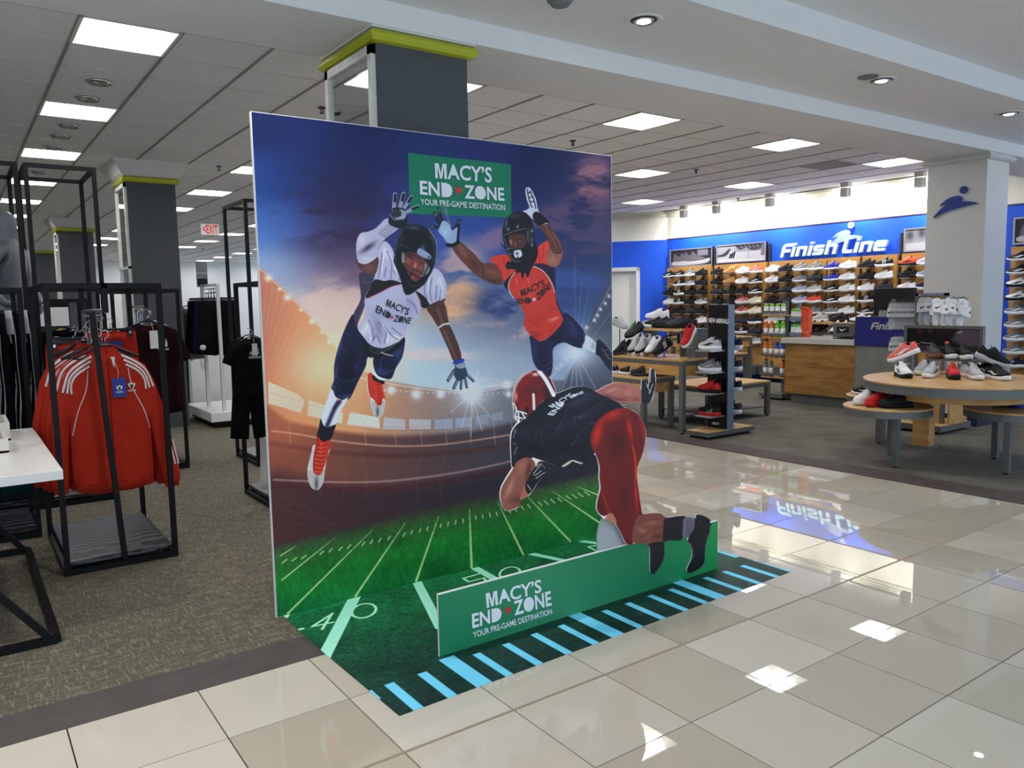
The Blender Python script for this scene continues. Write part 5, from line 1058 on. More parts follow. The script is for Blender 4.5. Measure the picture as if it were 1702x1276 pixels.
b = figure(mq, MQ)
for s_ in (-1, 1):
    for k in range(4): put_mb(MB().tube([(s_*.19,-.15,1.01),(s_*(.15-.006*k),-.165,1.00-.016*k),(s_*(.12-.004*k),-.16,.985-.018*k)], [.013,.01,.007], 6), 'finger', MQ, b)
    put_mb(MB().tube([(s_*.2,-.15,1.02),(s_*.19,-.17,1.045),(s_*.17,-.18,1.05)], [.014,.011,.008], 6), 'thumb', MQ, b)
# shopper behind the second column
pm = thing('person', (1.40, 9.65, 0), 'person with dark hair in a white top, mostly hidden behind the grey column', 'person', rz=2.6)
SKT = M('skin_tone', (176,128,104), .6, noise=.03); HAIR = M('hair_dark', (40,34,32), .8)
b = figure(pm, SKT, 'down')
put_mb(MB().lathe((0,.012,1.60), [(.06,.0),(.098,.03),(.108,.08),(.10,.13),(.06,.175),(.01,.185)], 16, .95, 1.05), 'hair', HAIR, b)
put_mb(MB().loft([[(rx*math.cos(a), ry*math.sin(a), z) for a in np.linspace(0, 2*PI, 16, endpoint=False)] for rx, ry, z in ((.19,.14,.90),(.18,.13,1.05),(.20,.14,1.28),(.19,.12,1.42),(.09,.09,1.48))]), 'shirt', WSTR, b)
for s_ in (-1, 1):
    put_mb(MB().tube([(s_*.16,0,1.43),(s_*.22,0,1.28),(s_*.235,.01,1.15)], [.075,.068,.06], 10), 'sleeve', WSTR, b)
    put_mb(MB().tube([(s_*.09,0,.98),(s_*.11,0,.5),(s_*.12,0,.08)], [.12,.09,.07], 10), 'trouser_leg', BLKC, b)
    put_mb(MB().lathe((s_*.12,-.06,0), [(.05,0),(.055,.03),(.04,.07),(.01,.08)], 12, .8, 1.9), 'shoe', BLKC, b)
    for k in range(4): put_mb(MB().tube([(s_*.24,-.07+.018*k,.84),(s_*.24,-.07+.018*k,.79),(s_*.235,-.075+.018*k,.745+.006*abs(k-1))], [.011,.01,.007], 6), 'finger', SKT, b)
    put_mb(MB().tube([(s_*.235,-.08,.87),(s_*.23,-.10,.83),(s_*.225,-.105,.80)], [.012,.01,.008], 6), 'thumb', SKT, b)
put_mb(MB().lathe((0,-.115,1.655), [(.004,-.03),(.012,-.02),(.01,0),(.004,.015)], 8), 'nose', SKT, b)
# white platform with rail of black shorts
PLT = M('gloss_white', (232,232,228), .12, noise=0)
pf = thing('display_platform', (1.95, 8.35, 0), 'low glossy white square platform with two pale posts', 'platform')
c0 = Vector((1.42,7.78,0)); 
MB().box(1.46,7.84,.02,2.55,9.0,.08).build('recessed_base', BLACKM, pf); bevel(MB().box(1.40,7.78,.08,2.6,9.05,.20).build('deck', PLT, pf), .008)
PST = M('pale_post', (206,206,200), .35, noise=0)
pa, pb = (1.56,8.5), (1.60,7.92)
for p in (pa, pb): MB().box(p[0]-.02,p[1]-.02,.2,p[0]+.02,p[1]+.02,1.80).build('post', PST, pf)
MB().bar((pa[0],pa[1],1.79),(pb[0],pb[1],1.79),.035).build('top_rail', PST, pf)
MB().tube([(pa[0]+.03,pa[1],1.70),(pb[0]+.03,pb[1],1.70)], .01, 6).build('hang_rod', HANGM, pf)
for k in range(8):
    t = shorts((1.60-.01*(k%2), 7.98+k*.065, 1.60), -.55+.03*k, BLKC if k != 1 else NAVC, 'black shorts on the pale rail above the white platform, %s from the front' % ORD[k], 'shorts above the white platform', (1.75,1.6))
    if k == 0: q = put_mb(MB().cyl((0,0,0), .022, .004, 14), 'badge', TAGW, t); q.rotation_euler = (PI/2,0,0); q.location = (-.11,-.035,-.37)
tshirt((1.42, 8.72, 1.52), -.6, GRYC, 'grey shirt hanging left of the black shorts by the column', None, .95)
# white cabinets and boxes behind the platform
CAB = M('cabinet_white', (224,224,216), .4, noise=.01)
c1 = thing('cabinet', (2.0, 10.6, 0), 'tall white cabinet standing behind the white platform', 'cabinet')
bevel(MB().box(1.72,10.15,0,2.40,10.95,.78).build('carcass', CAB, c1), .006); MB().box(1.74,10.135,.03,2.38,10.15,.75).build('door', PLT, c1)
c2 = thing('cabinet', (2.65, 11.2, 0), 'white cabinet half hidden behind the shorts, beside the tall one', 'cabinet')
MB().box(2.46,11.0,0,3.3,11.8,.62).build('carcass', CAB, c2); MB().box(2.44,10.95,.62,3.35,11.85,.66).build('worktop', GREY, c2)
bx = thing('carton', (1.82, 10.4, .78), 'white carton with a loose lid on the white cabinet', 'box'); MB().box(1.68,10.2,.781,2.06,10.6,.92).build('carton_body', CAB, bx); MB().box(1.67,10.19,.92,2.07,10.61,.955).build('lid', PLT, bx); MB().box(1.84,10.198,.83,1.86,10.2,.87).build('hand_slot', BLACKM, bx)
bx = thing('receipt_printer', (2.22, 10.4, .78), 'small black printer beside the carton on the cabinet', 'printer'); MB().box(2.14,10.3,.781,2.34,10.5,.90).build('case', BLACKM, bx); MB().box(2.17,10.298,.85,2.31,10.3,.87).build('slot', TAGW, bx)
pp_ = tag(MB().loft([[(x, y, z) for x in (1.90,2.0)] for y, z in ((10.2,.79),(10.13,.785),(10.12,.70),(10.115,.62))], cap=False, closed=False).build('paper_strip', TAGW), 'white paper strip draped over the cabinet edge', 'paper')
ss = thing('standing_sign', (1.82, 9.5, 0), 'narrow grey photo sign on a thin pole near the column', 'sign')
MB().bar((1.82,9.5,0),(1.82,9.5,1.80),.012).build('pole', BLACKM, ss); MB().cyl((1.82,9.5,0),.12,.012,16).build('foot', BLACKM, ss); MB().box(1.745,9.49,1.80,1.895,9.51,2.16).build('photo_panel', GRYC, ss); MB().box(1.755,9.485,1.82,1.885,9.49,1.92).build('dark_photo', BLACKM, ss); MB().box(1.745,9.484,1.995,1.895,9.49,2.0).build('divider', TAGW, ss)
sg = thing('price_sign', (-.33, 6.5, 1.4), 'white paper sign in black holder on the low back rack', 'sign'); MB().box(-.46,6.47,1.35,-.20,6.485,1.62).build('holder', BLACKM, sg); MB().box(-.45,6.465,1.36,-.21,6.47,1.54).build('paper', TAGW, sg)
quad_text('lettering', text_geo('SALE', .02), [(-.42,6.464,1.52),(-.36,6.464,1.52),(-.36,6.464,1.49),(-.42,6.464,1.49)], (0,0,0), HBLK, sg) if False else None
# distant white fixtures along the back wall
for k, (x, y, w_, h_) in enumerate(((-6,27,2.2,1.3),(-2.4,28,2.4,1.1),(1.6,27.5,2.6,1.2),(5.0,28,2.4,1.3),(-4,20,1.8,1.2),(3.6,19,2.0,1.1))):
    t = thing('display_unit', (x, y, 0), 'pale display unit far back in the store, %s of the far fixtures' % ORD[k], 'display unit', 'far display units')
    MB().box(x-w_/2,y-.4,0,x+w_/2,y+.4,h_*.7).build('cabinet_body', CAB, t); MB().box(x-w_/2,y+.3,h_*.7,x+w_/2,y+.4,h_+.5).build('back_panel', PLT, t); MB().box(x-w_/2+.1,y-.35,h_*.7,x-w_/2+.5,y-.1,h_*.7+.25).box(x-w_/2+.7,y-.35,h_*.7,x-w_/2+1.1,y-.1,h_*.7+.15).build('stock', BLKC, t)
# ---- white table with black frame and trays
tb = thing('white_table', (-1.6, 2.5, 0), 'long white-topped table on a black slanted steel frame, left foreground', 'table')
tx0, tx1, ty0, ty1, tz = -2.5, -.785, 1.74, 3.32, .80
bevel(MB().box(tx0, ty0, tz-.045, tx1, ty1, tz).build('table_top', M('table_white', (226,224,220), .3, noise=.02, scale=3), tb), .003)
for y in (ty0+.02, ty1+.1):
    MB().bar((-.86,y,.018),(-2.4,y,.018),.034).build('floor_rail', BLACKM, tb)
    MB().bar((-.88,y,.02),(-1.42,y,tz-.05),.032).build('leg', BLACKM, tb); MB().bar((-2.36,y,.02),(-1.85,y,tz-.05),.032).build('leg', BLACKM, tb)
MB().bar((-.86,ty0+.02,.018),(-.86,ty1+.1,.018),.034).build('floor_rail', BLACKM, tb); MB().bar((-1.42,ty0,tz-.06),(-1.42,ty1,tz-.06),.03).bar((-1.85,ty0,tz-.06),(-1.85,ty1,tz-.06),.03).build('under_rail', BLACKM, tb)
TRW = M('tray_white', (224,218,208), .4, noise=.0); TRB = M('tray_wood', (150,110,80), .6)
def tray(x0, y0, x1, y1, z, h_, label, items):
    t = thing('tray', ((x0+x1)/2,(y0+y1)/2,z), label, 'tray'); w_ = .018
    MB().box(x0,y0,z,x1,y1,z+.01).build('tray_bottom', TRB, t); MB().box(x0,y0,z,x0+w_,y1,z+h_).box(x1-w_,y0,z,x1,y1,z+h_).box(x0+w_,y0,z,x1-w_,y0+w_,z+h_).box(x0+w_,y1-w_,z,x1-w_,y1,z+h_).build('tray_wall', TRW, t)
tray(-1.35, 2.42, -.955, 2.78, .8005, .07, 'white open tray with wooden bottom, nearer on the white table', 0)
tray(-1.42, 2.86, -.925, 3.27, .8005, .10, 'white open tray holding shoes, farther on the white table', 0)
# ================================================================ SHOE SHOP (right)
MAPLE = wood('maple', (176,126,62), (206,158,90), scale=1.6, rough=.45, axis=1, stretch=7)
MAPH = wood('maple_top', (190,146,88), (216,176,118), scale=1.6, rough=.3, axis=1, stretch=7)
OAK = wood('counter_oak', (124,86,34), (160,118,56), scale=1.5, rough=.45, axis=1, stretch=6, dist=12)
STEEL = M('steel_grey', (104,106,102), .42, metal=.35, noise=.02)
STEELB = M('steel_blue', (122,138,158), .35, metal=.4, noise=.02)
ALU = M('aluminium', (190,192,196), .3, metal=.7, noise=0)
PBLK = M('panel_black', (14,14,15), .35, noise=0)
# ---- shoe meshes: toe towards +x, heel at 0, length .29
def shoe_parts(kind):
    L = .29; low = kind != 'boot'; ths = dict(low=.022, run=.034, boot=.03, puffy=.04)[kind]
    ts = [0,.03,.08,.14,.20,.26,.32,.38,.45,.52,.60,.68,.76,.84,.90,.95,.985]
    hw = [.018,.028,.033,.0345,.034,.0335,.034,.036,.039,.042,.0445,.046,.046,.043,.037,.028,.014]
    top = [.082,.100,.098,.086,.078,.080,.106,.116,.108,.097,.084,.072,.062,.054,.047,.038,.028] if low else [.125,.135,.14,.138,.136,.135,.135,.125,.108,.092,.078,.066,.057,.05,.044,.036,.026]
    if kind in ('run','puffy'): top = [t+.004 for t in top]
    spring = [0]*11+[.001,.002,.004,.007,.011,.016]
    up = MB(); lining = MB(); sole = MB(); rings = []; rl = []
    for i, t in enumerate(ts):
        x = t*L; w_ = hw[i]; b = ths*.8+spring[i]; h = top[i]+ths*.55+spring[i]; opn = t < .30 if low else t < .34
        c = [(w_,b),(w_*1.04,b+(h-b)*.3),(w_*.92,b+(h-b)*.62),(w_*(.74 if opn else .55),b+(h-b)*.93)]
        topc = (0, b+(h-b)*(.45 if opn else 1.0))
        rings.append([(x, y, z) for y, z in c]+[(x, topc[0], topc[1])]+[(x, -y, z) for y, z in c[::-1]])
        if t < .36: rl.append([(x+.002, y, z) for y, z in ((w_*.72, b+(h-b)*.90),(0, b+(h-b)*.5),(-w_*.72, b+(h-b)*.90))])
    up.loft(rings, cap=True, closed=False); 
    lining.loft(rl, cap=False, closed=False)
    n = 14
    for zz in (0,): pass
    so = []
    for i, t in enumerate([0,.03,.08,.16,.26,.38,.5,.62,.74,.84,.92,.97,1.0]):
        x = -.004+t*(L+.008); w_ = float(np.interp(t, ts, hw))+.004 if t < .985 else .012
        s_ = float(np.interp(t, ts, spring)); hl = ths*(1.25 if t < .3 else 1.)
        so.append([(x, w_*.93, s_), (x, w_, s_+hl*.5), (x, w_*.98, s_+hl), (x, -w_*.98, s_+hl), (x, -w_, s_+hl*.5), (x, -w_*.93, s_)])
    sole.loft(so, cap=True)
    lace = MB()
    for k in range(5):
        t = .38+k*.065; x = t*L; h = float(np.interp(t, ts, top))+ths*.55; w_ = float(np.interp(t, ts, hw))*.5
        lace.add([(x-.004,-w_,h-.004),(x+.004,-w_,h-.006),(x+.005,0,h+.004),(x-.003,0,h+.006),(x-.004,w_,h-.004),(x+.004,w_,h-.006)], [(0,1,2,3),(3,2,5,4)])
    ton = MB(); tt = .31; h = float(np.interp(tt, ts, top))+ths*.55
    ton.loft([[(tt*L+.012, y, h-.03) for y in (-.018,0,.018)],[(tt*L-.006, y, h+.012) for y in (-.017,0,.017)],[(tt*L-.014, y, h+.02) for y in (-.012,0,.012)]], cap=False, closed=False)
    def side(t, q):      # point on the flank, q = height share
        w_ = float(np.interp(t, ts, hw)); b = ths*.8+float(np.interp(t, ts, spring)); h = float(np.interp(t, ts, top))+ths*.55
        y = w_*float(np.interp(q, [0,.3,.62,.93], [1,1.04,.92,.6]))+.0018; return y, b+(h-b)*q
    def decal(line, m):
        for s_ in (1, -1):
            o = len(m.v); P_ = line
            for (t0, q0, q1) in P_:
                for q in (q0, q1): y, z = side(t0, q); m.v.append((t0*L, s_*y, z))
            m.f += [(o+2*i, o+2*i+1, o+2*i+3, o+2*i+2) for i in range(len(P_)-1)]
        return m
    sw = decal([(.20,.64,.66),(.26,.50,.60),(.34,.36,.50),(.42,.24,.44),(.50,.18,.42),(.58,.22,.36),(.66,.36,.42),(.72,.52,.54)][::-1], MB())
    s3 = MB()
    for k in range(3):
        a = .36+k*.075; s3 = decal([(a,.12,.16),(a+.028,.12,.16)], s3) if False else s3
        for s_ in (1,-1):
            pts = []
            for tt_, q in ((a,.10),(a+.03,.10),(a-.05+.03,.78),(a-.05,.78)): y, z = side(tt_, q); pts.append((tt_*L, s_*y, z))
            mid = []
            for tt_, q in ((a-.025,.44),(a+.005,.44)): y, z = side(tt_, q); mid.append((tt_*L, s_*(y+.001), z))
            s3.add([pts[0],pts[1],mid[1],mid[0],pts[2],pts[3]], [(0,1,2,3),(3,2,4,5)])
    nn = MB()
    for s_ in (1,-1):
        for a, b in (((.40,.15),(.44,.75)),((.44,.75),(.52,.15)),((.52,.15),(.56,.75))):
            y0, z0 = side(*a); y1, z1 = side(*b); nn.add([(a[0]*L,s_*y0,z0),(a[0]*L+.008,s_*y0,z0),(b[0]*L+.008,s_*(y1+.001),z1),(b[0]*L,s_*(y1+.001),z1)], [(0,1,2,3)])
    pl = MB(); pl = decal([(.0,.05,.7),(.06,.05,.75),(.12,.05,.6)], pl)
    return {k: v.mesh(k, k in ('upper','sole')) for k, v in dict(upper=up, lining=lining, sole=sole, laces=lace, tongue=ton, curved_mark=sw, side_stripes=s3, side_letter=nn, heel_panel=pl).items()}
KIND = {k: shoe_parts(k) for k in ('low','run','boot','puffy')}
SC_ = {}
def cm(n, rgb): SC_[n] = M('shoe_'+n, rgb, .6, noise=.03, scale=30, spec=.25)
for n, c in dict(black=(20,20,22), white=(236,236,236), grey=(120,124,128), light=(180,182,184), navy=(28,34,70), red=(196,34,34), orange=(236,84,50), tan=(196,146,84), pink=(206,98,104), cream=(224,222,196), blue=(44,52,160), lavender=(168,172,204), gum=(120,74,40), maroon=(80,20,26), coral=(230,110,96), lime=(110,210,90), dark=(52,56,60)).items(): cm(n, c)
DARKL = M('shoe_lining', (26,26,28), .9)
for ms in KIND.values():
    for m_ in ms.values(): m_.materials.append(SC_['white'])
def shoe(loc, rz, kind, up, sole, mark=None, markc='white', label='', group=None, tilt=0., laces=None, flip=1, name='sneaker', center=True, lining=True, roll=0.):
    t = thing(name, loc, label, 'shoe', group, rz)
    t.rotation_euler = (roll, -tilt, rz)
    K = KIND[kind]; off = (-.145, 0, 0) if center else (0,0,0)
    put('upper', K['upper'], SC_[up], t, off); put('sole', K['sole'], SC_[sole], t, off)
    put('lining', K['lining'], DARKL, t, off); put('tongue', K['tongue'], SC_[up], t, off)
    if laces: put('laces', K['laces'], SC_[laces], t, off)
    if mark: put({'swoosh':'curved_mark','stripes':'side_stripes','letter':'side_letter'}[mark], K[{'swoosh':'curved_mark','stripes':'side_stripes','letter':'side_letter'}[mark]], SC_[markc], t, off)
    return t
CODE = {'K':('black','white','swoosh','white','low'),'k':('black','white','stripes','white','run'),'B':('black','black',None,None,'run'),'b':('black','black','letter','white','boot'),'W':('white','white',None,None,'run'),'w':('white','white','swoosh','black','low'),
 'G':('grey','white','swoosh','white','run'),'g':('grey','white',None,None,'low'),'D':('dark','black','swoosh','dark','run'),'N':('navy','white',None,None,'run'),'R':('coral','white','swoosh','white','run'),'O':('orange','white',None,None,'run'),'o':('orange','black','swoosh','black','run'),'T':('tan','gum',None,None,'boot'),'P':('pink','white','swoosh','white','puffy'),'p':('pink','white','stripes','black','puffy'),
 'C':('cream','cream',None,None,'puffy'),'U':('blue','white','letter','white','low'),'L':('lavender','white',None,None,'run'),'X':('white','black','swoosh','black','puffy'),'M':('maroon','black',None,None,'run'),'n':('grey','white','letter','white','low'),'H':('white','white','stripes','black','low'),'V':('light','white','letter','red','run')}
CNAME = {'K':'black white-soled low-top','k':'black white-striped runner','B':'all-black runner','b':'black high-top boot','W':'plain white sneaker','w':'white dark-marked low-top','G':'grey runner','g':'plain grey low-top','D':'charcoal runner','N':'navy runner','R':'coral and white runner','O':'bright orange runner','o':'orange and black runner','T':'tan boot','P':'pink chunky sneaker','p':'pink and black chunky sneaker','C':'cream chunky sneaker','U':'royal blue low-top','L':'pale lavender runner','X':'white sneaker with black sole','M':'dark maroon runner','n':'grey low-top with pale letter','H':'white black-striped low-top','V':'pale grey red-marked runner'}
WX = XW
def wall_bay(y0, y1, cols, rows, name, label, skip_below=0., ztop=2.14, light_strip=True):
    b = thing('shelf_bay', (WX-.08, (y0+y1)/2, 0), label, 'shelving')
    MB().box(WX-.10, y0, .28, WX-.001, y1, ztop).build('back_panel', MAPLE, b)
    MB().box(WX-.36, y0, .12, WX-.001, y1, .28).build('base_drawer', STEEL, b)
    n = cols; w_ = (y1-y0)/n
    for r, row in enumerate(rows):
        z = 1.95-r*.183
        for c, ch in enumerate(row):
            yc = y1-(c+.5)*w_
            if ch == '.': continue
            MB().box(WX-.29, yc-.075, z-.007, WX-.10, yc+.075, z).box(WX-.294, yc-.078, z-.013, WX-.29, yc+.078, z+.001).build('shelf_plate', ALU, b)
            if ch == '-': continue
            up, so, mk, mc, kd = CODE[ch]
            if r == 0 and ch == 'T': pass
            shoe((WX-.205, yc, z+.0005), PI/2, kd, up, so, mk, mc or 'white', '%s, %s from left in the %s row, %s' % (CNAME[ch], ORD[c], ORD[r], name), 'shoes on the wall shelves', laces=('light' if up == 'white' else ('dark' if (up == 'black' and so == 'black') else 'white')))
    return b
wall_bay(7.97, 9.10, 4, ["KKGB","-kGB","BkBB","WkBG","MBDB","BKBW","kWGB","KGWB"], 'far left bay', 'maple shoe bay at the far left under the two-shoe poster')
wall_bay(6.70, 7.87, 4, ["BTWR","BTWK","DbBK","BbPC","DbpC","kKDN","GBkD","WWGV"], 'striped-poster bay', 'maple shoe bay under the poster of a striped white shoe')
wall_bay(5.50, 6.63, 4, ["WBGG","WBgD","BDLV","BDLO","BBkn","WBXB","kGWB"], 'bay below sign start', 'wide maple shoe bay left of centre under the lit sign')
wall_bay(4.90, 5.47, 2, ["UW","UW","KW","KW","nW","BW","kH"], 'bay below sign middle', 'narrow maple shoe bay under the middle of the lit sign')
wall_bay(4.29, 4.85, 2, ["Bk","BW","WD","kB","KW"], 'bay below sign end', 'narrow maple shoe bay under the right end of the lit sign')
wall_bay(3.05, 4.20, 4, ["oLWK","BLKG","WNGB","kWBK","KGWB"], 'bay left of pillar', 'maple shoe bay partly hidden by the white pillar')
wall_bay(1.50, 2.66, 4, ["KKGW","KGBW","XWKG","XKWB","GWBK","GKWW","GBKW","GWKB","NKWB"], 'bay right of pillar', 'maple shoe bay to the right of the white pillar')
UPR = M('upright_dark', (60,64,72), .4, metal=.5)
for k, y in enumerate((7.92, 6.665, 5.485, 4.87, 4.245, 2.9)):
    u = thing('wall_upright', (WX-.03, y, 0), 'dark vertical metal upright between shoe bays, %s from left' % ORD[k], 'upright', 'uprights between the bays')
    MB().box(WX-.05, y-.022, .12, WX-.001, y+.022, 2.46 if k in (0,1,4) else 2.12).build('channel', UPR, u); MB().box(WX-.052, y-.004, .14, WX-.05, y+.004, 2.1).build('slot_line', PBLK, u)
# posters: photographs of shoes in grey tones, on real framed panels
def poster(y0, y1, z0, z1, label, kind):
    t = thing('framed_poster', (WX-.04, (y0+y1)/2, z0), label, 'poster', 'shoe posters above the bays'); x = WX-.06; f = .022
    MB().box(x, y0, z0, WX-.001, y1, z1).build('backing', PBLK, t)
    MB().box(x-.012,y0,z0,x,y1,z0+f).box(x-.012,y0,z1-f,x,y1,z1).box(x-.012,y0,z0+f,x,y0+f,z1-f).box(x-.012,y1-f,z0+f,x,y1,z1-f).build('frame', ALU, t)
    W_, H_ = int((y1-y0)*220), int((z1-z0)*220)
    X, Y = np.meshgrid(np.arange(W_, dtype=np.float32)/W_*100, np.arange(H_, dtype=np.float32)/H_*40)   # x: 0..100 left to right, y: up
    a = Art(W_, H_, X, Y)
    if kind == 0:
        a.c[:] = (52,48,64); a.poly([(66,22),(90,22),(90,38),(66,38)], (150,150,164), sm=False, a=.8)
        for ox in (-17, 0):
            a.poly([(24+ox,10),(26+ox,26),(30+ox,30),(36+ox,24),(50+ox,25),(54+ox,33),(62+ox,26),(76+ox,20),(86+ox,16),(92+ox,12),(90+ox,8),(60+ox,7),(30+ox,7)], (112,108,116))
            a.poly([(22+ox,4),(24+ox,12),(50+ox,11),(80+ox,13),(93+ox,16),(94+ox,10),(84+ox,5),(50+ox,3)], (196,194,200))
            a.line([(30+ox,13),(54+ox,16),(78+ox,17)], 1.2, (160,158,166), a=.6)
    elif kind == 1:
        a.c[:] = (150,150,162)
        for k in range(9): a.line([(3+k*4,18),(4+k*4,40)], 1.4, (186,188,198), a=.8, sm=False)
        a.poly([(0,14),(20,16),(30,27),(34,22),(100,22),(100,0),(0,0)], (188,186,196), sm=False); a.poly([(0,14),(20,15),(30,28),(26,30),(14,20),(0,17)], (72,68,84))
        a.poly([(44,40),(42,32),(50,26),(62,30),(72,24),(90,26),(96,40)], (70,66,84)); a.poly([(90,12),(100,12),(100,40),(92,40)], (120,116,130), sm=False)
        for k in range(5): a.line([(48+k*8,38),(54+k*8,30)], .9, (190,188,200))
        for k in range(3): a.poly([(26+k*4,10),(28.5+k*4,9),(32+k*4,18+k*2),(29+k*4,20+k*2)], (24,22,32), sm=False)
        a.line([(66,22),(66,6)], 1, (140,136,150)); a.poly([(0,0),(100,0),(100,4),(0,8)], (206,206,214), sm=False)
    else:
        a.c[:] = (168,168,178)
        for k in range(6): a.blob(8+k*16, 28+3*math.sin(k*2), 6, 9, (70,70,84), .9)
        a.poly([(0,0),(100,0),(100,18),(0,14)], (196,198,206), sm=False); a.poly([(40,6),(44,16),(56,22),(70,20),(90,16),(94,8),(60,4)], (54,52,64)); a.poly([(40,4),(60,3),(94,6),(94,10),(60,7),(42,8)], (150,150,160))
    m = a.material('poster_print_%d' % int(y0*10), 1., .5)
    p = MB().add([(x-.003,y1-f,z0+f),(x-.003,y0+f,z0+f),(x-.003,y0+f,z1-f),(x-.003,y1-f,z1-f)], [(0,1,2,3)]).build('picture', m, t); uv_from(p, lambda v: ((y1-v[1])/(y1-y0), (v[2]-z0)/(z1-z0)))
poster(7.96, 9.06, 2.145, 2.50, 'framed grey photo of two slip-on shoes at the far left', 0)
poster(6.73, 7.86, 2.165, 2.51, 'framed grey photo of a white shoe with three stripes', 1)
poster(3.07, 4.20, 2.16, 2.52, 'framed blurry grey photo left of the white pillar', 2)
poster(1.50, 2.66, 2.17, 2.54, 'framed grey photo of a shoe right of the white pillar', 0)
# lit shop sign: squared italic letters
LETL = M('letter_face', (186,230,250), .4, noise=0, emis=.55); LETS = M('letter_side', (150,170,200), .4, noise=0)
RUNB = M('runner_blue_white', (150,172,226), .4, noise=0, emis=.25)
GLY = {'f':[[(.0,0),(.28,0),(.28,.36),(.80,.36),(.80,.60),(.28,.60),(.28,.74),(.36,.80),(.98,.80),(.98,1.04),(.22,1.04),(.0,.86)]],
 'i':[[(0,0),(.28,0),(.28,.76),(0,.76)],[(0,.86),(.28,.86),(.28,1.04),(0,1.04)]],
 'n':[[(0,0),(.28,0),(.28,.54),(.62,.54),(.62,0),(.90,0),(.90,.62),(.76,.76),(0,.76)]],
 's':[[(0,0),(.74,0),(.86,.10),(.86,.40),(.74,.48),(.28,.48),(.28,.54),(.84,.54),(.84,.76),(.12,.76),(0,.66),(0,.38),(.12,.28),(.58,.28),(.58,.22),(0,.22)]],
 'h':[[(0,0),(.28,0),(.28,.54),(.62,.54),(.62,0),(.90,0),(.90,.62),(.76,.76),(.28,.76),(.28,1.04),(0,1.04)]],
 'L':[[(.14,0),(.80,0),(.80,.24),(.34,.24),(.28,.30),(.28,1.04),(0,1.04),(0,.14)]],
 'e':[[(.12,0),(.86,0),(.86,.20),(.28,.20),(.28,.28),(.88,.28),(.88,.64),(.76,.76),(.12,.76),(0,.64),(0,.12)]]}
ADV = {'f':.92,'i':.42,'n':1.04,'s':1.0,'h':1.04,'L':.92,'e':1.02,' ':.34}
def shop_sign(parent, fn, height, mface, mside, depth, txt='finish Line'):
    x = 0.; tot = sum(ADV[c] for c in txt)
    for c in txt:
        if c != ' ':
            for pl_ in GLY[c]:
                P2 = [((px+x)*.9+pz*.26, pz) for px, pz in pl_]
                lt = MB().prism([(u*height, z*height) for u, z in P2], depth, lambda u, v, w_: fn(u, depth-v+.0, w_)).build('letter', mside, parent)
                me = lt.data; me.materials.append(mface); fc = fn(0, 1, 0); bc = fn(0, 0, 0); d_ = (Vector(fc)-Vector(bc)).normalized()
                for p in me.polygons:
                    if abs(p.normal.dot(d_)) > .9: p.material_index = 1
        x += ADV[c]
def runner_logo(parent, fn, s_, mat, depth):
    body = [(-.50,-.22),(-.36,-.06),(-.18,.08),(-.30,.06),(-.36,.04),(-.22,.16),(-.06,.22),(.10,.22),(.15,.14),(.12,.10),(.30,.08),(.50,.02),(.34,.0),(.10,-.04),(-.12,-.08),(-.32,-.14)]
    MB().prism([(u*s_, z*s_) for u, z in Art.smooth(body, 2)], depth, lambda u, v, w_: fn(u, v, w_)).build('running_figure', mat, parent)
    MB().prism([(.17*s_+.085*s_*math.cos(a), .345*s_+.085*s_*math.sin(a)) for a in np.linspace(0, 2*PI, 20, endpoint=False)], depth, lambda u, v, w_: fn(u, v, w_)).build('head_disc', mat, parent)
sg = thing('shop_sign', (WX-.06, 5.4, 2.2), 'lit italic shop name sign with running figure on the blue wall', 'sign')
hL = .222; wtot = (sum(ADV[c] for c in 'finish Line')*.9)*hL; fac = 2.02/(wtot+.26*hL)
shop_sign(sg, lambda u, v, w_: (WX-.03-v, 6.42-u*fac, 2.205+w_), hL, LETL, LETS, .05)
runner_logo(sg, lambda u, v, w_: (WX-.03-v, 5.20-u, 2.44+w_), .62, RUNB, .03)
NAVYL = M('runner_navy', (16,48,128), .4, noise=0)
rl = thing('pillar_emblem', (8.27, 2.18, 2.3), 'blue running figure emblem on the shaded face of the white pillar', 'emblem')
runner_logo(rl, lambda u, v, w_: (8.265-.004-v, 2.175-u*.98, 2.50+w_), .50, NAVYL, .02)
# track lights washing the wall head
for k, (px, py) in enumerate(((1137,352),(1191,345),(1280,332),(1406,315),(1530,297))):
    p = on_x(px, py, XW-.42)
    t = thing('wall_washer', (p.x, p.y, H), 'boxy white wall-washing lamp below the ceiling, %s from left' % ORD[k], 'light', 'wall washing lamps')
    MB().box(p.x-.05,p.y-.07,H-.06,p.x+.05,p.y+.07,H-.002).build('canopy_box', WHITE, t)
    MB().box(p.x-.012,p.y-.075,H-.2,p.x+.012,p.y-.065,H-.05).build('yoke_arm', WHITE, t); MB().box(p.x-.012,p.y+.065,H-.2,p.x+.012,p.y+.075,H-.05).build('yoke_arm', WHITE, t)
    bevel(MB().box(p.x-.07,p.y-.062,H-.22,p.x+.06,p.y+.062,H-.08).build('lamp_head', WHITE, t), .012)
    MB().add([(p.x+.062,p.y-.05,H-.21),(p.x+.062,p.y+.05,H-.21),(p.x+.062,p.y+.05,H-.09),(p.x+.062,p.y-.05,H-.09)], [(0,1,2,3)]).build('lens', M('washer_glow', (255,250,230), .4, noise=0, emis=14), t)
    l = bpy.data.lights.new('wash', 'AREA'); l.energy = WASH; l.size = .14; l.size_y = .12; l.shape = 'RECTANGLE'; l.color = (1,.98,.92)
    lo = bpy.data.objects.new('wash', l); COL.objects.link(lo); lo.location = (p.x+.08, p.y, H-.15); lo.rotation_euler = (0, -.85, 0)
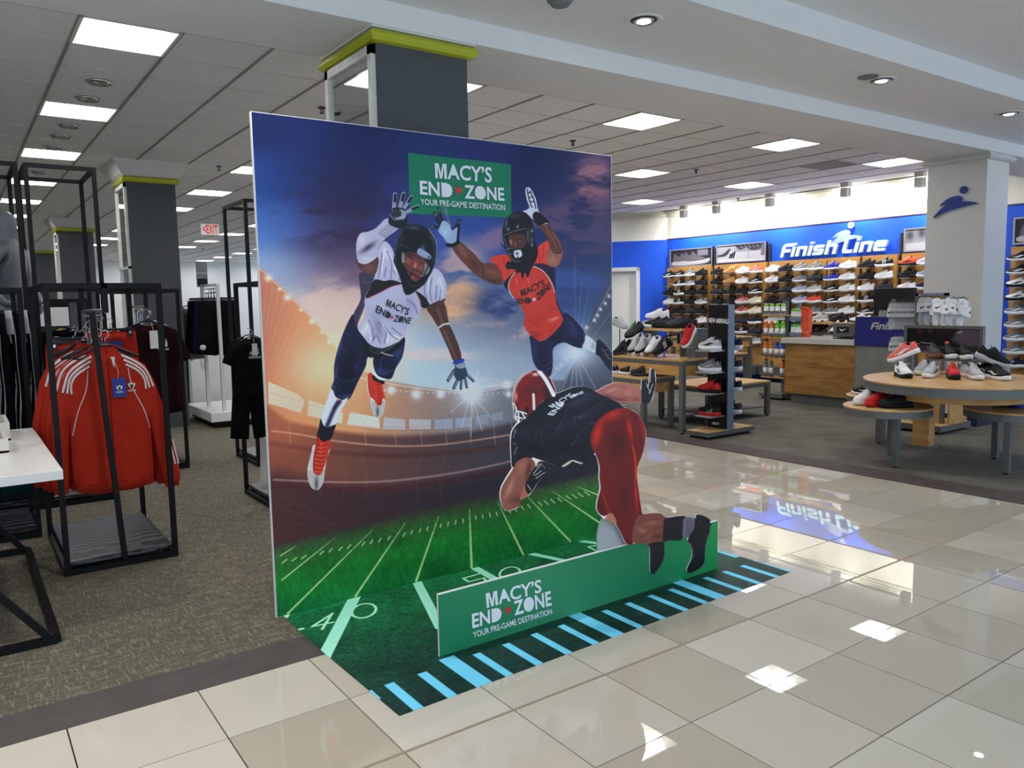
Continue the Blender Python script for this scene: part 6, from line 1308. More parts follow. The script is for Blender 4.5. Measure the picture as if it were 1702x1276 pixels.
for y in (2.2, .8):
    l = bpy.data.lights.new('wash', 'AREA'); l.energy = WASH; l.size = .14; l.color = (1,.98,.92)
    lo = bpy.data.objects.new('wash', l); COL.objects.link(lo); lo.location = (XW-.34, y, H-.15); lo.rotation_euler = (0, -.85, 0)
# ---- tables
def table(x0, y0, x1, y1, z, label, leg=.055, apron=True, shelf=None, th=.022, rim=.05):
    t = thing('display_table', ((x0+x1)/2,(y0+y1)/2,0), label, 'table')
    bevel(MB().box(x0,y0,z-th,x1,y1,z).build('table_top', MAPH, t), .002)
    for x in (x0, x1-leg):
        for y in (y0, y1-leg): MB().box(x,y,.02,x+leg,y+leg,z-th).build('leg', STEEL, t); 
    m = MB()
    for a in ((x0+leg,y0+.004,x1-leg,y0+leg-.01),(x0+leg,y1-leg+.01,x1-leg,y1-.004),(x0+.004,y0+leg,x0+leg-.01,y1-leg),(x1-leg+.01,y0+leg,x1-.004,y1-leg)):
        MB().box(a[0],a[1],z-th-rim,a[2],a[3],z-th).build('steel_rail', STEEL, t)
        if apron: MB().box(a[0],a[1]+.012*(a[3]-a[1] < .2),z-th-rim-.11,a[2],a[3]-.012*(a[3]-a[1] < .2),z-th-rim).build('apron', MAPLE, t)
    if shelf: MB().box(x0+.02,y0+.03,shelf-.015,x1-.02,y1-.03,shelf).build('lower_shelf', STEEL, t)
    for x in (x0+leg/2, x1-leg/2):
        for y in (y0+leg/2, y1-leg/2): MB().cyl((x,y,0),.02,.02,10).build('glide', PBLK, t)
    return t
table(5.39, 3.66, 6.02, 5.70, .84, 'tall maple table with grey steel frame beside the black tower')
table(5.22, 4.09, 5.72, 5.22, .62, 'lower maple table nested left of the tall one by the board')
table(6.14, 3.93, 7.32, 4.75, .455, 'low wide maple table with dark lower shelf behind the black tower', apron=False, shelf=.13)
table(9.25, 6.40, 10.16, 7.45, .845, 'maple table with steel legs in front of the shoe wall')
table(8.95, 6.02, 9.55, 6.32, .60, 'small low maple bench left of the spray rack', apron=False)
# tower
tw = thing('display_tower', (5.72, 3.36, 0), 'tall black and steel shoe tower labelled new arrivals', 'display stand')
MB().box(5.34,3.255,.03,6.12,3.565,.075).build('base_board', STEEL, tw); MB().box(5.345,3.260,.075,5.68,3.560,.08).box(5.80,3.260,.075,6.115,3.560,.08).build('base_wood', MAPH, tw)
for x in (5.39,6.06):
    for y in (3.295,3.525): MB().cyl((x,y,0),.018,.03,10).build('glide', PBLK, tw)
MB().box(5.69,3.280,.075,5.79,3.565,1.44).build('steel_column', STEELB, tw)
MB().box(5.684,3.290,.08,5.69,3.557,1.437).build('black_face', PBLK, tw); MB().box(5.79,3.290,.08,5.796,3.557,1.437).build('black_face', PBLK, tw)
quad_text('lettering', text_geo('NEW ARRIVALS', .02), [on_x(1178,528,5.683), on_x(1211,530,5.683), on_x(1211,538,5.683), on_x(1178,536,5.683)], (-.001,0,0), M('letter_white', (225,225,225), .5, noise=0, emis=.1), tw)
quad_text('lettering', text_geo('FINISH', .02, shear=.25), [on_x(1184,701,5.683), on_x(1195.5,702,5.683), on_x(1195.5,706,5.683), on_x(1183,705,5.683)], (-.001,0,0), MATS['letter_white'], tw)
quad_text('lettering', text_geo('LINE', .02, shear=.25), [on_x(1196.5,702,5.683), on_x(1203,702.5,5.683), on_x(1203,706.5,5.683), on_x(1196,706,5.683)], (-.001,0,0), NAVYL, tw)
for py, (kd, up, so, mk, mc, lb) in zip((582,618,653,691), (('puffy','light','white','swoosh','black','pale grey chunky sneaker on the top shelf of the black tower'),('puffy','grey','white','swoosh','light','grey sneaker with red heel on the second shelf of the tower'),('run','red','black',None,None,'red and black ridged runner on the third tower shelf'),('run','black','red',None,None,'black runner with green ribs on the bottom tower shelf'))):
    z = on_x(1186, py, 5.56).z
    MB().box(5.46,3.325,z-.014,5.684,3.545,z).build('shelf_plate', ALU, tw)
    t = shoe((5.575, 3.440, z+.001), PI/2, kd, up, so, mk, mc or 'white', lb, 'shoes on the new arrivals tower', laces=up)
    if 'red heel' in lb: put('heel_clip', KIND[kd]['heel_panel'], SC_['red'], t, (-.145,0,0))
    if 'green ribs' in lb or 'ridged' in lb:
        m = MB()
        for k in range(6):
            for s_ in (1,-1): m.add([(-.06+k*.027,s_*.044,.035),(-.048+k*.027,s_*.045,.035),(-.062+k*.027,s_*.03,.085),(-.07+k*.027,s_*.03,.085)], [(0,1,2,3)])
        tag(put_mb(m, 'ribs', SC_['lime'] if 'green' in lb else SC_['maroon'], t, False), kind='stuff')
    shoe((5.90, 3.425, z+.001), PI/2+.1, 'run', random.choice(['grey','navy','dark']), 'white', 'swoosh', 'white', 'shoe on the hidden far side of the black tower, %s shelf down' % ORD[(582,618,653,691).index(py)], 'shoes on the new arrivals tower')
    MB().box(5.796,3.325,z-.014,6.0,3.545,z).build('shelf_plate', ALU, tw)
# ---- shoes and stands on the tall table
def stand(x, y, z0, z1, label, parent_cat='stand', r=.007):
    t = thing('shoe_stand', (x, y, z0), label, parent_cat, 'small metal shoe stands'); MB().cyl((x,y,z0+.001),.03,.004,12).build('foot', STEEL, t); MB().cyl((x,y,z0+.005),r,z1-z0-.012,8).build('stem', STEEL, t); MB().box(x-.05,y-.03,z1-.007,x+.05,y+.03,z1-.002).build('plate', ALU, t); return t
TOC = math.atan2(-.488, -.873)     # heading towards the camera
G1 = 'shoes on the tall maple table'
zt = .8405
rs = thing('wooden_riser', (5.85, 4.32, .84), 'maple riser shelf with grey ends on the tall table', 'riser')
MB().box(5.74,4.0,1.135,5.99,4.64,1.165).build('riser_top', MAPH, rs); MB().box(5.75,4.01,.8405,5.98,4.035,1.135).build('riser_side', STEEL, rs); MB().box(5.75,4.605,.8405,5.98,4.63,1.135).build('riser_side', STEEL, rs)
zr = 1.1655
for k, (x, y, rz, kd, up, so, mk, mc, lb) in enumerate((
 (5.86,4.60,2.3,'run','light','white','stripes','white','pale grey runner at the left end of the riser'),
 (5.84,4.50,2.35,'puffy','black','white','swoosh','white','black runner with white sole beside the pale one on the riser'),
 (5.86,4.39,2.3,'puffy','black','black',None,None,'all-black chunky shoe in the middle of the riser'),
 (5.86,4.28,2.3,'run','black','black','letter','grey','black low shoe right of centre on the riser'),
 (5.86,4.17,2.3,'run','dark','black',None,None,'charcoal shoe near the right end of the riser'),
 (5.86,4.06,2.3,'low','black','black',None,None,'black shoe at the right end of the riser'))):
    shoe((x,y,zr), rz, kd, up, so, mk, mc or 'white', lb, G1, laces='white' if k == 1 else up)
t = shoe((5.92,4.56,zr+.11), 2.6, 'low', 'white', 'white', None, None, 'white shoe with red print perched on top behind the riser', G1, laces='red')
for k, (px, py, rz, tl, kd, up, so, mk, mc, lc, lb) in enumerate((
 (1037,580,TOC-.7,.35,'run','black','dark','stripes','grey','black','black shoe with dark stripes leaning at the left of the table'),
 (1060,572,TOC-.6,.55,'run','light','black','stripes','black','white','pale grey shoe with black lace cage, left of the pair'),
 (1072,573,TOC-.6,.55,'run','light','black','stripes','black','white','pale grey shoe with white stripes, right of the pair'),
 (1088,576,TOC-.5,.5,'run','white','gum',None,None,'light','white leaning shoe with gum toe in the table centre'),
 (1102,577,TOC-.55,.45,'low','black','black','stripes','white','black','black leaning shoe with white badge beside the gum-toe shoe'))):
    p = on_x(px, py, 5.55); shoe((p.x,p.y,p.z-.035), rz, kd, up, so, mk, mc or 'white', lb, G1, tilt=-tl, laces=lc)
    stand(p.x+.02, p.y, zt-.0003, p.z-.055, 'small stand under the %s leaning shoe on the tall table' % ORD[k])
shoe((5.60,4.86,zt+.0005), PI/2+.1, 'low','white','white',None,None,'white low shoe lying flat at the front left of the table',G1,laces='white')
p = at(1046,545,1.2)
shoe((5.64,4.66,zt+.25), TOC-.6, 'run','dark','black',None,None,'dark green-laced shoe high at the back left of the table',G1,tilt=-.4,laces='lime'); stand(5.66,4.66,zt-.0003,zt+.19,'tall stand under the green-laced shoe')
sh_ = thing('sign_holder', (5.44, 3.92, .84), 'small grey framed black sign with white badge on the tall table', 'sign'); sp = at(1136,590,.84)
MB().bar((sp.x,sp.y,.842),(sp.x,sp.y,.93),.01).build('stem', STEEL, sh_); MB().cyl((sp.x,sp.y,.8405),.035,.004,12).build('foot', STEEL, sh_)
sh_.location = (sp.x, sp.y, .84)
for o in list(sh_.children): bpy.data.objects.remove(o)
sh_.rotation_euler = (0,0,-.62)
put_mb(MB().bar((0,0,.002),(0,0,.14),.01), 'stem', STEEL, sh_, False); put_mb(MB().cyl((0,0,.0005),.035,.004,12), 'foot', STEEL, sh_); put_mb(MB().box(-.08,-.01,.135,.08,.01,.265), 'frame', STEEL, sh_, False); put_mb(MB().box(-.065,-.013,.15,.065,-.0101,.25), 'panel', PBLK, sh_, False); trefoil(sh_, 0, .195, .07, -.0135, TAGW)
gb = thing('grey_block', (5.62, 3.80, .84), 'plain grey steel block riser behind the small badge sign', 'riser'); MB().box(5.72,3.73,.8405,5.92,3.91,1.165).build('block_body', STEEL, gb); MB().box(5.715,3.725,1.165,5.925,3.915,1.17).build('block_lid', STEEL, gb)
shoe((5.56,3.71,zt+.22), TOC-.4, 'puffy','red','white',None,None,'bright red high shoe tilted toe-down by the grey block',G1,tilt=-.8,laces='red'); stand(5.56,3.71,zt-.0003,zt+.13,'thin stand under the bright red shoe')
shoe((5.93,3.82,zt+.14), TOC-.5, 'low','black','white',None,None,'black shoe on a stand right of the bright red one',G1,tilt=-.5,laces='black'); stand(5.92,3.80,zt-.0003,zt+.08,'stand nearest the black tower')
shoe((5.83,3.78,1.17+.02), 2.0, 'low','white','white','stripes','black','white shoe with black stripes behind the red shoe',G1,laces='white') if False else None
G2 = 'shoes on the low nested table'
shoe((5.42,4.72,.6205), 2.0, 'run','black','white','letter','white','black shoe with white sole at the left of the nested table',G2,laces='white')
shoe((5.42,4.50,.6205), 2.2, 'run','black','white','stripes','white','black shoe with three white stripes on the nested table',G2,laces='black')
shoe((5.40,4.28,.6205), 2.4, 'run','black','dark','stripes','dark','all-black shoe at the right of the nested table',G2,laces='black')
shoe((10.2-.35,6.75,.8455+.14), 2.6, 'low','white','white','stripes','black','black-striped white shoe on a stand on the far table','shoes on the far table',tilt=-.35,laces='white'); stand(9.85,6.75,.8447,.95,'stand holding the black-striped shoe on the far table')
shoe((9.7,6.62,.8455), 2.0, 'run','grey','dark',None,None,'grey runner lying on the far table','shoes on the far table',laces='grey')
shoe((9.25,6.17,.6005), 2.0, 'run','light','white',None,None,'pale shoe on the small low bench','shoes on the far table',laces='light')
# shoe on a tall stand seen just right of the board
p = on_y(1030,545,5.9)
shoe((p.x,p.y,1.13), TOC+1.1, 'run','light','light',None,None,'pale grey runner on a tall stand right beside the board edge',None,tilt=-.3,laces='light'); tl_ = thing('floor_stand', (p.x,p.y,0), 'thin floor stand holding the pale runner by the white door', 'stand'); MB().cyl((p.x,p.y,0),.12,.012,16).build('foot', STEEL, tl_); MB().cyl((p.x,p.y,.012),.008,1.09,8).build('stem', STEEL, tl_)
# ---- register counter
ct = thing('register_counter', (8.85, 4.0, 0), 'oak-fronted checkout counter with a pale top', 'counter')
MB().box(8.58,3.50,0,9.15,4.50,.15).build('toe_kick', STEEL, ct); MB().box(8.50,3.49,.15,9.2,4.56,.855).build('oak_body', OAK, ct); bevel(MB().box(8.46,3.492,.857,9.24,4.60,.93).build('worktop', M('worktop_pale', (190,188,178), .25, noise=.03), ct), .004)
cs = thing('cash_stand', (8.85, 3.0, 0), 'grey cash stand with a blue lettered front beside the oak counter', 'counter')
MB().box(8.49,2.54,0,9.2,3.485,.86).build('grey_body', M('cash_grey', (120,121,116), .5), cs); MB().box(8.47,2.54,.862,8.50,3.485,1.235).build('blue_panel', M('panel_blue', (10,18,110), .45, noise=.02), cs); MB().box(8.50,2.54,.862,9.2,3.485,1.0).build('inner_counter', MATS['worktop_pale'], cs); MB().box(8.50,3.47,.93,8.8,3.485,1.15).build('end_trim', ALU, cs)
LSM = M('letter_grey', (170,172,176), .4, noise=0)
u0 = on_x(1448,541,8.47).y; shop_sign(cs, lambda u, v, w_: (8.468-v, u0-u*1.0, 1.075+w_), .088, LSM, LSM, .012)
mo = thing('monitor', (8.75, 3.15, 1.0), 'large black monitor seen from behind on the cash stand', 'monitor'); bevel(MB().box(8.74,2.86,1.24,8.80,3.40,1.60).build('screen_back', PBLK, mo), .01); MB().box(8.80,3.08,1.0,8.84,3.18,1.45).box(8.70,3.0,1.0005,8.95,3.26,1.015).build('stand', PBLK, mo); MB().box(8.735,3.10,1.42,8.74,3.16,1.46).build('port_plate', STEEL, mo)
for k, y in enumerate((3.22, 3.17, 3.12)):
    t = thing('foot_measure', (8.60, y, 1.0), 'pale paddle standing in the cup on the cash stand, %s from left' % ORD[k], 'tool', 'pale paddles on the cash stand')
    MB().prism(Art.smooth([(-.018,0),(.018,0),(.024,.28),(0,.315),(-.024,.28)], 3), .012, lambda u, v, w_: (8.60+v, y-u+.0, 1.001+w_)).build('paddle', ALU, t)
for k, (z, w_) in enumerate(((.9305,.30),(.9455,.26),(.9605,.22))):
    b = MB().loft([[(8.62+a*.2, 3.62+i*.04-.02*k, z+.012*math.sin(i*.9+a)*(.5)+.006) for i in range(8)] for a in np.linspace(0, 1, 5)], cap=False, closed=False).build('folded_shirt' if False else 'flat_bag', PBLK if k != 1 else WSTR); tag(b, '%s flat black and white item piled on the counter end' % ('lower','middle','top')[k], 'bag', 'flat items piled on the counter')
ch_ = thing('counter_sign', (8.72, 3.78, .93), 'grey box sign with white curved mark on the counter', 'sign'); ch_.rotation_euler = (0,0,0)
MB().box(8.66,3.62,.9305,8.70,3.92,1.14).build('stand_body', STEEL, ch_); MB().box(8.650,3.66,1.0,8.66,3.88,1.11).build('frame', STEEL, ch_); MB().box(8.647,3.68,1.015,8.65,3.86,1.095).build('panel', PBLK, ch_)
m = MB().prism([(-.05,.028),(-.035,-.005),(-.015,-.018),(.06,.022),(-.012,.0),(-.03,.004)], .002, lambda u, v, w_: (8.6465-v, 3.77-u, 1.052+w_)).build('curved_mark', TAGW, ch_)
# insoles hanging in orange packs, on a steel post
po = thing('accessory_post', (8.9, 4.45, .93), 'blue-grey steel post with orange packs at the counter left end', 'display stand'); pp0 = on_x(1327,562,8.85)
MB().box(8.85,pp0.y-.02,.9305,8.89,pp0.y+.02,1.42).build('post', STEELB, po)
INS = M('pack_orange', (226,92,58), .5, noise=.03)
for k in range(6):
    y = on_x(1333+k*2.4, 540, 8.80).y
    t = thing('insole_pack', (8.80, y, 1.0), 'orange insole pack in the hanging row, %s from left' % ORD[k], 'pack', 'orange insole packs'); MB().box(8.78,y-.008,1.05-.01*k,8.86,y+.006,1.37-.008*k).build('card', INS, t); MB().box(8.775,y-.006,1.34-.008*k,8.78,y+.004,1.365-.008*k).build('header', SC_['red'], t)
for k in range(4):
    y = on_x(1334+k*3, 555, 8.80).y
    t = thing('insole_pack', (8.80, y, .93), 'short orange pack standing on the counter, %s from left' % ORD[k], 'pack', 'short orange packs on the counter'); MB().box(8.78,y-.010,.931,8.84,y+.008,1.03).build('card', INS, t); MB().box(8.779,y-.008,1.0,8.78,y+.006,1.01).build('header', TAGW, t)
# spray bottles
def bottle(x, y, z, h_, r_, c_body, c_cap, label, group):
    t = thing('spray_bottle', (x, y, z), label, 'bottle', group)
    MB().lathe((x,y,z), [(r_*.9,0),(r_,.004),(r_,h_*.72),(r_*.8,h_*.8)], 12).build('body', c_body, t, True); MB().lathe((x,y,z), [(r_*.86,h_*.78),(r_*.86,h_*.90),(r_*.6,h_*.98),(r_*.2,h_)], 12).build('cap', c_cap, t, True); MB().lathe((x,y,z), [(r_*1.01,h_*.12),(r_*1.01,h_*.55)], 12).build('label', TAGW, t, True)
BO = M('bottle_orange', (220,120,40), .35, noise=0); BG = M('bottle_green', (110,200,50), .35, noise=0); BB = M('bottle_blue', (30,80,180), .35, noise=0); BGY = M('bottle_grey', (110,108,112), .35, noise=0); BWT = M('bottle_white', (220,222,224), .35, noise=0)
sr = thing('spray_rack', (8.8, 4.88, 0), 'narrow shelf rack of spray bottles left of the oak counter', 'rack')
MB().box(8.66,4.72,.03,9.0,5.12,.09).build('base', STEEL, sr); MB().box(8.90,4.82,.09,8.95,4.90,1.45).build('post', STEEL, sr); MB().box(8.95,4.80,.09,8.97,4.92,1.45).build('post_back', PBLK, sr)
for yx in (4.75,5.08):
    for xx in (8.70,8.96): MB().cyl((xx,yx,0),.015,.03,8).build('glide', PBLK, sr)
zs = [on_x(1285, py, 8.70).z for py in (626,594,560,523)]
cols_ = [[('grey',BGY,BGY),('grey',BGY,BGY),None,('orange',BO,BO)],[('orange',BO,BO),('orange',BO,BO),('blue',BB,BB),('blue',BB,BB)],[('orange',BO,BO),('orange',BO,BO),('green',BG,BG),('green',BG,BG)],[('green',BG,BG)]*4]
ya, yb = 5.09, 4.73
for r, z in enumerate(zs):
    MB().box(8.70,yb-.02,z-.018,8.90,ya+.03,z).build('shelf', MAPLE, sr); MB().box(8.692,yb-.02,z+.02,8.70,ya+.03,z+.055).build('guard_rail', STEEL, sr)
    for c in range(4):
        q = cols_[r][c]
        if q is None: continue
        bottle(8.745, ya-.02-c*.098, z+.0008, (.235 if r < 3 else .16), .034, BWT if r == 3 else q[1], q[2], '%s spray bottle, %s from left on the %s shelf of the narrow rack' % (q[0], ORD[c], ('bottom','third','second','top')[r]), 'spray bottles')
sr2 = thing('counter_rack', (8.9, 4.62, .93), 'two-tier steel rack of green-capped bottles on the counter', 'rack')
MB().box(8.90,4.485,.9305,8.92,4.68,1.36).build('back_plate', STEELB, sr2)
for tier, z in enumerate((.945, 1.17)):
    MB().box(8.76,4.485,z-.012,8.92,4.68,z).build('tray', STEELB, sr2); MB().box(8.755,4.485,z,8.762,4.68,z+.05).build('tray_front', STEELB, sr2)
    for c in range(5): bottle(8.80, 4.66-c*.038, z+.0008, .165, .018, BWT, BG, 'slim green-capped bottle, %s from left on the %s tier' % (ORD[c], ('lower','upper')[tier]), 'green-capped bottles')
shoe((8.78,4.92,zs[2]+.245), PI/2, 'low','white','white',None,None,'white shoe lying on top of the orange spray bottles',None,laces='white')
# a low riser with shoes behind the counter
rb = thing('maple_riser', (9.7, 4.5, 0), 'maple table behind the counter carrying tilted shoes', 'table'); MB().box(9.5,3.9,1.09,9.95,5.0,1.12).build('table_top', MAPH, rb)
MB().box(9.55,3.95,0,9.60,4.0,1.09).build('leg', STEEL, rb); MB().box(9.55,4.9,0,9.60,4.95,1.09).build('leg', STEEL, rb); MB().box(9.85,3.95,0,9.90,4.0,1.09).build('leg', STEEL, rb); MB().box(9.85,4.9,0,9.90,4.95,1.09).build('leg', STEEL, rb); MB().box(9.5,3.95,.93,9.9,4.95,.945).build('middle_shelf', STEEL, rb)
G3 = 'shoes behind the counter'
for k, (y, up, so, mk, lb) in enumerate(((4.85,'black','dark','stripes','black tilted runner leftmost behind the counter'),(4.72,'black','dark','swoosh','black tilted runner second behind the counter'),(4.46,'white','black','stripes','white and black patterned shoe, left of its pair'),(4.33,'white','black','stripes','white and black patterned shoe, right of its pair'))):
    shoe((9.62,y,1.0), TOC-.6, 'low', up, so, mk, 'grey', lb, G3, tilt=-.35, laces='white' if k > 1 else 'black')
shoe((9.7,4.82,1.1205), PI/2, 'run','light','white',None,None,'pale grey shoe flat on the riser behind the counter',G3,laces='light'); shoe((9.7,4.48,1.1205), PI/2, 'puffy','black','black',None,None,'black shoe flat on the riser behind the counter',G3,laces='black')
shoe((9.62,4.10,1.1205), PI/2+.3, 'low','white','black','stripes','black','white shoe with black stripes above the counter sign',G3,laces='white')
# ---- round tables
def round_table(c, r, z, label, legs, rim=.075, apron=None):
    t = thing('round_table', (c[0],c[1],0), label, 'table')
    MB().lathe((c[0],c[1],z), [(r,-.018),(r+.004,-.014),(r+.004,-.004),(r,0)], 56).build('table_top', MAPH, t); MB().lathe((c[0],c[1],z), [(r-.006,-.018-rim),(r-.002,-.018-rim),(r-.002,-.018),(r-.006,-.018)], 56).build('steel_rim', STEEL, t)
    for x, y in legs: MB().box(x-.026,y-.026,.015,x+.026,y+.026,z-.02).build('leg', STEEL, t); MB().cyl((x,y,0),.018,.015,10).build('glide', PBLK, t)
    if apron: MB().lathe((c[0],c[1],0), [(apron[0],apron[1]),(apron[0],z-.03)], 40).build('wood_drum', MAPLE, t)
    return t
C2 = (6.22, 1.13)
rt = round_table(C2, .78, .75, 'large round maple table with grey rim in front of the pillar', [], apron=(.60,.585))
MB().box(6.60,1.56,.02,6.72,1.72,.73).build('wood_pedestal', MAPLE, rt); MB().box(6.56,1.53,0,6.76,1.75,.02).build('pedestal_foot', STEEL, rt)
round_table((5.72,1.50), .37, .52, 'low round maple table in front left of the large round one', [(5.53,1.31),(6.02,1.62)], rim=.06)
round_table((6.32,.66), .42, .522, 'low round maple table at the right edge of the frame', [(5.96,.59),(6.55,.93)], rim=.06)
round_table((6.70,2.14), .31, .48, 'small low round table behind, left of the large one', [(6.52,2.02),(6.9,2.2)], rim=.05)
G4 = 'shoes on the round tables'
for px, py, kd, up, so, mk, mc, lc, drz, lb in ((1499,628,'run','white','black','swoosh','black','white',.35,'white runner with black toe sole at the left on the round table'),(1545,628,'run','light','white','swoosh','navy','white',-.35,'silver-grey runner with gum toe on the round table'),(1582,630,'run','red','black','swoosh','red','red',.1,'red runner facing forward in the middle of the round table'),(1618,631,'run','light','white',None,None,'light',.25,'pale grey knitted runner on the round table'),(1657,632,'run','black','white','swoosh','white','black',.5,'black runner with white mark at right on the round table')):
    p = at(px, py, .75); shoe((p.x+.06,p.y+.02,.7505), TOC+drz, kd, up, so, mk, mc or 'white', lb, G4, laces=lc)
    p = at(px-14, py-4, .75); shoe((p.x+.12,p.y+.05,.7505), TOC+drz, kd, up, so, mk, mc or 'white', 'left partner of the '+lb, G4, laces=lc) if px in (1545,1618,1657) else None
rs = thing('shoe_riser', (6.56, 1.2, .75), 'grey steel riser in front of the dark poster on the round table', 'riser')
pr = at(1550,606,.86); pr2 = at(1602,606,.86)
MB().box(6.46,.86,.885,6.68,1.56,.90).build('riser_top', STEEL, rs); MB().box(6.48,.88,.7505,6.66,.90,.885).build('riser_side', STEEL, rs); MB().box(6.48,1.52,.7505,6.66,1.54,.885).build('riser_side', STEEL, rs)
for k, (px, up, so, lb) in enumerate(((1551,'dark','gum','dark grey runner with gum sole, toe forward on the riser'),(1576,'black','white','black runner with orange tongue in the middle of the riser'),(1601,'black','white','black runner at the right of the riser'))):
    p = on_x(px, 590, 6.56); t = shoe((6.57,p.y,.9005), TOC+.25, 'puffy', up, so, None, None, lb, G4, laces='dark')
    if k == 1: put('tongue_pull', KIND['puffy']['tongue'], SC_['orange'], t, (-.147,0,.012))
p = on_x(1503,605,6.22); shoe((6.22,p.y,.75+.165), PI/2+.25, 'run','coral','white','swoosh','white','red runner with white mark on a stand, toe pointing down left',G4,tilt=-.42,laces='white'); SC_['coral']; stand(6.24,p.y,.7495,.86,'stand under the tilted red runner on the round table')
p = on_x(1648,598,6.42); shoe((6.42,p.y,.75+.14), -PI/2+.2, 'puffy','black','light','swoosh','black','black runner with thick pale sole on a stand, toe down right',G4,tilt=-.38,laces='black'); stand(6.44,p.y,.7495,.84,'stand under the tilted black runner on the round table')
for px, py, up, so, mk, rz, lb in ((1436,670,'white','white',None,.1,'white runner at the left of the low front-left round table'),(1455,673,'red','red',None,.15,'all-red runner between the white and black ones'),(1486,676,'black','black',None,-.40,'all-black runner at the right of the low front-left round table')):
    p = at(px, py+3, .52); shoe((p.x+.06,p.y+.02,.5205), TOC-.75+rz, 'puffy', up, so, mk, 'white', lb, G4, laces=up)
shoe((6.60,2.22,.4805), PI/2+.2, 'low','black','white','swoosh','white','black low shoe with white curved mark on the small round table behind',G4,laces='black')
for px, py, up, so, lb in ((1664,671,'lavender','white','pale patterned runner at the left of the right-edge table'),(1683,678,'navy','blue','navy patterned runner in front on the right-edge table'),(1700,672,'dark','black','dark grey runner cut by the right edge')):
    p = at(px, py, .522); shoe((p.x+.08,p.y+.03,.5225), TOC+.2, 'puffy', up, so, 'swoosh', 'white', lb, G4, laces='black')
# framed dark poster standing on the round table
A0 = on_x(1505,541,6.80); A1 = on_x(1637,541,6.80); zt0, zb0 = (A0.z+A1.z)/2, .7505
dp = thing('table_poster', (6.8, (A0.y+A1.y)/2, .75), 'dark framed running poster standing on the large round table', 'poster'); y1_, y0_ = A0.y, A1.y
MB().box(6.79,y0_,zb0+.18,6.82,y1_,zt0).build('backing', PBLK, dp); f = .03
MB().box(6.775,y0_,zt0-f,6.79,y1_,zt0).build('frame', STEEL, dp); MB().box(6.775,y0_,zb0+.18,6.79,y1_,zb0+.20).build('frame', STEEL, dp); MB().box(6.775,y0_,zb0+.2,6.79,y0_+f,zt0-f).build('frame', STEEL, dp); MB().box(6.775,y1_-f,zb0+.2,6.79,y1_,zt0-f).build('frame', STEEL, dp)
MB().box(6.78,y0_+.05,.7505,6.81,y0_+.09,zb0+.18).build('foot', STEEL, dp); MB().box(6.78,y1_-.09,.7505,6.81,y1_-.05,zb0+.18).build('foot', STEEL, dp)
X, Y = np.meshgrid(np.arange(260, dtype=np.float32)/2.6, np.arange(120, dtype=np.float32)/2.6); a = Art(260, 120, X, Y)
a.c[:] = (18,12,16); a.poly([(70,46),(100,46),(100,8),(78,8),(60,20)], (104,88,98), sm=False, soft=8); a.poly([(40,46),(72,46),(62,30),(44,30)], (46,20,26), sm=False, soft=5); a.poly([(0,0),(100,0),(100,8),(0,10)], (70,60,70), sm=False, soft=3); a.poly([(16,46),(24,46),(23,32),(17,32)], (84,38,38)); a.poly([(30,46),(38,46),(36,33),(31,33)], (84,38,38)); a.poly([(2,41),(13,41),(13,45),(2,45)], (170,170,170), sm=False); a.poly([(25,41),(31,42),(31,46),(25,46)], (170,170,170), sm=False); a.line([(6,14),(20,12)], 1.4, (190,190,190)); a.line([(22,15),(34,13)], 1.4, (190,190,190)); a.poly([(66,34),(74,38),(72,32)], (160,150,150))
pm_ = a.material('table_poster_print', 1., .4); p = MB().add([(6.788,y1_-f,zb0+.2),(6.788,y0_+f,zb0+.2),(6.788,y0_+f,zt0-f),(6.788,y1_-f,zt0-f)], [(0,1,2,3)]).build('picture', pm_, dp); uv_from(p, lambda v: ((y1_-v[1])/(y1_-y0_), (v[2]-zb0-.2)/(zt0-zb0-.2)))
# ---- slide sandals fixture
fx = thing('sandal_fixture', (7.75, 2.1, 0), 'steel and maple fixture hung with white and grey slide sandals', 'display stand')
MB().box(7.42,1.84,.03,8.10,2.40,.09).build('base', STEEL, fx); MB().box(7.44,1.86,.09,8.08,2.38,.095).build('base_wood', MAPH, fx)
for x in (7.48,8.04):
    for y in (1.9,2.34): MB().cyl((x,y,0),.02,.03,10).build('glide', PBLK, fx)
ty0, ty1 = on_x(1574,486,7.60).y, on_x(1522,486,7.60).y; tz1 = on_x(1548,487,7.60).z
MB().box(7.60,ty0,.095,7.66,ty0+.03,tz1).build('upright', STEEL, fx); MB().box(7.60,ty1-.03,.095,7.66,ty1,tz1).build('upright', STEEL, fx); MB().box(7.60,ty0,tz1-.03,7.66,ty1,tz1).build('top_rail', STEELB, fx); MB().box(7.62,ty0+.03,.095,7.64,ty1-.03,tz1-.03).build('wood_panel', MAPLE, fx); 
MB().box(7.64,1.86,.095,8.04,1.88,.60).build('side_panel', MAPLE, fx)
SL = MB(); o_ = Art.smooth([(-.038,0),(.038,0),(.044,.09),(.036,.18),(.044,.25),(.02,.285),(-.02,.285),(-.044,.25),(-.036,.18),(-.044,.09)], 2)
sl_sole = MB().prism([(p[0], -p[1]) for p in o_], .022, lambda u, v, w_: (u, v, w_)).mesh('footbed')
sl_strap = MB().loft([[(math.cos(a)*(.05+z*.05), -(.035+z*.25)*math.sin(a)+.004, -z) for a in np.linspace(0, PI, 10)] for z in (.05,.15)], cap=False, closed=False)
sl_strap.loft([[(math.cos(a)*(.047+z*.05), -(.031+z*.25)*math.sin(a)+.004, -z) for a in np.linspace(0, PI, 10)] for z in (.05,.15)], cap=False, closed=False)
sl_strap = sl_strap.mesh('strap', True); sl_sole.materials.append(SC_['white']); sl_strap.materials.append(SC_['white'])
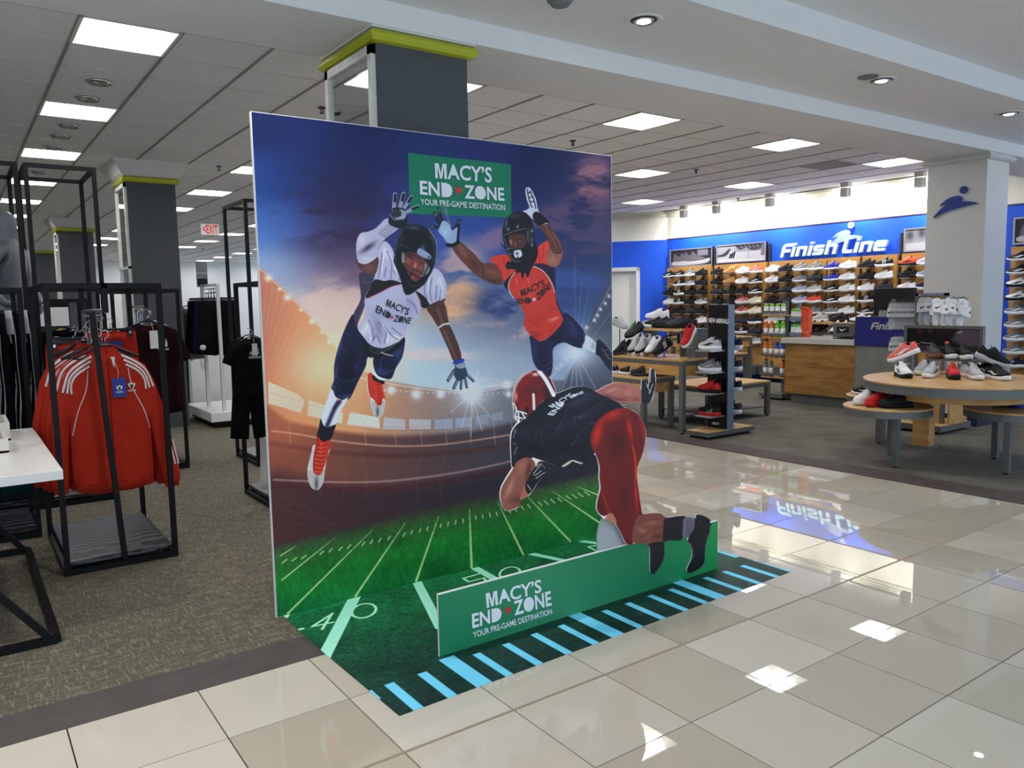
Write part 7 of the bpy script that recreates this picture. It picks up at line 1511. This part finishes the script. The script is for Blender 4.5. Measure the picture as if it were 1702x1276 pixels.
sl_mark = MB().add([(-.03,-.052,-.09),(-.012,-.064,-.115),(.036,-.046,-.075),(-.008,-.058,-.095)], [(0,1,2,3)]).mesh('curved_mark'); sl_mark.materials.append(SC_['black'])
def slide(loc, rz, mat, label, group, tl=0.):
    t = thing('slide_sandal', loc, label, 'sandal', group, rz); t.rotation_euler = (tl, 0, rz); put('footbed', sl_sole, mat, t); put('strap', sl_strap, mat, t); put('curved_mark', sl_mark, None, t)
    put_mb(MB().tube([(0,.01,0),(0,.02,.03),(0,.0,.045)], .003, 5), 'hook', STEEL, t)
for k, (px, py, rz, tl) in enumerate(((1532,497,-1.1,0),(1542,497,-.95,-.1),(1556,498,-.9,-.1),(1570,500,-.62,-.05),(1580,497,-.5,0),(1586,500,-.35,.0),(1602,500,-.2,.1),(1610,503,.05,.25))):
    p = on_x(px, py, 7.50+.02*k); slide((7.52+.015*k, p.y, p.z+.01), rz, SC_['white'] if k > 1 else SC_['light'], 'white slide sandal hanging in the upper bunch, %s from left' % ORD[k], 'white slide sandals', tl)
for k in range(8):
    p = on_x(1488+k*4.3, 506, 7.66); slide((7.60+.012*k, p.y, p.z+.01), -1.45, SC_['light'], 'grey slide sandal seen edge-on at left, %s in the row' % ORD[k], 'grey slide sandals')
for k in range(3):
    p = on_x(1491+k*4.2, 562, 7.66); slide((7.60+.012*k, p.y, p.z+.01), -1.45, SC_['light'], 'grey slide sandal in the short lower row, %s from left' % ORD[k], 'grey slide sandals')
for k in range(2): t = MB().box(7.46,on_x((1548,1556)[k],520,7.46).y-.02,on_x(1550,(514,532)[k],7.46).z-.06,7.462,on_x((1548,1556)[k],520,7.46).y+.02,on_x(1550,(514,532)[k],7.46).z).build('price_tag', TAGW); tag(t, 'white price tag hanging from the sandals, %s' % ('upper','lower')[k], 'tag')
MB().tube([(7.60,ty0+.02,tz1-.06),(7.50,ty0-.25,tz1-.05)], .006, 6).build('arm', STEEL, fx); MB().tube([(7.66,ty1-.02,tz1-.11),(7.60,ty1+.30,tz1-.10)], .006, 6).build('arm', STEEL, fx); MB().tube([(7.66,ty1-.02,tz1-.72),(7.62,ty1+.22,tz1-.71)], .006, 6).build('arm', STEEL, fx)
